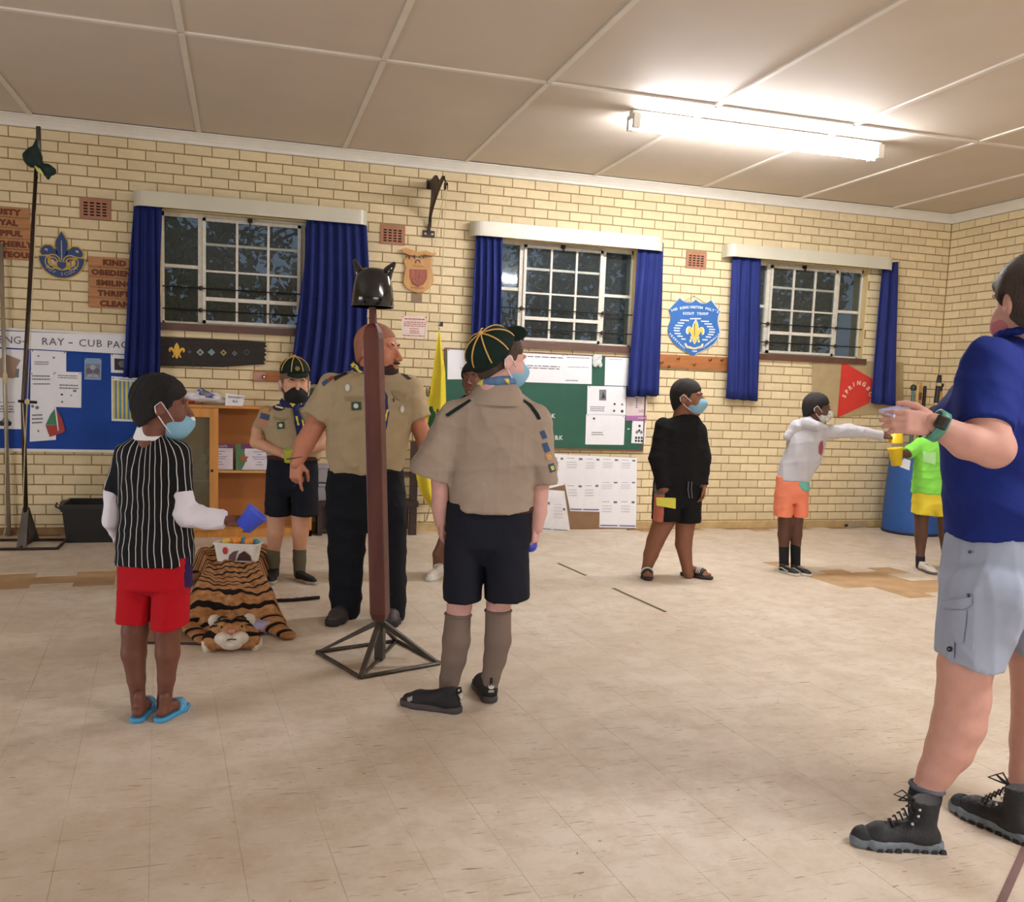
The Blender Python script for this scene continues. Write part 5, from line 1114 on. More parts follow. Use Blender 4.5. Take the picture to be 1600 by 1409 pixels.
for c_ in cor:
    d = c_-cc; d[2] = 0; d /= np.linalg.norm(d); n = np.array([-d[1], d[0], 0])*.012; top_ = ax_at(zt0)*np.array([1, 1, 0])+EZ*(zt0-.005)+d*.022
    MB().hexa([c_-n, c_+n, c_+n+EZ*.012, c_-n+EZ*.012], [top_-n-EZ*.03, top_+n-EZ*.03, top_+n, top_-n]).build('strut', st_m, t)
hz0, hz1 = upto(gT, 583, 480)[2], upto(gT, 583, 421)[2]; hh = hz1-hz0; hr = 31.5*wpx
hp = ax_at(hz0)*np.array([1, 1, 0])
t = thing('horned_helmet', 'glossy black bucket shaped helmet with two horns on the post', 'helmet', (hp[0], hp[1], hz0))
mb = MB(); mb.lathe([(hr, hz0), (hr*.985, hz0+hh*.25), (hr*.92, hz0+hh*.55), (hr*.82, hz0+hh*.8), (hr*.68, hz0+hh*.95), (hr*.45, hz0+hh*1.02), (0.0001, hz0+hh*1.04)], hp, 32)
mb.lathe([(0.0001, hz0+hh*1.0), (hr*.42, hz0+hh*.98), (hr*.64, hz0+hh*.9), (hr*.78, hz0+hh*.77), (hr*.88, hz0+hh*.53), (hr*.955, hz0+hh*.2), (hr*.97, hz0), (hr, hz0)], hp, 32)
bk_m = M('glossy_black', (20, 22, 22), rough=.14, var=.1, coat=.6); mb.build('shell', bk_m, t, smooth=True)
U = lambda x, y, o=0: upto(gT, x, y)-CF*o
for pts in (((566, 436), (560, 422), (553.5, 405)), ((601, 434), (609, 420), (617.5, 410))):
    MB().tube([U(*pts[0]), U(*pts[1]), U(*pts[2])], [.034, .021, .008], 12).build('horn', bk_m, t, smooth=True)
# --- tiger rug on a low cushion, tub of balls
tg = thing('tiger_rug', 'striped tiger skin rug with plush head spread over a low cushion', 'rug', G(362, 985))
def tiger_mat():
    m = bpy.data.materials.new('tiger_fur'); m.use_nodes = True; N = m.node_tree.nodes; L = m.node_tree.links; b = N['Principled BSDF']; b.inputs['Roughness'].default_value = .9; b.inputs['Specular IOR Level'].default_value = .15
    at = N.new('ShaderNodeAttribute'); at.attribute_name = 'fur'; sx = N.new('ShaderNodeSeparateXYZ'); L.new(at.outputs['Vector'], sx.inputs[0])
    def math_(op, a, b_=None, c=None):
        n = N.new('ShaderNodeMath'); n.operation = op
        for i, v in enumerate((a, b_, c)):
            if v is None: continue
            if isinstance(v, (int, float)): n.inputs[i].default_value = v
            else: L.new(v, n.inputs[i])
        return n.outputs[0]
    u_ = math_('ABSOLUTE', sx.outputs[0]); v_ = sx.outputs[1]
    no = N.new('ShaderNodeTexNoise'); no.inputs['Scale'].default_value = 3.2; no.inputs['Detail'].default_value = 2; L.new(at.outputs['Vector'], no.inputs['Vector'])
    # stripes run outwards from the spine and sweep back; each breaks up along its length
    ph = math_('ADD', math_('MULTIPLY', v_, 50), math_('ADD', math_('MULTIPLY', math_('SQRT', math_('ADD', u_, .002)), -8), math_('MULTIPLY', no.outputs['Fac'], 12)))
    w = math_('SINE', ph)
    no2 = N.new('ShaderNodeTexNoise'); no2.inputs['Scale'].default_value = 7; L.new(at.outputs['Vector'], no2.inputs['Vector'])
    th = math_('ADD', .06, math_('MULTIPLY', no2.outputs['Fac'], 1.05))
    st = math_('GREATER_THAN', w, th)
    no3 = N.new('ShaderNodeTexNoise'); no3.inputs['Scale'].default_value = 26; L.new(at.outputs['Vector'], no3.inputs['Vector'])
    rp = N.new('ShaderNodeValToRGB'); L.new(no3.outputs['Fac'], rp.inputs[0]); rp.color_ramp.elements[0].color = rgb((150, 98, 58)); rp.color_ramp.elements[1].color = rgb((196, 146, 98)); rp.color_ramp.elements[0].position = .3; rp.color_ramp.elements[1].position = .7
    pale = N.new('ShaderNodeMix'); pale.data_type = 'RGBA'; mr = N.new('ShaderNodeMapRange'); L.new(u_, mr.inputs[0]); mr.inputs[1].default_value = .27; mr.inputs[2].default_value = .42; mr.inputs[4].default_value = .7; L.new(mr.outputs[0], pale.inputs[0]); L.new(rp.outputs[0], pale.inputs[6]); pale.inputs[7].default_value = rgb((216, 196, 160))
    mx = N.new('ShaderNodeMix'); mx.data_type = 'RGBA'; L.new(st, mx.inputs[0]); L.new(pale.outputs[2], mx.inputs[6]); mx.inputs[7].default_value = rgb((30, 22, 20)); L.new(mx.outputs[2], b.inputs['Base Color'])
    n4 = N.new('ShaderNodeTexNoise'); n4.inputs['Scale'].default_value = 180; bp = N.new('ShaderNodeBump'); bp.inputs['Strength'].default_value = .5; bp.inputs['Distance'].default_value = .006; L.new(n4.outputs[0], bp.inputs['Height']); L.new(bp.outputs[0], b.inputs['Normal'])
    return m
tig_m = tiger_mat()
pF, pB = G(362, 996), G(366, 880); sp = pB-pF; LEN = np.linalg.norm(sp); sv = sp/LEN; su = np.array([sv[1], -sv[0], 0])
hw = .30
def tsm(a, b, x): x = min(1, max(0, (x-a)/(b-a))); return x*x*(3-2*x)
NU, NV = 44, 50; rugH = .17
def rug(s, t_):
    u_ = (s-.5)*2; v_ = t_
    # outline: broad shoulders and haunches, drawn-in waist
    w = hw*(.86+.10*math.cos(v_*2*PI*1.05)+.05*math.sin(9*v_))
    if v_ < .10: w *= .55+.45*tsm(0, .10, v_)
    if v_ > .9: w *= .55+.45*tsm(1.0, .9, v_)
    x = u_*w
    z = rugH*tsm(1.02, .72, abs(u_))*tsm(-.02, .20, v_)*tsm(1.02, .90, v_)
    z += .012*math.sin(14*v_+3*u_)*tsm(1, .6, abs(u_))*(z/rugH)+.010*math.sin(9*u_+5*v_)+.012
    p = pF+sv*(LEN*v_)+su*x; p[2] = max(.004, z+.004*math.sin(31*u_+17*v_)); return p
mb = MB(); mb.grid(rug, NU, NV, thick=EZ*-.0035)
me = mb.fixn(); uv = [( ((i/NU)-.5)*2*hw*1.0, j/NV*LEN) for j in range(NV+1) for i in range(NU+1)]; uv = uv+uv
at = me.attributes.new('fur', 'FLOAT_VECTOR', 'POINT'); at.data.foreach_set('vector', [c for a_, b_ in uv for c in (a_, b_, 0)])
link('pelt', me, tig_m, tg, smooth=True)
# legs spread on the floor, tail, cushion edge
def plate(name, pts, rs, flat, par, mat, furscale=1.0, flip=1):
    s = SDF(.03); P = [np.array(p, float) for p in pts]; s.limb([p*np.array([1, 1, 1/flat]) for p in P], rs); V, F = s.mesh(.012); V[:, 2] *= flat; V[:, 2] = np.maximum(V[:, 2], .003)
    me = np_mesh([(V, F)]); d = P[-1]-P[0]; L_ = np.linalg.norm(d); d = d/L_; fv = np.zeros((len(V), 3)); fv[:, 1] = (V-P[0])@d*1.1; fv[:, 0] = .12+np.abs((V-P[0])@np.array([-d[1], d[0], 0]))*.8
    at = me.attributes.new('fur', 'FLOAT_VECTOR', 'POINT'); at.data.foreach_set('vector', fv.ravel()); return link(name, me, mat, par, smooth=True)
plate('front_leg', [G(415, 960, .06), G(432, 982, .03), G(450, 992, .02)], [.085, .06, .045], .45, tg, tig_m)
plate('front_leg', [G(312, 958, .08), G(292, 976, .04), G(318, 1000, .02)], [.085, .055, .04], .45, tg, tig_m)
plate('hind_leg', [G(300, 900, .06), G(284, 895, .03)], [.08, .05], .45, tg, tig_m)
plate('hind_leg', [G(400, 880, .08), G(424, 872, .04)], [.06, .04], .45, tg, tig_m)
tl_ = [G(425, 941), G(455, 940), G(480, 938), G(499, 936)]
mb = MB(); mb.tube([p+EZ*.012 for p in tl_], [.010, .010, .012, .011], 8); ta_ = mb.build('tail', M('tail_fur_black', (28, 22, 20), rough=.9), tg, smooth=True)
mb = MB()
for x in (437, 448, 462, 476):
    p, q_ = G(x, 940.6-(x-425)*.07), G(x+4, 940.4-(x-425)*.07); mb.tube([p+EZ*.0125, q_+EZ*.0125], .0125, 8)
mb.build('tail_bands', M('tail_fur_pale', (206, 186, 160), rough=.9), tg)
cu = thing('cushion', 'pale lilac cushion pad peeping out under the tiger rug', 'cushion', G(415, 985))
s = SDF(.01); e1 = G(404, 990, .0); fwd = sv; 
c0 = G(410, 988)+sv*.10; s.box(c0+EZ*.032, (.10, .14, .032), .02, np.stack([su, sv, EZ], 1)); V, F = s.mesh(.01); link('pad', np_mesh([(V, F)]), M('lilac_pad', (168, 156, 190), rough=.8), cu, smooth=True)
mt = thing('floor_mat', 'thin brown mat with dark edge under the tiger rug', 'mat', G(262, 1003)); q0 = [G(228, 1006), G(318, 1008), G(318, 960), G(236, 958)]
MB().hexa([p for p in q0], [p+EZ*.012 for p in q0]).build('mat_edge', M('mat_dark', (66, 48, 40), rough=.9), mt); qc = sum(q0)/4
MB().hexa([qc+(p-qc)*.97+EZ*.012 for p in q0], [qc+(p-qc)*.97+EZ*.016 for p in q0]).build('mat_face', M('mat_brown', (150, 112, 84), rough=.9), mt)
# the plush head: muzzle towards the photographer
hc = G(362, 1015)+EZ*.085; fz = EZ; hy = -sv*.9+EZ*.42; hy /= np.linalg.norm(hy)
Mh = frame(hc, hy, EZ)
def hl(p): return Mh[:3, :3]@np.array(p, float)+Mh[:3, 3]
R3 = Mh[:3, :3]
s = SDF(.022); s.ell(hl((0, -.02, 0)), (.115, .10, .082), R3); s.ell(hl((.045, .05, -.03)), (.045, .05, .036), R3); s.ell(hl((-.045, .05, -.03)), (.045, .05, .036), R3); s.ell(hl((0, .05, .012)), (.034, .06, .03), R3); s.ell(hl((0, .03, -.062)), (.05, .05, .025), R3)
for k in (-1, 1): s.ell(hl((k*.095, -.02, -.03)), (.05, .06, .055), R3)
s.folds(.002, 150, 2); V, F = s.mesh(.007); fv = (V-hc)@R3
me = np_mesh([(V, F)]); at = me.attributes.new('fur', 'FLOAT_VECTOR', 'POINT'); at.data.foreach_set('vector', np.stack([fv[:, 0]*1.5, fv[:, 2]*1.5-.0*fv[:, 1], 0*fv[:, 0]], 1).ravel()); hd = link('head', me, tig_m, tg, smooth=True)
wf_m = M('white_plush', (214, 202, 184), rough=.95, var=.12, scale=30, bump=.5, bscale=200)
s = SDF(.015); s.ell(hl((.04, .065, -.035)), (.044, .045, .034), R3); s.ell(hl((-.04, .065, -.035)), (.044, .045, .034), R3); s.ell(hl((0, .045, -.068)), (.05, .045, .022), R3); V, F = s.mesh(.007); link('muzzle', np_mesh([(V, F)]), wf_m, hd, smooth=True)
for k in (-1, 1):
    s = SDF(.01); s.ell(hl((k*.085, -.045, .075)), (.032, .016, .034), R3); V, F = s.mesh(.006); link('ear', np_mesh([(V, F)]), wf_m, hd, smooth=True)
    MB().ball(hl((k*.048, .058, .022)), .013, 10, 8).build('eye', M('tiger_eye', (196, 160, 60), rough=.15), hd, smooth=True); MB().ball(hl((k*.049, .068, .022)), .007, 8, 6).build('pupil', M('pupil_black', (12, 12, 12), rough=.1), hd, smooth=True)
    s = SDF(.02); s.ell(hl((k*.115, -.03, -.045)), (.035, .05, .05), R3); s.folds(.004, 130, 4+k); V, F = s.mesh(.007); link('cheek_ruff', np_mesh([(V, F)]), wf_m, hd, smooth=True)
mb = MB(); mb.ball(hl((0, .112, -.008)), (.018, .012, .012), 10, 8); mb.build('nose', M('pink_nose', (196, 128, 112), rough=.5), hd, smooth=True)
bkf = M('black_plush', (26, 22, 22), rough=.95); mb = MB()
for k in (-1, 1):
    for a_, b_, c_ in (((.03, .05, .055), (.06, .035, .06), (.085, .0, .055)), ((.02, .035, .075), (.05, .02, .08), (.07, -.01, .075)), ((.085, .045, .0), (.10, .02, -.01), (.12, .0, -.03)), ((.09, .04, -.03), (.11, .02, -.045), (.125, .0, -.06)), ((.07, .055, .03), (.09, .03, .035), (.105, .0, .03))):
        mb.tube([hl((k*x, y+.004, z)) for x, y, z in (a_, b_, c_)], [.003, .007, .003], 5)
mb.tube([hl((-.03, .095, -.05)), hl((0, .112, -.048)), hl((.03, .095, -.05))], .003, 5)
mb.build('face_stripes', bkf, hd)
# ice-cream tub
cT = G(368, 889, rugH+.006); ztb = rugH+.016
cT = G(368, 878, ztb); e = CR*np.array([1, 1, 0]); e /= np.linalg.norm(e); f_ = np.array([-e[1], e[0], 0])
dT = (cT-CAM)@CF; k = dT/FPX
t = thing('ball_tub', 'white ice-cream tub with brown print standing on the tiger rug', 'tub', cT); wb, wt, hb = 30*k, 35.5*k, 27*k; db, dt_ = .055, .065
cb_ = cT+f_*db
def tubring(w, d, z): 
    r_ = .022; o = []
    for sx, sy, a0 in ((1, -1, -PI/2), (1, 1, 0), (-1, 1, PI/2), (-1, -1, PI)):
        for q in range(4): an = a0+PI/2*q/3; o.append(cb_+e*(sx*(w-r_)+r_*math.cos(an))+f_*(sy*(d-r_)+r_*math.sin(an))+EZ*z)
    return o
def ringsolid(mb, rings, mi=0):
    n = len(rings[0]); v = [p for r in rings for p in r]; f = [(i*n+k_, i*n+(k_+1) % n, (i+1)*n+(k_+1) % n, (i+1)*n+k_) for i in range(len(rings)-1) for k_ in range(n)]; f.append(tuple(range(n))[::-1]); f.append(tuple((len(rings)-1)*n+k_ for k_ in range(n))); mb.add(v, f, mi)
mb = MB(); ringsolid(mb, [tubring(wb, db, 0), tubring(wt-.004, dt_-.004, hb), tubring(wt+.003, dt_+.003, hb), tubring(wt+.003, dt_+.003, hb+.01), tubring(wt-.006, dt_-.006, hb+.01), tubring(wb-.004, db-.004, .02)]); tub_o = mb.build('tub', M('tub_white', (232, 226, 216), rough=.35), t, smooth=False)
for nm, pts, cc in (('brown_print', [(-.35, .1), (.0, .1), (.05, .45), (.15, .7), (-.1, .62), (-.3, .4)], (110, 82, 78)), ('dark_print', [(.05, .1), (.8, .1), (.75, .4), (.45, .68), (.2, .5)], (70, 48, 46)), ('red_roundel', [(-.5+.13*math.cos(i), .66+.22*math.sin(i)) for i in np.linspace(0, 5.6, 9)], (196, 60, 56))):
    P4 = [cb_+e*(x*wb*1.05)-f_*(db+(dt_-db)*y+.002)+EZ*(hb*y) for x, y in pts]; MB().prism(P4, -f_*.0015).build(nm, M('tubprint_'+nm, cc, rough=.4), t)
for i, (dx, dy, dz, cc, lab) in enumerate(((-.55, .0, .0, (232, 190, 84), 'yellow ball at the left end of the white tub'), (-.05, -.1, .014, (240, 150, 60), 'orange ball in the middle of the white tub'), (.52, -.15, .008, (240, 150, 60), 'orange ball at the right end of the white tub'), (.24, .3, .004, (72, 150, 170), 'blue ball between the two orange balls'), (.78, .35, -.006, (72, 150, 170), 'blue ball in the far right corner of tub'), (-.3, .45, -.004, (240, 170, 84), 'pale orange ball at the back left of the tub'))):
    r_ = .028; p = cb_+e*(dx*wt*.95)+f_*(dy*dt_)+EZ*(hb+.008+dz)
    mb = MB(); mb.ball(p, r_, 16, 12); o = solo('ball', mb.mesh(), M('ball_%d' % (cc[0]+cc[2]), cc, rough=.4), lab, 'ball', 'balls in the tub', base=p-EZ*r_, smooth=True)
# --- blue drum with staves
gD = G(1443, 838); rD = 46.5*((gD-CAM)@CF)/FPX; gD = gD+np.array([CF[0], CF[1], 0])*rD*.9; zD = upto(gD, 1443, 706)[2]
t = thing('blue_drum', 'blue plastic drum in the corner behind the child in green', 'drum', (gD[0], gD[1], 0)); c = np.array([gD[0], gD[1], 0])
MB().lathe([(rD*.97, 0), (rD, .02), (rD*1.0, .2), (rD*.97, zD*.6), (rD*.92, zD*.9), (rD*.90, zD-.03), (rD*.94, zD-.02), (rD*.94, zD), (rD*.86, zD), (rD*.86, zD-.2), (rD*.9, .03)], c, 36).build('drum', M('drum_blue', (34, 84, 156), rough=.5, var=.12), t, smooth=True)
MB().lathe([(rD*.985, .0), (rD*1.01, .005), (rD*1.01, .02), (rD*1.0, .03)], c, 36).build('base_ring', M('drum_dark', (20, 32, 58), rough=.6), t, smooth=True)
oD = lambda x, y: upto(gD, x, y)
sv_ = [((1424, 606), (1427, 690), .02, (92, 116, 104), 'grey green capped stave at the left in the blue drum', 'cap'), ((1437, 597), (1438, 690), .028, (196, 150, 70), 'yellow and red bat handle standing in the blue drum', 'band'), ((1449, 603), (1453, 690), .018, (44, 32, 34), 'thin dark stick standing in the blue drum', None), ((1465, 586), (1462, 690), .026, (38, 32, 40), 'tallest black and gold stave standing in the blue drum', 'gold'), ((1468, 611), (1472, 690), .036, (206, 164, 96), 'pale wooden bat in the front of the blue drum', None), ((1475, 602), (1469, 690), .014, (36, 44, 42), 'short dark knobbed stick at the right in the drum', 'knob'), ((1431, 600), (1432, 690), .016, (206, 172, 110), 'slim pale stave between the green and yellow ones', None)]
for i, (a_, b_, r_, cc, lab, ex_) in enumerate(sv_):
    top_ = oD(*a_)+CF*(.05*(i % 3)-.05)*np.array([1, 1, 0]); bot = np.array([gD[0]+(top_[0]-gD[0])*.5, gD[1]+(top_[1]-gD[1])*.5, .05+.002*i])
    t = thing('stave', lab, 'stave', bot, 'staves in the blue drum'); d = top_-bot
    MB().tube([bot, bot+d*.97, top_], [r_, r_, r_*.8], 10).build('shaft', M('stave_%d' % i, cc, rough=.5, var=.2), t, smooth=True)
    if ex_ == 'band':
        for q in (.88, .80): MB().tube([bot+d*q, bot+d*(q+.05)], r_*1.06, 10).build('band', M('band_red', (120, 44, 34), rough=.5), t)
    if ex_ == 'gold':
        for q in (.93, .80, .72): MB().tube([bot+d*q, bot+d*(q+.02)], r_*1.08, 10).build('band', M('band_gold', (196, 172, 120), rough=.4), t)
    if ex_ in ('cap', 'knob'): MB().ball(top_, (r_*1.6, r_*1.6, r_*1.8), 10, 8).build('end_knob', M('knob_dark', (44, 52, 50), rough=.5), t, smooth=True)
# --- bottle lying on the floor by the wall
pa, pb = G(1322, 826)+EZ*.035, G(1352, 823)+EZ*.035; d = (pb-pa); L_ = np.linalg.norm(d); d /= L_
t = thing('plastic_bottle', 'clear plastic bottle lying on the floor against the wall', 'bottle', pa-EZ*.035)
MB().lathe([(.012, .0), (.013, .03), (.034, .07), (.035, L_*.55), (.031, L_*.6), (.035, L_*.65), (.035, L_-.01), (.025, L_)], pa, 16, axis=d).build('bottle', M('clear_pet', (206, 196, 176), rough=.12, alpha=.35), t, smooth=True)
MB().lathe([(.015, -.012), (.015, .012)], pa, 12, axis=d).build('cap', M('cap_dark', (40, 24, 22), rough=.5), t)
# ================================================================== people
FE = np.array([math.cos(YAW), -math.sin(YAW), 0]); FF = np.array([math.sin(YAW), math.cos(YAW), 0])
def _ccone(a, b, ra, rb):
    """cone with a flat end at b: a sleeve or trouser leg cut off at its hem"""
    f, lo, hi = _cone(a, b, ra, rb); a = np.array(a, float); b = np.array(b, float); d = (b-a)/np.linalg.norm(b-a)
    return (lambda x, y, z: np.maximum(f(x, y, z), (x-b[0])*d[0]+(y-b[1])*d[1]+(z-b[2])*d[2])), lo, hi
def nrm(v): v = np.array(v, float); return v/np.linalg.norm(v)
# ---- head, in its own frame: y to the face, z up, x to the person's right
def head_sdf(full=1.0):
    s = SDF(.018)
    s.ell((0, -.014, .024), (.075, .094, .086)); s.ell((0, .030, -.030), (.062*full, .060, .072), k=.02); s.ell((0, .034, -.078), (.048*full, .050, .036), k=.02); s.ell((0, .066, -.097), (.022*full, .018, .017), k=.015)
    for k in (-1, 1):
        s.ell((k*.040*full, .056, -.034), (.024, .022, .026), k=.015); s.ell((k*.033, .074, .026), (.024, .009, .008), k=.012)
        R = np.array(Matrix.Rotation(k*.25, 3, 'Z')@Matrix.Rotation(-.2, 3, 'X')); s.ell((k*.081, -.012, -.010), (.008, .021, .032), R, k=.006)
        s.add(_ell((k*.0335, .090, .003), (.016, .015, .0085)), 0, 's'); s.add(_ell((k*.092, -.006, -.008), (.008, .011, .019)), 0, 's')
    s.cone((0, .084, .010), (0, .108, -.030), .0085, .0125, k=.01)
    for k in (-1, 1): s.ell((k*.012, .098, -.034), (.009, .010, .008), k=.006)
    s.ell((0, .089, -.060), (.024, .010, .0058), k=.004); s.ell((0, .087, -.071), (.021, .010, .0062), k=.004)
    s.cone((0, -.022, -.055), (0, -.040, -.165), .050*full, .054*full, k=.02)
    return s
HEAD = head_sdf().mesh(.0042); HEAD_FULL = head_sdf(1.16).mesh(.0042)
def hair_sdf(t, front=.052, nape=-.098, ampl=.0, freq=90, side=.0):
    """hair that thins out towards an uneven hairline and leaves the ears free"""
    s = SDF(.01); f0, lo, hi = _ell((0, -.016, .027), (.0745+t+side, .094+t, .087+t)); f1, lo1, hi1 = _ell((0, -.045, -.035), (.057+t, .050+t, .07))
    yz = np.array([.085, front]), np.array([-.085, nape]); d = yz[1]-yz[0]; n = nrm((0, -d[1], d[0])); n = n if n[2] < 0 else -n
    def f(x, y, z):
        a, b = f0(x, y, z), f1(x, y, z); m = np.clip(.5+.5*(a-b)/.03, 0, 1); h = a+(b-a)*m-.03*m*(1-m)
        e = (y-.085)*n[1]+(z-front)*n[2]+.004*np.sin(x*70+1)*np.cos(z*40)+.55*np.maximum(np.abs(x)-.045, 0)*(y > .03)
        k = np.maximum(.016-np.abs(h-e), 0)/.016; return np.maximum(h, e)+k*k*.004
    s.add((f, np.minimum(lo, lo1), np.maximum(hi, hi1)))
    for k in (-1, 1): s.add(_ell((k*.095, -.008, -.018), (.034, .024, .036)), 0, 's')
    if ampl: s.folds(ampl, freq, 11)
    return s
HAIR = {'short': hair_sdf(.007, ampl=.0010).mesh(.0045), 'afro': hair_sdf(.015, .056, -.100, .0016, 150, .003).mesh(.0045), 'woman': hair_sdf(.017, .05, -.125, .004, 60, .006).mesh(.0045), 'crop': hair_sdf(.0030, .066, -.08).mesh(.0045)}
def mask_sdf(dz=0.0, big=1.0):
    s = SDF(.012); s.ell((0, .046, -.052+dz), (.064*big, .064*big, .056*big)); s.ell((0, .090, -.032+dz), (.027, .036, .030), k=.025)
    s.plane((0, .012, 0), (0, -1, 0)); s.plane((0, .0, -.006+dz), (0, -.25, 1)); s.plane((0, 0, -.110+dz), (0, 0, -1)); return s
MASK = {'fit': mask_sdf().mesh(.005), 'low': mask_sdf(-.026).mesh(.005), 'big': mask_sdf(-.012, 1.06).mesh(.005)}
def cap_parts():
    s = SDF(.01); s.ell((0, -.012, .040), (.086, .104, .086)); s.plane((0, 0, .030), (0, .18, -1)); dome = s.mesh(.006)
    s = SDF(.01); s.ell((0, .100, .034), (.062, .052, .0075), np.array(Matrix.Rotation(-.25, 3, 'X'))); s.plane((0, .07, 0), (0, -1, 0)); peak = s.mesh(.005)
    return dome, peak
CAP = cap_parts()
# ---- right hand: origin at the wrist, y along the fingers, z out of the back of the hand, thumb towards -x
def hand_sdf(curl, thumb=.4, point=False, spread=0.0):
    s = SDF(.006); s.cone((0, -.02, 0), (0, .015, 0), .021, .022, k=.012); s.box((0, .048, 0), (.037, .043, .0125), .0125, k=.012); s.ell((-.024, .030, -.010), (.016, .026, .012), k=.012)
    for i, (x, l) in enumerate(((-.0275, .070), (-.0095, .079), (.0095, .074), (.0270, .058))):
        c = curl*(.25 if (point and i == 0) else 1.0)*(1+.05*i); a = 0; p = np.array([x, .086-(.004 if i == 3 else 0), 0.0]); sx = spread*(i-1.5)
        for q, (f, r0, r1) in enumerate(((.42, .0092, .0085), (.32, .0085, .0078), (.26, .0078, .0068))):
            a += c*(.8, 1.15, .8)[q]; d = np.array([sx, math.cos(a), -math.sin(a)]); n = p+d*l*f; s.cone(p, n, r0, r1, k=.004); p = n
    t = thumb; a = np.array([-.030, .018, -.006]); b = a+np.array([-.026*math.cos(t), .030, -.012-.018*math.sin(t)]); c = b+np.array([-.010+.016*t, .028, -.006-.012*t]); e = c+np.array([.004*t, .020, -.004-.006*t])
    s.cone(a, b, .0135, .0112, k=.008); s.cone(b, c, .0112, .0095, k=.004); s.cone(c, e, .0095, .0078, k=.003)
    return s
HANDS = {n: hand_sdf(*a).mesh(.0042) for n, a in {'relaxed': (.38, .5), 'grip': (.80, .9), 'flat': (.12, .2), 'point': (.95, .8, True), 'hold': (.45, .15)}.items()}
# ---- shoes: origin under the ankle, y to the toe, adult length .28
def sole_sdf(h=.028, g=0.0):
    s = SDF(.02); s.limb([(0, -.050, .016), (.002, .05, .016), (.004, .125, .016), (.002, .178, .018)], [.038+g, .038+g, .049+g, .036+g], k=.03); s.plane((0, 0, 0), (0, 0, -1)); s.plane((0, 0, h), (0, 0, 1)); return s
def upper_sdf(collar=.085, rc=.043):
    s = SDF(.025); s.limb([(0, -.046, .040), (0, .03, .052), (.003, .12, .036), (.002, .172, .026)], [.036, .040, .043, .033]); s.cone((0, -.018, .05), (0, -.022, collar), .042, rc); s.plane((0, 0, .018), (0, 0, -1)); s.plane((0, -.02, collar), (0, .15, 1)); return s
SHOE = {'sole': sole_sdf(.030, .002).mesh(.006), 'low': upper_sdf(.088).mesh(.006), 'mid': upper_sdf(.105, .042).mesh(.006), 'boot': upper_sdf(.172, .046).mesh(.006), 'boot_sole': sole_sdf(.034, .005).folds(.0022, 90, 3).mesh(.005), 'slide_sole': sole_sdf(.026, .003).mesh(.006)}
def foot_sdf():
    s = SDF(.016); s.limb([(0, -.046, .050), (0, .03, .058), (.002, .10, .046), (.002, .135, .040)], [.030, .032, .034, .030]); s.cone((0, -.012, .06), (0, -.018, .13), .034, .030)
    for i, x in enumerate((-.028, -.012, .003, .017, .030)): s.cone((x, .135, .038), (x*1.05, .182-.007*abs(i-1)*1.1, .034), .012 if i else .014, .010 if i else .012, k=.008)
    s.plane((0, 0, .022), (0, 0, -1)); return s
FOOT = foot_sdf().mesh(.005)
def strap_sdf():
    s = SDF(.01); s.cone((0, .072, .040), (.003, .125, .034), .052, .050); s.plane((0, .068, 0), (0, -1, .3)); s.plane((0, .128, 0), (0, 1, -.2)); s.plane((0, 0, .018), (0, 0, -1)); return s
STRAP = strap_sdf().mesh(.005)
KIND_STUFF = {}
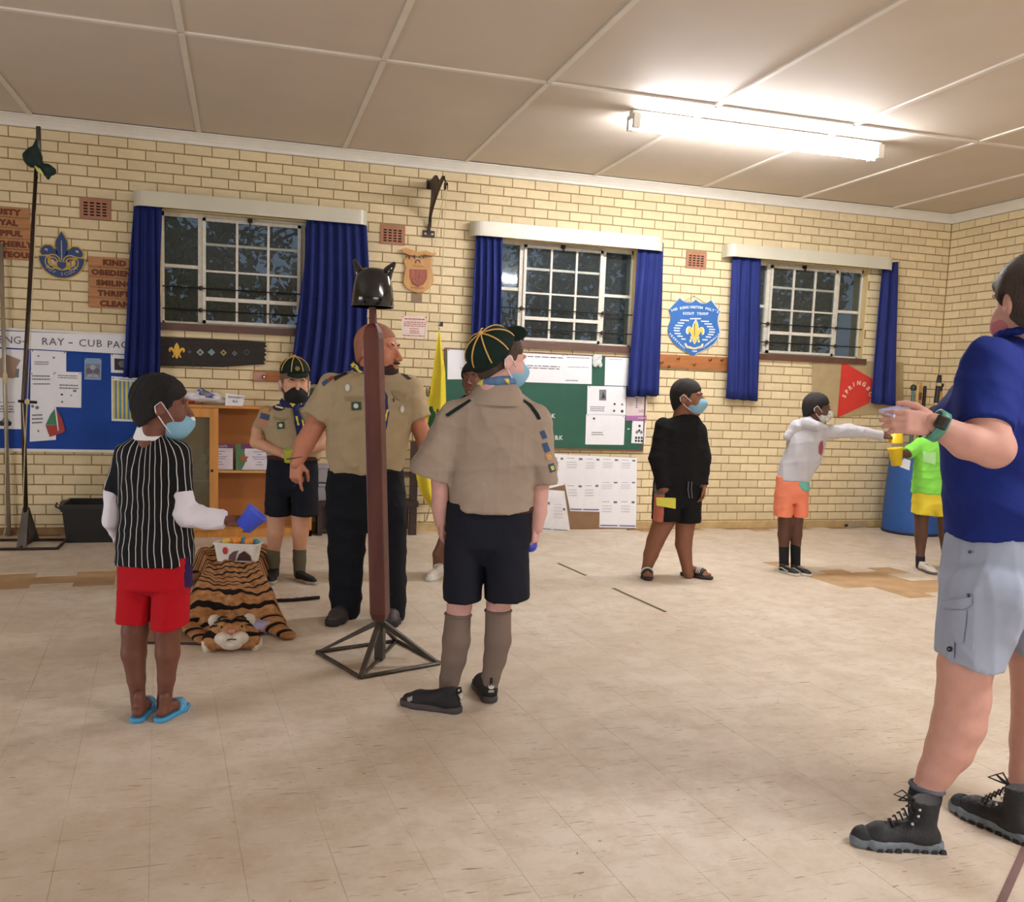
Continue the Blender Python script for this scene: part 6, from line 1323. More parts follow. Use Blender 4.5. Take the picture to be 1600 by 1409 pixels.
class Person:
    def __init__(s, label, gx, gy, skin, foot=.24):
        s.base = G(gx, gy); s.root = thing('person', label, 'person', s.base, None, -YAW); s.foot = foot; s.d = float((s.base-CAM)@CF); s.k = s.d/FPX; s.skin = skin; s.body = []; s.sd = SDF(.03)
    def T(s, x, y, v=0.0):
        d = ray(x, y); t = ((s.base-CAM)@FF+v)/(d@FF); p = CAM+d*t-s.base; return np.array([p@FE, p@FF, p[2]])
    def Gp(s, x, y): p = G(x, y)-s.base; return np.array([p@FE, p@FF, 0.0])
    def pts(s, L): return [s.T(q[0], q[1], q[3] if len(q) > 3 else 0.0) for q in L], [q[2]*s.k for q in L]
    def limb(s, L, sd=None, k=None): P, R = s.pts(L); (sd or s.sd).limb(P, R, k); return P
    def torso(s, L):
        """trunk under the clothes, kept slimmer than them"""
        P, R = s.pts(L); R = [r*(.50 if i < len(R)-1 else .92) for i, r in enumerate(R)]; s.sd.limb(P, R)
    def rows(s, L, v=0.0):
        o = []
        for q in L:
            vv = q[4] if len(q) > 4 else v; a, b = s.T(q[0], q[2], vv), s.T(q[1], q[2], vv); o.append(((a[2]+b[2])/2, (a[0]+b[0])/2, vv, (b[0]-a[0])/2, q[3]))
        return o
    def sleeve(s, sd, a, b, k=.025, sy=1.0):
        """flat-ended sleeve from a to b, each (x, y, radius px, v); sy deepens it front to back"""
        P, R = s.pts([a, b]); pr = _ccone(P[0], P[1], R[0], R[1])
        if sy != 1.0:
            c = (P[0][1]+P[1][1])/2; f = pr[0]; e = np.array([0, max(R)*(sy-1)+.01, 0]); pr = ((lambda x, y, z: f(x, c+(y-c)/sy, z)), pr[1]-e, pr[2]+e)
        sd.add(pr, k)
    def legs(s, sd, L, sy=1.3, k=.010):
        for a, b in L: s.sleeve(sd, a, b, k, sy)
    def part(s, name, VF, mat, label=None, parent=None):
        me = VF if isinstance(VF, bpy.types.Mesh) else np_mesh(VF if isinstance(VF, list) else [VF]); return link(name, me, mat, parent or s.root, label, local=True, smooth=True)
    def head(s, x, y, v, face, size, full=False, up=(0, 0, 1)):
        s.H = frame(s.T(x, y, v), nrm(face), up); s.hs = size; s.body.append(xf(HEAD_FULL if full else HEAD, s.H, size)); return s.H
    def hl(s, p): return s.H[:3, :3]@(np.array(p, float)*s.hs)+s.H[:3, 3]
    def hair(s, kind, mat, name='hair'): s.part(name, xf(HAIR[kind], s.H, s.hs), mat)
    def eyes(s, iris=(60, 40, 28), brow=(40, 28, 22)):
        for k in (-1, 1):
            MB().ball(s.hl((k*.0325, .0630, .003)), .0118*s.hs, 12, 8).build('eye', M('eye_white', (206, 196, 186), rough=.25), s.root, smooth=True, local=True)
            MB().ball(s.hl((k*.0325, .0705, .003)), .0052*s.hs, 10, 6).build('iris', M('iris_%d' % iris[0], iris, rough=.1), s.root, smooth=True, local=True)
            MB().tube([s.hl((k*.016, .0835, .024)), s.hl((k*.034, .0820, .030)), s.hl((k*.052, .070, .026))], [.003*s.hs, .0042*s.hs, .002*s.hs], 6).build('eyebrow', M('brow_%d' % brow[0], brow, rough=.8), s.root, smooth=True, local=True)
    def mask(s, kind, mat, strap=True, straps=(-1, 1)):
        m = s.part('face_mask', xf(MASK[kind], s.H, s.hs), mat); dz = {'fit': 0, 'low': -.026, 'big': -.012}[kind]
        if strap:
            for k in straps:
                mb = MB(); mb.tube([s.hl((k*.058, .040, -.028+dz)), s.hl((k*.080, .010, -.002+dz*.4)), s.hl((k*.088, -.014, .018)), s.hl((k*.090, -.034, -.002))], .0019*s.hs, 5); mb.tube([s.hl((k*.054, .034, -.078+dz)), s.hl((k*.076, .004, -.056+dz*.5)), s.hl((k*.088, -.030, -.022)), s.hl((k*.090, -.034, -.002))], .0024*s.hs, 5)
                mb.build('ear_loop', M('mask_loop', (232, 232, 236), rough=.8), m, smooth=True, local=True)
        return m
    def cap(s, x, y, v, peak, up, size, green, gold):
        C = frame(s.T(x, y, v), nrm(peak), nrm(up)); c = s.part('cap', xf(CAP[0], C, size), green); s.part('peak', xf(CAP[1], C, size), green, parent=c)
        L = lambda p: C[:3, :3]@(np.array(p, float)*size)+C[:3, 3]
        for i in range(8):
            an = 2*PI*(i+.5)/8; P = []
            for q in range(9): th = .04+1.42*q/8; P.append(L((.0885*math.sin(th)*math.sin(an), -.012+.1065*math.sin(th)*math.cos(an), .040+.0885*math.cos(th))))
            MB().tube(P, .0030*size, 5).build('piping', gold, c, smooth=True, local=True)
        MB().ball(L((0, -.012, .130)), (.010*size,)*3, 10, 6).build('button', gold, c, smooth=True, local=True)
        return c, L
    def hand(s, kind, wrist, direc, back, side, size):
        """side -1: right hand, 1: left hand"""
        m = frame(wrist, direc, back)
        if side > 0: m = m@np.diag([-1.0, 1, 1, 1])
        s.body.append(xf(HANDS[kind], m, size)); return m
    def shoe(s, heel, toe, parts, ankle_ratio=.30):
        """heel and toe: ground pixels; parts: (name, shape, material)"""
        a, b = s.Gp(*heel), s.Gp(*toe); d = b-a; L_ = np.linalg.norm(d); d = d/L_; L2 = min(max(L_, s.foot*.93), s.foot*1.07); a = (a+b)/2-d*L2/2; sc = L2/.30; m = frame(a+d*(.09*sc), d, EZ); out = []
        sh = s.root
        for nm, kind, mat in parts:
            o = s.part(nm, xf(SHOE[kind], m, sc) if kind in SHOE else xf(STRAP, m, sc), mat); out.append(o)
        s.last = (m, sc); return m, sc, out
    def laces(s, m, sc, mat, parent, n=4, y0=.03, y1=.10, z0=.095, z1=.078, bow=False):
        Lp = lambda p: m[:3, :3]@(np.array(p, float)*sc)+m[:3, 3]; mb = MB()
        for i in range(n):
            t = i/(n-1); y = y0+(y1-y0)*t; z = z0+(z1-z0)*t; mb.tube([Lp((-.026, y, z-.016)), Lp((0, y+.004, z)), Lp((.026, y, z-.016))], .0035*sc, 5)
        if bow:
            for k in (-1, 1): mb.tube([Lp((0, y0-.004, z0+.004)), Lp((k*.018, y0+.035, z0+.03)), Lp((k*.022, y0+.06, z0+.012)), Lp((k*.008, y0+.03, z0+.006)), Lp((0, y0, z0+.004))], .003*sc, 5)
        mb.build('laces', mat, parent, smooth=True, local=True)
    def finish(s, h=.0075, sd=None):
        body = (sd or s.sd).mesh(h); s.part('body', [body]+s.body, s.skin)
    def bvh(s, o):
        R = Matrix.Translation(Vector(s.base))@Matrix.Rotation(-YAW, 4, 'Z'); return BVHTree.FromPolygons([R@v.co for v in o.data.vertices], [p.vertices[:] for p in o.data.polygons])
    def patch(s, o, name, poly, mat, off=.003, label=None, bv=None):
        b = stick(bv or s.bvh(o), poly, off)
        if b is None: return
        V = np.array(b.v)-s.base; b.v = [(float(p@FE), float(p@FF), float(p[2])) for p in V]; b.build(name, mat, o, label, fix=False, smooth=True, local=True)
def rectp(cx, cy, w, h, a=0.0):
    c, s_ = math.cos(a), math.sin(a); return [(cx+x*c-y*s_, cy+x*s_+y*c) for x, y in ((-w/2, -h/2), (0, -h/2), (w/2, -h/2), (w/2, 0), (w/2, h/2), (0, h/2), (-w/2, h/2), (-w/2, 0))]
def ovalp(cx, cy, rx, ry, n=10): return [(cx+rx*math.cos(2*PI*i/n), cy+ry*math.sin(2*PI*i/n)) for i in range(n)]
def skin(name, c): return M(name, c, rough=.55, var=.06, scale=30, bump=.04, bscale=250, spec=.35)
def cloth(name, c, **k): return M(name, c, rough=.85, var=.07, scale=7, bump=.12, bscale=500, spec=.2, **k)
def cup(label, a, b, ra, rb, mat, inner=None, group=None, base=None):
    """tapered open cup from its base centre a to its rim centre b (world points)"""
    a = np.array(a, float); b = np.array(b, float); L_ = np.linalg.norm(b-a); ax = (b-a)/L_
    mb = MB(); mb.lathe([(ra*.2, 0), (ra, 0), (ra+(rb-ra)*.93, L_*.93), (rb*1.05, L_*.95), (rb*1.05, L_), (rb*.95, L_), (ra*.92, .006), (ra*.2, .006)], a, 22, axis=ax)
    t = thing('cup', label, 'cup', a if base is None else base, group)
    mb.build('cup', mat, t, smooth=True); return t
khaki = cloth('khaki_shirt', (172, 154, 122)); khaki2 = cloth('khaki_scout_shirt', (161, 144, 128)); black_c = cloth('black_cloth', (24, 25, 30)); navy_c = cloth('navy_shorts', (26, 28, 38))
scarf_b = cloth('scarf_blue', (40, 48, 92)); scarf_y = cloth('scarf_yellow', (226, 206, 84)); gold_p = M('gold_piping', (214, 170, 92), rough=.6); cap_g = cloth('cap_green', (24, 40, 34))
blue_mask = M('mask_blue', (128, 174, 198), rough=.8, var=.06); white_mask = M('mask_white', (226, 228, 232), rough=.8)
red_b, blu_b, grn_b, org_b, wht_b, yel_b = [M('badge_'+n, c, rough=.8, var=.2, scale=120) for n, c in (('red', (150, 50, 46)), ('blue2', (58, 82, 116)), ('green', (56, 84, 56)), ('orange', (212, 152, 90)), ('white', (220, 218, 210)), ('yellow', (190, 190, 90)))]
# ---------------------------------------------------------------- boy in the striped shirt (seen from behind, left)
p = Person('boy in black pinstriped shirt and red shorts seen from behind', 243, 1118, skin('skin_striped_boy', (112, 70, 54)), foot=0.225)
k = p.k
p.limb([(214, 900, 17), (211, 985, 19.5), (209, 1020, 18.5), (213, 1060, 13.5), (216, 1092, 10.5), (217, 1108, 11)]); p.limb([(264, 900, 17), (262, 985, 19.5), (262, 1020, 18), (260, 1060, 13), (257, 1092, 10.5), (256, 1108, 11)])
p.torso([(243, 850, 40), (243, 760, 38), (243, 700, 30), (243, 660, 18)])
p.limb([(278, 710, 10), (284, 802, 13), (354, 813, 9)]); p.limb([(196, 716, 10), (176, 805, 8.5), (196, 845, 7, .16)])
p.head(254, 634, .0, (.90, .42, -.06), 1.0)
w_ = p.T(354, 813, -.02); p.hand('grip', w_, (1, .05, -.02), (-.1, -.5, .85), -1, .80)
p.hand('relaxed', p.T(200, 846, .20), (.6, .7, .1), (-.5, .4, .5), 1, .78)
sm = []
for heel, toe in (((211, 1131), (238, 1101)), ((246, 1130), (291, 1103))):
    m, sc, o = p.shoe(heel, toe, [('slide_sole', 'slide_sole', M('slide_blue', (70, 158, 206), rough=.5))]); p.body.append(xf(FOOT, m, sc)); p.part('slide_strap', xf(STRAP, m, sc), M('slide_strap_pattern', (96, 168, 214), rough=.4, var=.55, scale=34))
p.finish()
p.hair('afro', M('hair_black', (20, 18, 18), rough=.85, var=.2, scale=60, bump=.8, bscale=350)); p.eyes(); p.mask('low', blue_mask)
s = SDF(.015); s.ell(p.hl((0, .105, -.045)), np.array([.022, .02, .016])*p.hs, p.H[:3, :3]); p.part('mask_nose', s.mesh(.005), white_mask)
def pin_material():
    m = bpy.data.materials.new('pinstripe'); m.use_nodes = True; N = m.node_tree.nodes; L = m.node_tree.links; b = N['Principled BSDF']; b.inputs['Roughness'].default_value = .8; b.inputs['Specular IOR Level'].default_value = .2
    at = N.new('ShaderNodeAttribute'); at.attribute_name = 'across'; tc = N.new('ShaderNodeTexCoord'); no = N.new('ShaderNodeTexNoise'); no.inputs['Scale'].default_value = 7; no.inputs['Detail'].default_value = 1; L.new(tc.outputs['Object'], no.inputs['Vector'])
    def mt(op, a, c, d=None):
        n = N.new('ShaderNodeMath'); n.operation = op
        for i, v in enumerate((a, c, d)):
            if v is None: continue
            if isinstance(v, (int, float)): n.inputs[i].default_value = v
            else: L.new(v, n.inputs[i])
        return n.outputs[0]
    x = mt('ADD', mt('MULTIPLY', at.outputs['Fac'], 1/.0305), mt('MULTIPLY', no.outputs['Fac'], .9)); f = mt('FRACT', x, 0); g = mt('LESS_THAN', f, .125)
    mx = N.new('ShaderNodeMix'); mx.data_type = 'RGBA'; L.new(g, mx.inputs[0]); mx.inputs[6].default_value = rgb((17, 17, 20)); mx.inputs[7].default_value = rgb((200, 196, 192)); L.new(mx.outputs[2], b.inputs['Base Color']); return m
s = SDF(.02); s.loft(p.rows([(216, 258, 672, .056), (214, 260, 677, .060), (206, 272, 684, .062), (192, 287, 697, .080), (186, 293, 712, .090), (185, 294, 760, .098), (187, 296, 810, .103), (186, 300, 850, .108), (184, 302, 879, .112)]), 2.3)
p.sleeve(s, (193, 709, 14), (177, 770, 15.5, -.01)); p.sleeve(s, (281, 708, 17), (279, 768, 21, -.02)); s.folds(.0045, 26, 4, .6)
V, F = s.mesh(.006); me = np_mesh([(V, F)])
cu = (p.T(243, 780)[0]); sl = p.T(279, 740)[0], p.T(184, 740)[0]; zsl = p.T(279, 722)[2]; zse = p.T(279, 768)[2]
R0 = .14; acr = np.arctan2(V[:, 0]-cu, -V[:, 1])*R0; tw = p.T(294, 740)[0]-cu
at = me.attributes.new('across', 'FLOAT', 'POINT'); at.data.foreach_set('value', acr.astype(np.float32)); p.part('shirt', me, pin_material())
s = SDF(.01); s.loft(p.rows([(218, 261, 663, .058), (215, 262, 672, .064), (211, 263, 683, .072), (210, 263, 687, .073)]), 2.2); p.part('collar', s.mesh(.005), cloth('white_collar', (232, 230, 230)))
wsl = cloth('white_sleeve', (222, 218, 226)); s = SDF(.02); p.limb([(279, 750, 12, -.02), (280, 772, 18.0, -.02), (284, 803, 19.5, -.02)], s); p.sleeve(s, (284, 803, 20, -.02), (353, 813, 14.5, -.02)); s.folds(.005, 40, 8); p.part('undersleeve', s.mesh(.006), wsl)
s = SDF(.02); p.limb([(179, 756, 12, -.01), (176, 770, 12.5), (174, 812, 14), (188, 842, 10, .10), (200, 846, 9, .18)], s); s.folds(.004, 40, 9); p.part('undersleeve', s.mesh(.006), wsl)
s = SDF(.02); s.loft(p.rows([(187, 300, 866, .103), (187, 301, 890, .108), (189, 300, 915, .106), (222, 268, 925, .07)]), 2.4); p.legs(s, [((215, 905, 26), (211, 969, 26.5))]); p.legs(s, [((270, 905, 28), (266, 976, 27.5))]); s.folds(.005, 22, 3, .5)
V, F = s.mesh(.006); me = np_mesh([(V, F)]); sh_ = p.part('shorts', me, [cloth('red_shorts', (178, 18, 30)), cloth('navy_panel', (44, 28, 74))])
u0 = p.T(294, 900)[0]; z_ = p.T(294, 930)[2]; cen = V[F].mean(1); me.polygons.foreach_set('material_index', ((cen[:, 0] > u0+.006) & (cen[:, 2] > z_+.01+(u0+.03-cen[:, 0])*1.5) & (cen[:, 1] < .09)).astype(np.int32))
Pw = lambda per, x, y, v=0: per.base+FE*per.T(x, y, v)[0]+FF*per.T(x, y, v)[1]+EZ*per.T(x, y, v)[2]
cup('blue plastic cup swung in the hand of the pinstriped boy', Pw(p, 380, 824, -.03), Pw(p, 403, 800, -.02), 13*k, 18*k, M('cup_blue', (62, 84, 206), rough=.35))
# ---------------------------------------------------------------- scout with the cap, from behind (centre)
p = Person('young scout in khaki shirt, navy shorts and striped cap seen from behind', 735, 1092, skin('skin_pale_pink', (212, 164, 154)), foot=0.265); k = p.k
p.limb([(723, 870, 20), (718, 945, 19), (713, 985, 17.5), (708, 1030, 15), (699, 1082, 12)]); p.limb([(786, 870, 20), (779, 945, 18.5), (778, 990, 17), (773, 1030, 14), (765, 1066, 11.5)])
p.torso([(765, 800, 50), (768, 720, 52), (772, 650, 40), (778, 600, 20)])
p.limb([(712, 660, 12), (688, 752, 13.5), (688, 790, 13.5), (689, 815, 10.5)]); p.limb([(830, 665, 12), (845, 752, 13.5), (841, 800, 13), (838, 824, 10.5)])
p.head(785, 563, .0, (.88, .46, -.10), 1.06)
p.hand('relaxed', p.T(689, 813), (.02, .12, -1), (-1, -.35, .0), 1, .78); p.hand('grip', p.T(838, 822), (-.05, .05, -1), (.9, -.45, 0), -1, .78)
p.finish()
p.hair('short', M('hair_brown', (74, 56, 44), rough=.8, var=.25, scale=60, bump=.6, bscale=350)); p.eyes(); p.mask('fit', blue_mask)
p.cap(778, 556, .0, (.72, .17, .62), (-.40, -.58, .68), 1.10, cap_g, gold_p)
shoe_b = M('shoe_black', (22, 22, 24), rough=.7, var=.2, bump=.3, bscale=300); shoe_s = M('shoe_sole_grey', (70, 64, 64), rough=.7)
for i, (heel, toe) in enumerate((((722, 1114), (627, 1100)), ((768, 1101), (746, 1066)))):
    m, sc, o = p.shoe(heel, toe, [('shoe_sole', 'sole', shoe_s), ('shoe_upper', 'mid', shoe_b)]); Lp = lambda q: m[:3, :3]@(np.array(q, float)*sc)+m[:3, 3]
    MB().tube([Lp((0, -.066, .09)), Lp((0, -.082, .10)), Lp((0, -.078, .118)), Lp((0, -.062, .112))], .006*sc, 6).build('heel_tab', shoe_b, o[1], smooth=True, local=True)
    lg = MB(); c0 = np.array([0, -.0835, .068])   # three leaf emblem over bars at the heel
    for a_ in (-.6, 0, .6):
        lg.prism([Lp(c0+np.array([math.sin(a_)*.002, 0, 0])+np.array([x*math.cos(a_)+z*math.sin(a_), -.0, -x*math.sin(a_)+z*math.cos(a_)])) for x, z in ((0, .0), (.006, .010), (0, .024), (-.006, .010))], m[:3, :3]@np.array([0, -.002, 0]))
    for q in range(2): lg.prism([Lp(c0+np.array(v)) for v in ((-.013, 0, -.005-.006*q), (.013, 0, -.005-.006*q), (.013, 0, -.008-.006*q), (-.013, 0, -.008-.006*q))], m[:3, :3]@np.array([0, -.002, 0]))
    lg.build('heel_emblem', wht_b, o[1], local=True)
    if i == 0: p.patch(o[1], 'side_mark', [(637, 1090), (641, 1089), (645, 1087), (645, 1094), (640, 1096), (637, 1095)], M('mark_grey', (150, 150, 150)))
sock = cloth('scout_sock', (124, 108, 98)); 
for L_ in ([(716, 957, 20), (713, 1000, 21.5), (709, 1030, 19), (702.5, 1060, 15.5), (699, 1084, 14)], [(778.5, 951, 20), (778, 1000, 20.5), (773, 1030, 17.5), (767, 1057, 14), (765, 1070, 13)]):
    s = SDF(.02); P, R = p.pts(L_); s.limb(P, R); n = nrm(P[0]-P[1]); s.plane(P[0], n); o = p.part('sock', s.mesh(.006), sock)
    mb = MB(); a = np.cross(n, [0, 1, 0]); a = nrm(a); b = np.cross(n, a); q = P[0]-n*.008; mb.tube([q+(a*math.cos(t)+b*math.sin(t))*(R[0]+.001) for t in np.linspace(0, 2*PI, 25)], .005, 6, cap=False); mb.build('sock_cuff', sock, o, smooth=True, local=True)
s = SDF(.02); s.loft(p.rows([(698, 834, 784, .115), (697, 832, 812, .120), (696, 829, 850, .125), (735, 792, 880, .08)]), 2.5); p.legs(s, [((727, 850, 31), (722.5, 936, 30.5))]); p.legs(s, [((790, 850, 36), (792.5, 934, 36))]); s.folds(.004, 18, 13, .4); p.part('shorts', s.mesh(.006), navy_c)
s = SDF(.02); s.loft(p.rows([(754, 806, 606, .058), (732, 824, 617, .075), (710, 840, 630, .092), (700, 847, 652, .106), (701, 846, 690, .112), (704, 842, 740, .116), (698, 838, 775, .128), (700, 835, 794, .127)]), 2.3)
p.sleeve(s, (710, 648, 24), (673, 746, 35)); p.sleeve(s, (836, 650, 22), (853, 758, 24.5)); s.folds(.010, 13, 6, .5); s.folds(.004, 36, 21)
shirt = p.part('shirt', s.mesh(.0065), khaki2); bv = p.bvh(shirt)
s = SDF(.012); s.loft(p.rows([(750, 806, 597, .066), (742, 813, 607, .080), (733, 820, 620, .094), (727, 823, 631, .106), (726, 823, 634, .107)]), 2.2); p.part('collar', s.mesh(.006), khaki2)
belt = cloth('belt_brown', (70, 44, 40)); s = SDF(.005); s.loft(p.rows([(701, 835, 787, .117), (701, 834, 797, .118)]), 2.5); p.part('belt', s.mesh(.006), belt)
s = SDF(.012); P = [p.T(777, 599)+np.array([.070*math.cos(a)*1.0, .066*math.sin(a), .010*math.cos(a)-.010*math.sin(a)]) for a in np.linspace(0, 2*PI, 17)]; s.limb(P, [.017]*17); sc_ = p.part('neckerchief', s.mesh(.006), cloth('scarf_sky', (92, 124, 164))); 
bvs = p.bvh(sc_)
for poly in ([(746, 600), (750, 592), (757, 592), (757, 606)], [(786, 606), (787, 592), (794, 592), (797, 600)]): p.patch(sc_, 'yellow_edge', poly, scarf_y, .004, bv=bvs)
for poly in ([(696, 648), (712, 637), (734, 624), (737, 627), (716, 641), (700, 652)], [(818, 624), (830, 632), (841, 646), (845, 655), (840, 656), (828, 637), (818, 628)]): p.patch(shirt, 'epaulette', poly, cap_g, .004, bv=bv)
for cx_, cy_, w, h, a, mt_ in ((849, 679, 7, 13, -.4, blu_b), (853, 699, 8, 15, -.35, blu_b), (857, 714, 8, 9, -.35, org_b), (862, 731, 9, 13, -.35, M('badge_edge', (52, 78, 84), rough=.8)), (862, 731, 5, 7, -.35, yel_b)): p.patch(shirt, 'badge', rectp(cx_, cy_, w, h, a), mt_, .0035 if w > 5.5 else .0055, bv=bv)
b_ = Pw(p, 829, 852, .015); mb = MB(); mb.ball(b_, 10.5*k, 16, 12); solo('ball', mb.mesh(), M('ball_blue', (62, 70, 186), rough=.3), 'blue ball in the right hand of the capped scout', 'ball', smooth=True)
# ---------------------------------------------------------------- bearded leader behind the post
p = Person('bearded man with shaved head in khaki shirt and black trousers behind post', 572, 966, skin('skin_tan', (186, 122, 94)), foot=0.300); k = p.k
p.torso([(572, 720, 42), (574, 650, 44), (582, 605, 34), (590, 575, 20)]); p.limb([(543, 780, 18), (541, 880, 20), (541, 950, 15)]); p.limb([(605, 780, 18), (611, 880, 18), (612, 955, 13)])
p.limb([(528, 624, 13), (498, 655, 15, -.03), (476, 693, 15, -.06), (463, 724, 9.5, -.10)]); p.limb([(632, 622, 12), (650, 655, 13.5), (666, 692, 13.5), (690, 720, 10)])
p.head(591, 547, .0, (.93, -.34, -.04), 1.30, True)
p.hand('point', p.T(463, 722, -.10), (.0, -.1, -1), (-.35, -1, .1), -1, 1.05); p.hand('relaxed', p.T(690, 719), (.8, .1, -.6), (.3, -.8, .4), 1, 1.0)
p.finish(.008)
p.eyes((70, 46, 30), (52, 34, 28)); p.hair('crop', M('hair_stubble', (160, 106, 82), rough=.7, var=.2))
s = SDF(.01); s.ell((0, .034, -.074), (.062, .058, .044)); s.ell((0, .070, -.092), (.036, .028, .032), k=.02); s.ell((0, .030, -.04), (.074, .04, .05), k=.02); s.plane((0, .08, -.044), (0, .34, 1)); s.plane((0, 0, 0), (0, -1, .15)); s.add(_ell((0, .105, -.066), (.026, .02, .012)), 0, 's'); s.folds(.0015, 200, 3)
p.part('beard', xf(s.mesh(.0045), p.H, p.hs), M('beard_dark', (58, 38, 32), rough=.9, var=.3, scale=80, bump=.6, bscale=300))
s = SDF(.004); s.ell((0, .094, -.050), (.026, .012, .005)); p.part('moustache', xf(s.mesh(.003), p.H, p.hs), M('beard_dark', (0, 0, 0)))
s = SDF(.025); s.loft(p.rows([(514, 632, 730, .165), (509, 634, 765, .165), (510, 634, 805, .150), (545, 602, 830, .10)]), 2.4); P, R = p.pts([(543, 800, 33), (542, 860, 28), (541, 905, 25.5), (540, 930, 24), (541, 952, 23)]); s.limb(P, R, .02); P, R = p.pts([(607, 800, 28), (610, 860, 24.5), (611, 905, 22.5), (612, 935, 21), (612, 958, 20.5)]); s.limb(P, R, .02); s.folds(.006, 22, 5); p.part('trousers', s.mesh(.008), cloth('black_trousers', (18, 20, 26)))
bootb = M('boot_brown_black', (54, 46, 44), rough=.6, var=.3)
for heel, toe in (((549, 958), (516, 980)), ((612, 958), (612, 982))):
    m, sc, o = p.shoe(heel, toe, [('boot_sole', 'boot_sole', M('boot_sole_dark', (38, 34, 34), rough=.8)), ('boot_upper', 'mid', bootb)]); p.laces(m, sc, M('lace_grey', (120, 112, 104)), o[1], z0=.10, z1=.075)
s = SDF(.03); s.loft(p.rows([(560, 611, 576, .076, .035), (536, 632, 584, .098, .02), (516, 648, 593, .122, .01), (507, 654, 606, .138), (508, 651, 637, .152), (510, 641, 680, .185), (511, 634, 712, .190), (518, 628, 737, .165)], 0), 2.3); p.sleeve(s, (522, 610, 26), (497, 656, 26.5, -.03)); p.sleeve(s, (638, 610, 22), (652, 655, 21.5)); s.folds(.009, 14, 8, .6); s.folds(.004, 34, 2)
shirt = p.part('shirt', s.mesh(.0075), khaki); bv = p.bvh(shirt)
s = SDF(.012); s.loft(p.rows([(556, 611, 571, .086, .035), (548, 618, 581, .102, .028), (541, 625, 590, .120, .018), (540, 626, 593, .120, .018)], 0), 2.2); p.part('collar', s.mesh(.007), khaki)
s = SDF(.012); P = [p.T(585, 576, .03)+np.array([.112*math.cos(a), .100*math.sin(a), .026*math.sin(a)-.022*math.cos(a)-.006]) for a in np.linspace(0, 2*PI, 19)]; s.limb(P, [.022]*19); P, R = p.pts([(588, 592, 5, -.12), (600, 620, 5, -.20), (603, 645, 4.5, -.22), (601, 668, 3.5, -.22)]); s.limb(P, R); sc_ = p.part('neckerchief', s.mesh(.007), scarf_b); bvs = p.bvh(sc_)
for poly in ([(551, 573), (557, 570), (568, 582), (564, 587)], [(598, 604), (601, 604), (602, 622), (599, 622)], [(604, 640), (607, 640), (603, 658), (600, 655)], [(546, 570), (552, 566), (556, 570), (550, 575)]): p.patch(sc_, 'yellow_edge', poly, scarf_y, .004, bv=bvs)
for nm, poly, mt_ in (('epaulette', [(521, 590), (534, 582), (548, 578), (550, 582), (536, 588), (524, 596)], M('epaulette_dark', (40, 36, 34))), ('epaulette', [(626, 584), (636, 584), (644, 592), (638, 594)], M('epaulette_dark', (0, 0, 0))), ('shoulder_badge', [(503, 598), (511, 592), (514, 597), (506, 604)], blu_b), ('shoulder_badge', [(513, 592), (519, 588), (521, 592), (515, 597)], red_b), ('badge', ovalp(543.5, 606, 4, 5.5), wht_b), ('badge', rectp(557, 634.5, 15, 13, -.05), grn_b), ('badge_star', ovalp(557, 634.5, 4, 4), wht_b), ('badge', ovalp(625, 619, 6, 4), M('badge_lilac', (178, 172, 186))), ('badge', ovalp(628, 639, 3, 6), wht_b),
                      ('pocket_flap', [(538, 619), (552, 620), (571, 619), (570, 624), (556, 627), (540, 623)], M('khaki_flap', (152, 134, 103), rough=.85)), ('pocket_flap', [(612, 612), (622, 611), (634, 617), (634, 628), (628, 628), (616, 620)], M('khaki_flap', (0, 0, 0))), ('pen', [(614, 622), (616, 622), (616, 628), (614, 628)], dk_m)):
    p.patch(shirt, nm, poly, mt_, .006 if 'flap' in nm else .0045 if 'star' not in nm else .007, bv=bv)
MB().tube([p.T(459, 716, -.15)+np.array([.05*math.cos(a)-.0, .03*math.sin(a)+.05, .01*math.cos(a)]) for a in np.linspace(0, 2*PI, 17)], .003, 5).build('bracelet', dk_m, p.root, smooth=True, local=True)
# ---------------------------------------------------------------- cub behind, in cap and black mask
p = Person('boy in khaki cub uniform with green cap and black face mask by cabinet', 450, 904, skin('skin_fair', (214, 162, 132)), foot=0.235); k = p.k
p.torso([(458, 710, 30), (458, 660, 32), (460, 640, 22), (461, 622, 12)]); p.limb([(435, 770, 11), (432, 805, 14), (430, 832, 13), (427, 870, 8.5), (427, 895, 8)]); p.limb([(472, 770, 11), (469, 805, 13.5), (469, 832, 12.5), (468, 870, 8.5), (468, 895, 8)])
p.limb([(420, 650, 7), (403, 672, 9, -.03), (400, 691, 9, -.06), (440, 708, 6.5, -.12)]); p.limb([(496, 652, 7), (507, 680, 9), (503, 695, 8.5, -.05), (474, 704, 6.5, -.12)])
p.head(461, 600, .0, (.36, -.92, -.05), 1.18); p.hand('grip', p.T(441, 708, -.125), (.85, -.2, -.25), (-.2, -.8, .5), -1, .85); p.hand('grip', p.T(473, 704, -.13), (-.85, -.2, -.3), (.2, -.8, .5), 1, .85)
p.finish(); p.hair('short', M('hair_light_brown', (120, 92, 66), rough=.8, var=.2)); p.eyes((60, 44, 34), (90, 66, 48)); p.mask('big', M('mask_black', (16, 16, 18), rough=.8))
c, L = p.cap(461, 591.5, .0, (.38, -.92, -.12), (.0, -.10, .99), 1.14, cap_g, gold_p); MB().lathe([(.0001, 0), (.016, 0), (.016, .004), (.0001, .006)], L((0, .092, .070)), 12, axis=nrm((.36, -.92, .3))).build('cap_badge', M('cap_badge_gold', (130, 116, 50)), c, local=True)
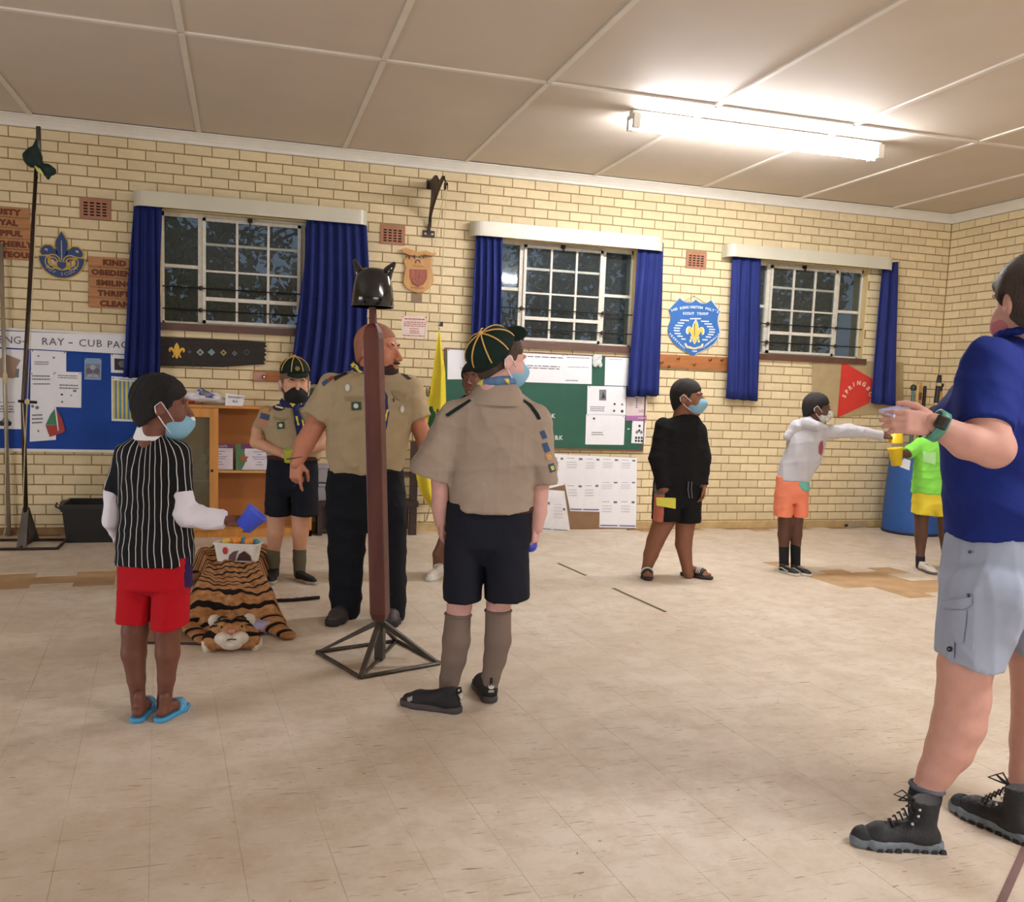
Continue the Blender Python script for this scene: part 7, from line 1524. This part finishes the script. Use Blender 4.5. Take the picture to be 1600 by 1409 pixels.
for L_ in ([(427, 857, 10.5), (427, 875, 10), (427, 896, 9)], [(468, 857, 10.5), (468, 875, 10), (468, 896, 9)]): s = SDF(.02); P, R = p.pts(L_); s.limb(P, R); s.plane(P[0], (0, 0, 1)); p.part('sock', s.mesh(.007), cloth('sock_olive', (110, 104, 84)))
for heel, toe in (((429, 901), (422, 916)), ((463, 906), (494, 914))): p.shoe(heel, toe, [('shoe_sole', 'sole', M('sole_pale', (176, 166, 146))), ('shoe_upper', 'low', shoe_b)])
s = SDF(.02); s.loft(p.rows([(419, 497, 712, .115), (417, 497, 740, .12), (418, 496, 760, .115), (444, 466, 775, .07)]), 2.4); p.legs(s, [((436, 752, 20), (434, 805, 20.5))]); p.legs(s, [((476, 752, 20), (476, 805, 20.5))]); s.folds(.004, 22, 5); p.part('shorts', s.mesh(.008), navy_c)
s = SDF(.02); s.loft(p.rows([(446, 476, 628, .065), (428, 494, 636, .085), (413, 506, 648, .105), (410, 508, 670, .11), (414, 504, 697, .112), (418, 499, 716, .112)]), 2.3); p.sleeve(s, (418, 647, 13), (406, 671, 15, -.03)); p.sleeve(s, (500, 648, 12), (507, 673, 14)); s.folds(.006, 22, 7); shirt = p.part('shirt', s.mesh(.0075), khaki); bv = p.bvh(shirt)
s = SDF(.01); s.loft(p.rows([(443, 480, 622, .07), (436, 487, 632, .085), (434, 489, 637, .09)]), 2.2); p.part('collar', s.mesh(.007), khaki)
s = SDF(.012); P = [p.T(462, 628)+np.array([.082*math.cos(a), .074*math.sin(a)-.01, .016*math.cos(a)*0+.018*math.sin(a)]) for a in np.linspace(0, 2*PI, 17)]; s.limb(P, [.020]*17); P, R = p.pts([(462, 638, 4.5, -.10), (466, 660, 5, -.13), (469, 690, 4, -.13)]); s.limb(P, R); P, R = p.pts([(464, 645, 4, -.12), (474, 665, 4, -.13)]); s.limb(P, R); sc_ = p.part('neckerchief', s.mesh(.007), scarf_b); bvs = p.bvh(sc_)
for poly in ([(434, 617), (440, 615), (462, 632), (458, 636)], [(466, 633), (476, 618), (479, 622), (469, 638)], [(462, 650), (465, 650), (468, 664), (465, 664)], [(471, 655), (474, 655), (476, 668), (473, 668)]): p.patch(sc_, 'yellow_edge', poly, scarf_y, .004, bv=bvs)
for nm, poly, mt_ in (('badge', ovalp(436, 635.5, 10, 7), M('badge_dark', (50, 40, 40))), ('badge_bars', rectp(437, 637, 12, 2.4, .2), wht_b), ('badge', ovalp(416, 632, 3.5, 2.5), blu_b), ('badge', rectp(416, 641, 10, 8, .25), org_b), ('badge', rectp(414, 651, 14, 9, .25), blu_b), ('badge', rectp(410, 660, 14, 6, .25), M('badge_salmon', (206, 122, 92))), ('badge', rectp(439, 664.5, 11, 11, -.1), grn_b), ('badge_star', ovalp(439, 664.5, 3, 3), wht_b), ('pocket_flap', [(427, 650), (440, 654), (450, 652), (449, 656), (439, 658), (428, 655)], M('khaki_flap', (0, 0, 0)))): p.patch(shirt, nm, poly, mt_, .0075 if nm in ('badge_bars', 'badge_star') else .0045, bv=bv)
s = SDF(.005); s.loft(p.rows([(418, 499, 711, .119), (418, 499, 718, .12)]), 2.4); p.part('belt', s.mesh(.007), belt)
cup('lime green cup in the hands of the masked cub', Pw(p, 451, 722, -.17), Pw(p, 452, 703, -.18), 6.5*k, 8.5*k, M('cup_lime', (206, 216, 86), rough=.4))
# ---------------------------------------------------------------- boy in black sweater
p = Person('boy in black sweater and black shorts with blue mask wearing striped slides', 1055, 902, skin('skin_brown', (134, 88, 66)), foot=0.245); k = p.k
p.torso([(1060, 770, 30), (1063, 700, 32), (1068, 665, 22), (1073, 645, 12)]); p.limb([(1043, 780, 13), (1037, 814, 17), (1024, 845, 13.5), (1017, 866, 11.5), (1010, 890, 7.5), (1009, 897, 7.5)]); p.limb([(1073, 780, 12, .03), (1071, 814, 15.5, .03), (1068, 850, 13, .02), (1074, 890, 8, 0), (1076, 897, 8)])
p.limb([(1040, 674, 9), (1030, 718, 9, -.04), (1037, 764, 8, -.10)]); p.limb([(1090, 676, 8), (1098, 718, 8, -.02), (1098, 757, 7, -.06)])
p.head(1075, 621, .0, (.93, -.34, -.02), 1.17); p.hand('grip', p.T(1038, 763, -.10), (.35, -.1, -1), (-.3, -1, .1), -1, .95); p.hand('relaxed', p.T(1098, 756, -.06), (-.02, -.1, -1), (.8, .4, 0), 1, .9)
for heel, toe in (((1006, 892), (1015, 912)), ((1062, 897), (1114, 906))):
    m, sc, o = p.shoe(heel, toe, [('slide_sole', 'slide_sole', M('slide_black', (40, 34, 34), rough=.6)), ('slide_strap', 'strap', M('slide_black', (0, 0, 0)))]); p.body.append(xf(FOOT, m, sc)); Lp = lambda q: m[:3, :3]@(np.array(q, float)*sc)+m[:3, 3]
    for q in range(3):
        y = .080+.015*q; MB().tube([Lp((x_, y+.004*0, .038+math.sqrt(max(0, .0525**2-x_*x_)))) for x_ in np.linspace(-.0515, .0515, 15)], .0042*sc, 5).build('white_stripe', wht_b, o[1], smooth=True, local=True)
p.finish(); p.hair('short', M('hair_dark', (26, 20, 18), rough=.85, var=.2, bump=.5, bscale=350)); p.eyes(); p.mask('fit', blue_mask)
s = SDF(.02); s.loft(p.rows([(1060, 1089, 647, .062), (1044, 1096, 655, .09), (1030, 1101, 670, .11), (1025, 1102, 700, .122), (1025, 1101, 732, .128), (1027, 1098, 757, .125)]), 2.3); P, R = p.pts([(1038, 668, 16), (1030, 716, 15.5, -.04)]); s.limb(P, R); p.sleeve(s, (1030, 716, 15.5, -.04), (1037, 765, 11.5, -.10)); P, R = p.pts([(1092, 672, 13), (1099, 716, 12, -.02)]); s.limb(P, R); p.sleeve(s, (1099, 716, 12, -.02), (1098, 758, 9.5, -.06)); s.folds(.005, 26, 5); p.part('sweater', s.mesh(.0075), cloth('black_sweater', (22, 22, 24)))
s = SDF(.02); s.loft(p.rows([(1022, 1097, 746, .122), (1020, 1096, 772, .125), (1035, 1082, 792, .08)]), 2.4); p.legs(s, [((1041, 775, 22), (1040, 812, 22.5))]); p.legs(s, [((1077, 775, 19, .02), (1075, 815, 19.5, .02))]); s.folds(.004, 22, 15); V, F = s.mesh(.0065); me = np_mesh([(V, F)]); p.part('shorts', me, [cloth('black_shorts', (20, 20, 22)), cloth('salmon_panel', (196, 116, 98)), cloth('grey_panel', (110, 116, 124))]); cen = V[F].mean(1); u0 = p.T(1033, 790)[0]; za, zb = p.T(1025, 770)[2], p.T(1025, 752)[2]
me.polygons.foreach_set('material_index', np.where((cen[:, 0] < u0) & (cen[:, 0] > p.T(1020, 790)[0]) & (cen[:, 1] < .03), np.where(cen[:, 2] < za, 1, np.where(cen[:, 2] < zb, 2, 0)), 0).astype(np.int32))
mb = MB()
for x in (1076, 1081): mb.tube([p.T(x, 752, -.14), p.T(x-1, 765, -.145), p.T(x+1, 778, -.14)], .004, 5)
mb.build('drawstring', M('string_grey', (96, 96, 98)), p.root, local=True)
q = [Pw(p, x, y, -.155) for x, y in ((1025, 777), (1056, 778), (1056, 795), (1026, 790))]; mb = MB(); mb.hexa(q, [c_+FF*.012 for c_ in q]); me = mb.fixn(); bevel(me, .003, 2); solo('yellow_card', me, M('card_lime', (212, 206, 66), rough=.5), 'lime yellow card in the hand of the black sweater boy', 'card')
# ---------------------------------------------------------------- boy in grey hoodie
p = Person('boy in grey hoodie and salmon shorts reaching out to the right', 1238, 892, skin('skin_dark', (92, 60, 46)), foot=0.225); k = p.k
p.torso([(1238, 760, 22), (1252, 710, 25), (1264, 675, 20), (1272, 655, 10)]); p.limb([(1226, 780, 8), (1226, 812, 10), (1225, 835, 9.5), (1225, 870, 6.5), (1225, 885, 6.5)]); p.limb([(1247, 780, 8), (1245, 812, 9.5), (1244, 835, 9), (1243, 870, 6.5), (1243, 885, 6.5)])
p.limb([(1272, 678, 7), (1325, 673, 7), (1379, 680, 5.5)]); p.limb([(1262, 678, 6, .06), (1254, 715, 6, .12), (1250, 748, 5, .13)])
p.head(1277, 638, .0, (.97, -.18, -.12), 1.03); p.hand('grip', p.T(1379, 680), (1, -.1, .02), (0, -.7, .7), -1, .95); p.hand('relaxed', p.T(1250, 748, .13), (.1, .1, -1), (-.5, .8, 0), 1, .9)
p.finish(); p.hair('short', M('hair_black2', (20, 16, 15), rough=.85)); p.eyes(); p.mask('fit', M('mask_pattern', (206, 202, 192), rough=.8, var=.55, scale=55))
grey_h = cloth('grey_hoodie', (188, 186, 190)); s = SDF(.02); s.loft(p.rows([(1258, 1286, 657, .06), (1243, 1292, 667, .09), (1233, 1291, 685, .108), (1226, 1287, 705, .112), (1220, 1279, 725, .112), (1215, 1268, 744, .112), (1214, 1264, 750, .110)]), 2.3); P, R = p.pts([(1274, 677, 13), (1325, 673, 10.5)]); s.limb(P, R); p.sleeve(s, (1325, 673, 10.5), (1380, 680, 8)); P, R = p.pts([(1262, 678, 10, .06), (1254, 715, 8.5, .12)]); s.limb(P, R); p.sleeve(s, (1254, 715, 8.5, .12), (1250, 748, 7, .13)); s.folds(.006, 26, 3); sh_ = p.part('hoodie', s.mesh(.0075), grey_h)
s = SDF(.025); P, R = p.pts([(1262, 660, 11), (1245, 668, 11.5), (1232, 682, 8)]); s.limb(P, R); P, R = p.pts([(1262, 662, 10, -.06), (1275, 666, 8, -.09), (1288, 668, 5, -.06)]); s.limb(P, R); s.folds(.004, 40, 5); p.part('hood', s.mesh(.0075), grey_h)
p.patch(sh_, 'chest_print', [(1281, 690), (1285, 688), (1286, 700), (1283, 712), (1279, 708), (1279, 698)], M('print_maroon', (150, 70, 76)), .004)
s = SDF(.01); s.loft(p.rows([(1228, 1262, 747, .10), (1230, 1264, 757, .104), (1240, 1264, 765, .10)]), 2.3); p.part('undershirt', s.mesh(.007), cloth('teal_shirt', (116, 178, 166)))
s = SDF(.015); s.loft(p.rows([(1213, 1261, 744, .10), (1211, 1262, 768, .105), (1222, 1252, 786, .07)]), 2.4); p.legs(s, [((1225, 772, 14.5), (1223, 806, 14.5))]); p.legs(s, [((1250, 772, 13), (1250, 807, 12.5))]); s.folds(.004, 24, 6); p.part('shorts', s.mesh(.007), cloth('salmon_shorts', (236, 138, 106)))
for L_ in ([(1225, 850, 8), (1225, 886, 7.2)], [(1243, 850, 8), (1243, 886, 7.2)]): s = SDF(.02); P, R = p.pts(L_); s.limb(P, R); s.plane(P[0], (0, 0, 1)); p.part('sock', s.mesh(.007), cloth('sock_black', (34, 36, 36)))
for heel, toe in (((1219, 893), (1245, 900)), ((1239, 894), (1263, 900))):
    m, sc, o = p.shoe(heel, toe, [('shoe_sole', 'sole', M('sole_white', (206, 200, 186))), ('shoe_upper', 'low', shoe_b)]); p.laces(m, sc, wht_b, o[1], z0=.088, z1=.07); Lp = lambda q: m[:3, :3]@(np.array(q, float)*sc)+m[:3, 3]
    MB().tube([Lp((.040, -.05, .05)), Lp((.046, .0, .062)), Lp((.050, .05, .048)), Lp((.052, .10, .040))], .005*sc, 5).build('side_line', wht_b, o[1], smooth=True, local=True)
cup('yellow cup gripped by the grey hoodie boy above the other cup', Pw(p, 1400, 665), Pw(p, 1399.5, 692.5), 9.5*k, 10.5*k, M('cup_yellow', (226, 196, 34), rough=.4, var=.1), group='yellow cups')
# ---------------------------------------------------------------- child in green
p = Person('child in lime green shirt and yellow shorts holding a cup by blue drum', 1458, 889, skin('skin_dark2', (88, 60, 46)), foot=0.215); k = p.k
p.torso([(1457, 770, 24), (1458, 710, 25), (1461, 690, 18), (1463, 672, 9)]); p.limb([(1441, 785, 8), (1440, 805, 10.5), (1439, 835, 9.5), (1438, 868, 6), (1438, 882, 6)]); p.limb([(1474, 785, 8), (1475, 805, 10.5), (1477, 835, 9.5), (1478, 866, 6), (1479, 880, 6)])
p.limb([(1441, 697, 7), (1420, 708, 6.5, -.05), (1408, 709, 5.5, -.10)]); p.limb([(1480, 698, 7), (1493, 730, 7), (1494, 760, 5, -.02)])
p.head(1463, 656, .0, (-.75, -.55, -.1), 1.02); p.hand('grip', p.T(1409, 709, -.10), (-1, -.1, -.05), (.2, -.9, .4), 1, .8); p.hand('relaxed', p.T(1494, 760, -.02), (-.1, -.1, -.9), (.5, -.8, 0), -1, .8)
p.finish(); p.hair('short', M('hair_black2', (0, 0, 0))); p.eyes(); p.mask('fit', white_mask)
s = SDF(.02); s.loft(p.rows([(1450, 1476, 678, .06), (1437, 1486, 687, .085), (1430, 1490, 704, .105), (1428, 1488, 740, .11), (1425, 1484, 771, .115)]), 2.3); p.sleeve(s, (1438, 694, 11), (1418, 708, 9.5, -.05)); p.sleeve(s, (1482, 696, 11), (1491, 716, 10)); s.folds(.005, 24, 4); sh_ = p.part('shirt', s.mesh(.0075), cloth('lime_shirt', (132, 214, 84)))
p.patch(sh_, 'chest_print', [(1442, 704), (1449, 707), (1462, 706), (1462, 716), (1461, 726), (1449, 722), (1443, 721), (1443, 712)], M('print_pale_green', (166, 218, 146)), .005); p.patch(sh_, 'round_print', ovalp(1482, 708, 5, 8), M('print_pale_green', (0, 0, 0)), .005)
s = SDF(.015); s.loft(p.rows([(1428, 1486, 767, .105), (1426, 1487, 786, .11), (1438, 1476, 796, .07)]), 2.4); p.legs(s, [((1442, 787, 15), (1440, 803, 16))]); p.legs(s, [((1471, 787, 15), (1473, 804, 16))]); s.folds(.004, 24, 9); p.part('shorts', s.mesh(.007), cloth('yellow_shorts', (226, 206, 64)))
for L_ in ([(1438, 868, 7), (1438, 884, 6.8)], [(1478, 867, 7), (1479, 882, 6.8)]): s = SDF(.02); P, R = p.pts(L_); s.limb(P, R); s.plane(P[0], (0, 0, 1)); p.part('sock', s.mesh(.007), cloth('sock_navy', (40, 40, 52)))
for heel, toe in (((1435, 889), (1463, 899)), ((1474, 887), (1499, 895))):
    m, sc, o = p.shoe(heel, toe, [('shoe_sole', 'sole', M('sole_grey_brown', (96, 88, 84))), ('shoe_upper', 'low', M('shoe_white', (222, 216, 206), rough=.5))]); p.laces(m, sc, M('lace_grey', (0, 0, 0)), o[1], z0=.088, z1=.07)
cup('yellow cup held up by the child in green below the other cup', Pw(p, 1401, 727, -.12), Pw(p, 1399, 699.5, -.12), 7.5*k, 11*k, M('cup_yellow', (0, 0, 0)), group='yellow cups')
q = [Pw(p, x, y, -.09) for x, y in ((1412, 716), (1423, 719), (1421, 735), (1406, 729))]; solo('paper_slip', MB().hexa(q, [c_+FF*.003 for c_ in q]).fixn(), paper_m, 'small white paper slip below the hand of child in green', 'paper')
# ---------------------------------------------------------------- child hidden behind the scout
p = Person('dark haired child almost hidden behind the capped scout, one white shoe showing', 712, 898, skin('skin_brown2', (112, 74, 56)), foot=0.230); k = p.k
p.torso([(737, 740, 28), (738, 680, 28), (739, 645, 20), (740, 622, 11)]); p.limb([(722, 790, 9), (696, 845, 11), (686, 866, 10), (684, 890, 7.5)]); p.limb([(752, 790, 9), (756, 845, 11), (758, 890, 8)]); p.limb([(770, 660, 10), (790, 710, 8), (815, 795, 6, -.1)]); p.limb([(712, 655, 10), (705, 710, 8), (712, 760, 6)])
p.head(741, 592, .0, (-.3, -.9, 0), 1.05); p.hand('grip', p.T(815, 795, -.1), (.4, -.2, -.9), (.3, -.9, .2), 1, .9); p.hand('relaxed', p.T(712, 760), (.1, -.1, -1), (-.5, -.8, 0), -1, .9); p.finish(.009); p.hair('afro', M('hair_black', (0, 0, 0))); p.eyes()
s = SDF(.02); s.loft(p.rows([(726, 754, 617, .06), (714, 766, 627, .09), (706, 773, 650, .105), (708, 770, 720, .11), (708, 770, 750, .11)]), 2.3); p.sleeve(s, (714, 652, 12), (706, 700, 12)); p.sleeve(s, (768, 652, 12), (788, 700, 11)); p.part('shirt', s.mesh(.009), black_c)
s = SDF(.01); s.loft(p.rows([(730, 752, 608, .05), (727, 755, 620, .06)]), 2.2); p.part('collar', s.mesh(.008), cloth('white_collar', (0, 0, 0)))
s = SDF(.02); s.loft(p.rows([(709, 770, 745, .11), (708, 771, 780, .11)]), 2.3); p.legs(s, [((722, 785, 18), (708, 830, 18))]); p.legs(s, [((756, 785, 16), (757, 830, 17))]); p.part('shorts', s.mesh(.009), navy_c)
for i, (heel, toe) in enumerate((((690, 898), (669, 909)), ((760, 899), (752, 910)))):
    m, sc, o = p.shoe(heel, toe, [('shoe_sole', 'sole', M('shoe_white', (0, 0, 0))), ('shoe_upper', 'mid', M('shoe_white', (0, 0, 0)))]); p.laces(m, sc, dk_m, o[1], z0=.1, z1=.075)
for L_ in ([(685, 872, 8.5), (685, 897, 8.5)], [(758, 872, 8.5), (758, 897, 8.5)]): s = SDF(.02); P, R = p.pts(L_); s.limb(P, R); s.plane(P[0], (0, 0, 1)); p.part('sock', s.mesh(.008), cloth('sock_black', (0, 0, 0)))
cup('orange yellow cup held by the hidden child beside the scout\'s hip', Pw(p, 822, 816, -.14), Pw(p, 824, 795, -.14), 7*k, 9*k, M('cup_orange', (226, 176, 56), rough=.4))
# ---------------------------------------------------------------- woman in blue (right foreground)
p = Person('woman in royal blue shirt and pale cargo shorts using a phone', 1500, 1300, skin('skin_woman', (204, 154, 138)), foot=0.290); k = p.k
p.limb([(1540, 940, 44), (1508, 1040, 39), (1505, 1090, 38.5), (1498, 1130, 38.5), (1483, 1170, 34.5), (1463, 1205, 26), (1447, 1235, 21), (1440, 1280, 20)]); p.limb([(1622, 940, 42, .12), (1622, 1030, 42, .15), (1624, 1100, 40, .15), (1616, 1160, 36, .15), (1606, 1205, 27, .14), (1598, 1230, 21, .14), (1596, 1268, 20, .14)])
p.torso([(1590, 830, 80, .04), (1590, 740, 78, .04), (1605, 620, 70, .04), (1612, 570, 44, .03), (1614, 520, 40, .015)])
p.limb([(1560, 600, 24, -.06), (1540, 665, 30, -.13), (1553, 700, 28, -.15), (1510, 690, 24, -.17), (1458, 662, 15, -.17)]); p.limb([(1680, 600, 24, .06), (1705, 690, 28, .12), (1640, 690, 22, .30), (1560, 660, 16, .38)])
p.head(1611, 473, .02, (-.22, .96, -.08), 1.17)
p.hand('hold', p.T(1460, 663, -.17), (-1, .08, .06), (.05, -1, .25), 1, .98); p.hand('hold', p.T(1560, 660, .38), (-1, .1, 0), (0, .3, -1), -1, .95)
p.finish(.0065)
hairw = M('hair_woman', (66, 50, 40), rough=.55, var=.45, scale=16, bump=.9, bscale=60, stretch=(6, 6, 1)); p.hair('woman', hairw); p.eyes((90, 70, 50), (80, 60, 46)); p.mask('fit', M('mask_pink', (196, 118, 128), rough=.8, var=.15), False)
tee = cloth('royal_tee', (26, 42, 116)); s = SDF(.03)
s.loft(p.rows([(1574, 1656, 521, .085), (1552, 1680, 533, .115), (1530, 1705, 552, .145), (1512, 1722, 590, .165), (1492, 1718, 625, .175), (1478, 1712, 645, .18), (1473, 1706, 664, .182), (1480, 1698, 700, .176), (1484, 1692, 760, .178), (1486, 1694, 800, .185), (1487, 1698, 840, .188)], .04), 2.3)
s.ell(p.T(1505, 650, .0), np.array([33*k, .12, 34*k]), k=.04); p.sleeve(s, (1550, 575, 43, -.05), (1538, 670, 42, -.13), .04); p.sleeve(s, (1685, 575, 40, .06), (1705, 670, 40, .12), .04); s.folds(.008, 13, 5, .6); s.folds(.004, 30, 12); p.part('shirt', s.mesh(.0075), tee)
s = SDF(.01); P = [p.T(1614, 524, .03)+np.array([.098*math.cos(a), .09*math.sin(a), -.012*math.sin(a)]) for a in np.linspace(0, 2*PI, 21)]; s.limb(P, [.011]*21); p.part('neckband', s.mesh(.006), tee)
s = SDF(.025); s.loft(p.rows([(1490, 1694, 828, .178), (1482, 1694, 868, .188), (1476, 1694, 920, .19), (1510, 1670, 965, .12)], .05), 2.4); p.legs(s, [((1540, 925, 64, 0), (1513, 1033, 47, -.0))]); p.legs(s, [((1626, 925, 60, .10), (1625, 1006, 50, .14))]); s.folds(.006, 20, 7, .5); sho = p.part('shorts', s.mesh(.0075), cloth('pale_blue_shorts', (164, 173, 192))); bv = p.bvh(sho)
p.patch(sho, 'pocket_flap', [(1475, 940), (1490, 936), (1512, 934), (1520, 930), (1519, 944), (1508, 951), (1490, 951), (1475, 949)], cloth('pale_blue_shorts', (0, 0, 0)), .006, bv=bv)
p.patch(sho, 'cargo_pocket', [(1476, 953), (1492, 953), (1512, 953), (1510, 975), (1506, 1003), (1490, 1005), (1474, 1000), (1474, 975)], cloth('pale_blue_shorts', (0, 0, 0)), .005, bv=bv)
for x, y, r in ((1517.5, 862.5, 2.6), (1516, 930, 2.8), (1487, 1013.5, 4.6)): p.patch(sho, 'stud', ovalp(x, y, r, r), M('stud_dark', (50, 52, 62), rough=.3, metal=.6), .009, bv=bv); p.patch(sho, 'stud_centre', ovalp(x, y, r*.4, r*.4, 6), M('stud_bright', (150, 150, 156), rough=.3, metal=.6), .011, bv=bv)
p.patch(sho, 'tab', rectp(1488, 1014, 10, 26, .05), cloth('pale_blue_shorts', (0, 0, 0)), .0055, bv=bv)
bk = M('boot_black', (28, 30, 34), rough=.6, var=.25, scale=20, bump=.25, bscale=120); gs = M('boot_grey_sole', (112, 122, 128), rough=.6, var=.25, scale=25); lc = M('lace_black', (20, 20, 22), rough=.7); ey = M('eyelet_steel', (190, 194, 200), rough=.25, metal=.8)
for i, (heel, toe) in enumerate((((1472, 1326), (1331, 1318)), ((1618, 1322), (1487, 1262)))):
    m, sc, o = p.shoe(heel, toe, [('boot_sole', 'boot_sole', gs), ('boot_upper', 'boot', bk)]); p.laces(m, sc, lc, o[1], 7, .016, .10, .160, .084, True); Lp = lambda q: m[:3, :3]@(np.array(q, float)*sc)+m[:3, 3]
    # dark tread blocks under the grey midsole, toe cap, eyelets
    td = MB()
    for q in range(9):
        y = -.078+.030*q
        for sd_ in (-1, 1): wdt = .040 if y < .05 else .048 if y < .15 else .036; c_ = np.array([sd_*wdt*.94, y, .006]); td.hexa([Lp(c_+np.array(v)) for v in ((-.006, -.010, -.006), (.006, -.010, -.006), (.006, .010, -.006), (-.006, .010, -.006))], [Lp(c_+np.array(v)) for v in ((-.006, -.008, .006), (.004, -.008, .008), (.004, .008, .008), (-.006, .008, .006))])
    td.build('tread', bk, o[0], local=True, kind='stuff')
    s = SDF(.02); s.limb([(.003, .135, .034), (.002, .178, .028)], [.043, .036]); s.plane((0, .148, 0), (0, -1, .35)); s.plane((0, 0, .024), (0, 0, -1)); p.part('toe_cap', xf(s.mesh(.006), m, sc), M('boot_toe', (34, 36, 40), rough=.75), parent=o[1])
    for (y, z) in ((.010, .148), (.013, .126), (.030, .098)):
        for sd_ in (-1, 1): MB().ball(Lp((sd_*.036, y, z)), .006*sc, 8, 6).build('eyelet', ey, o[1], smooth=True, local=True)
for L_ in ([(1449, 1226, 23.5), (1445, 1245, 23.5), (1442, 1268, 22)], [(1600, 1224, 24, .14), (1598, 1245, 23.5, .14), (1596, 1268, 22, .14)]):
    s = SDF(.01); P, R = p.pts(L_); s.limb(P, R); s.plane(P[0], nrm(P[0]-P[1])); o = p.part('sock', s.mesh(.006), cloth('sock_charcoal', (40, 42, 50))); n = nrm(P[0]-P[1]); a = nrm(np.cross(n, [0, 1, 0])); b = np.cross(n, a); q = P[0]-n*.008; MB().tube([q+(a*math.cos(t)+b*math.sin(t))*(R[0]+.0005) for t in np.linspace(0, 2*PI, 25)], .008, 6, cap=False).build('sock_band', cloth('sock_grey', (92, 96, 108)), o, smooth=True, local=True)
# wrist watch, part of her dress
a0, a1 = p.T(1458, 662, -.17), p.T(1478, 673, -.17); ax = nrm(a1-a0); c_ = p.T(1464, 665, -.17); e1 = nrm(np.cross(ax, [0, 1, 0])); e2 = np.cross(ax, e1); rr = 18*k; mb = MB(); teal = M('watch_teal', (84, 150, 128), rough=.4); n = 28; v = []; f = []
for i in range(n):
    t = 2*PI*i/n; d = e1*math.cos(t)*1.12+e2*math.sin(t)
    for r_, w in ((rr, -.014), (rr+.005, -.014), (rr+.005, .014), (rr, .014)): v.append(c_+d*r_+ax*w)
for i in range(n):
    j = (i+1) % n
    for q in range(4): f.append((4*i+q, 4*i+(q+1) % 4, 4*j+(q+1) % 4, 4*j+q))
mb.add(v, f); wt = mb.build('watch_band', teal, p.root, smooth=True, local=True)
ca = c_-e2*0+np.array([-.012, -rr*1.02, .004]); R_ = np.stack([nrm(ax), nrm(np.cross(e1, ax)*1.0), e1], 1); s = SDF(.004); dd = nrm(np.array([-.15, -.95, .25])); cc_ = c_+dd*(rr+.008); x_ = ax; z_ = nrm(np.cross(x_, dd)); s.box(cc_, (.017, .0065, .020), .004, np.stack([x_, dd, z_], 1)); wc = p.part('watch_case', s.mesh(.003), M('watch_dark', (30, 36, 36), rough=.4), parent=wt)
q = [cc_+dd*.0068+x_*sx*.011+z_*sz*.013 for sx, sz in ((-1, -1), (1, -1), (1, 1), (-1, 1))]; MB().hexa(q, [v_+dd*.001 for v_ in q]).build('watch_face', M('watch_glass', (18, 22, 24), rough=.08, coat=1), wt, local=True)
# phone lying in her hands
q = [Pw(p, *v_) for v_ in ((1373, 640, -.10), (1402, 634, .0), (1425, 640, -.06), (1396, 648.5, -.165))]; up_ = EZ*.004
t = thing('phone', 'thin phone with pale lilac back held flat in the woman\'s hand', 'phone', q[3]-EZ*.006)
me = MB().hexa([v_-EZ*.008 for v_ in q], q).fixn(); bevel(me, .002, 2); link('phone_body', me, M('phone_edge', (206, 206, 216), rough=.3), t)
c0_ = sum(q)/4; MB().hexa([c0_+(v_-c0_)*.94+EZ*.0002 for v_ in q], [c0_+(v_-c0_)*.94+EZ*.0015 for v_ in q]).build('phone_face', M('phone_lilac', (150, 160, 222), rough=.2), t)
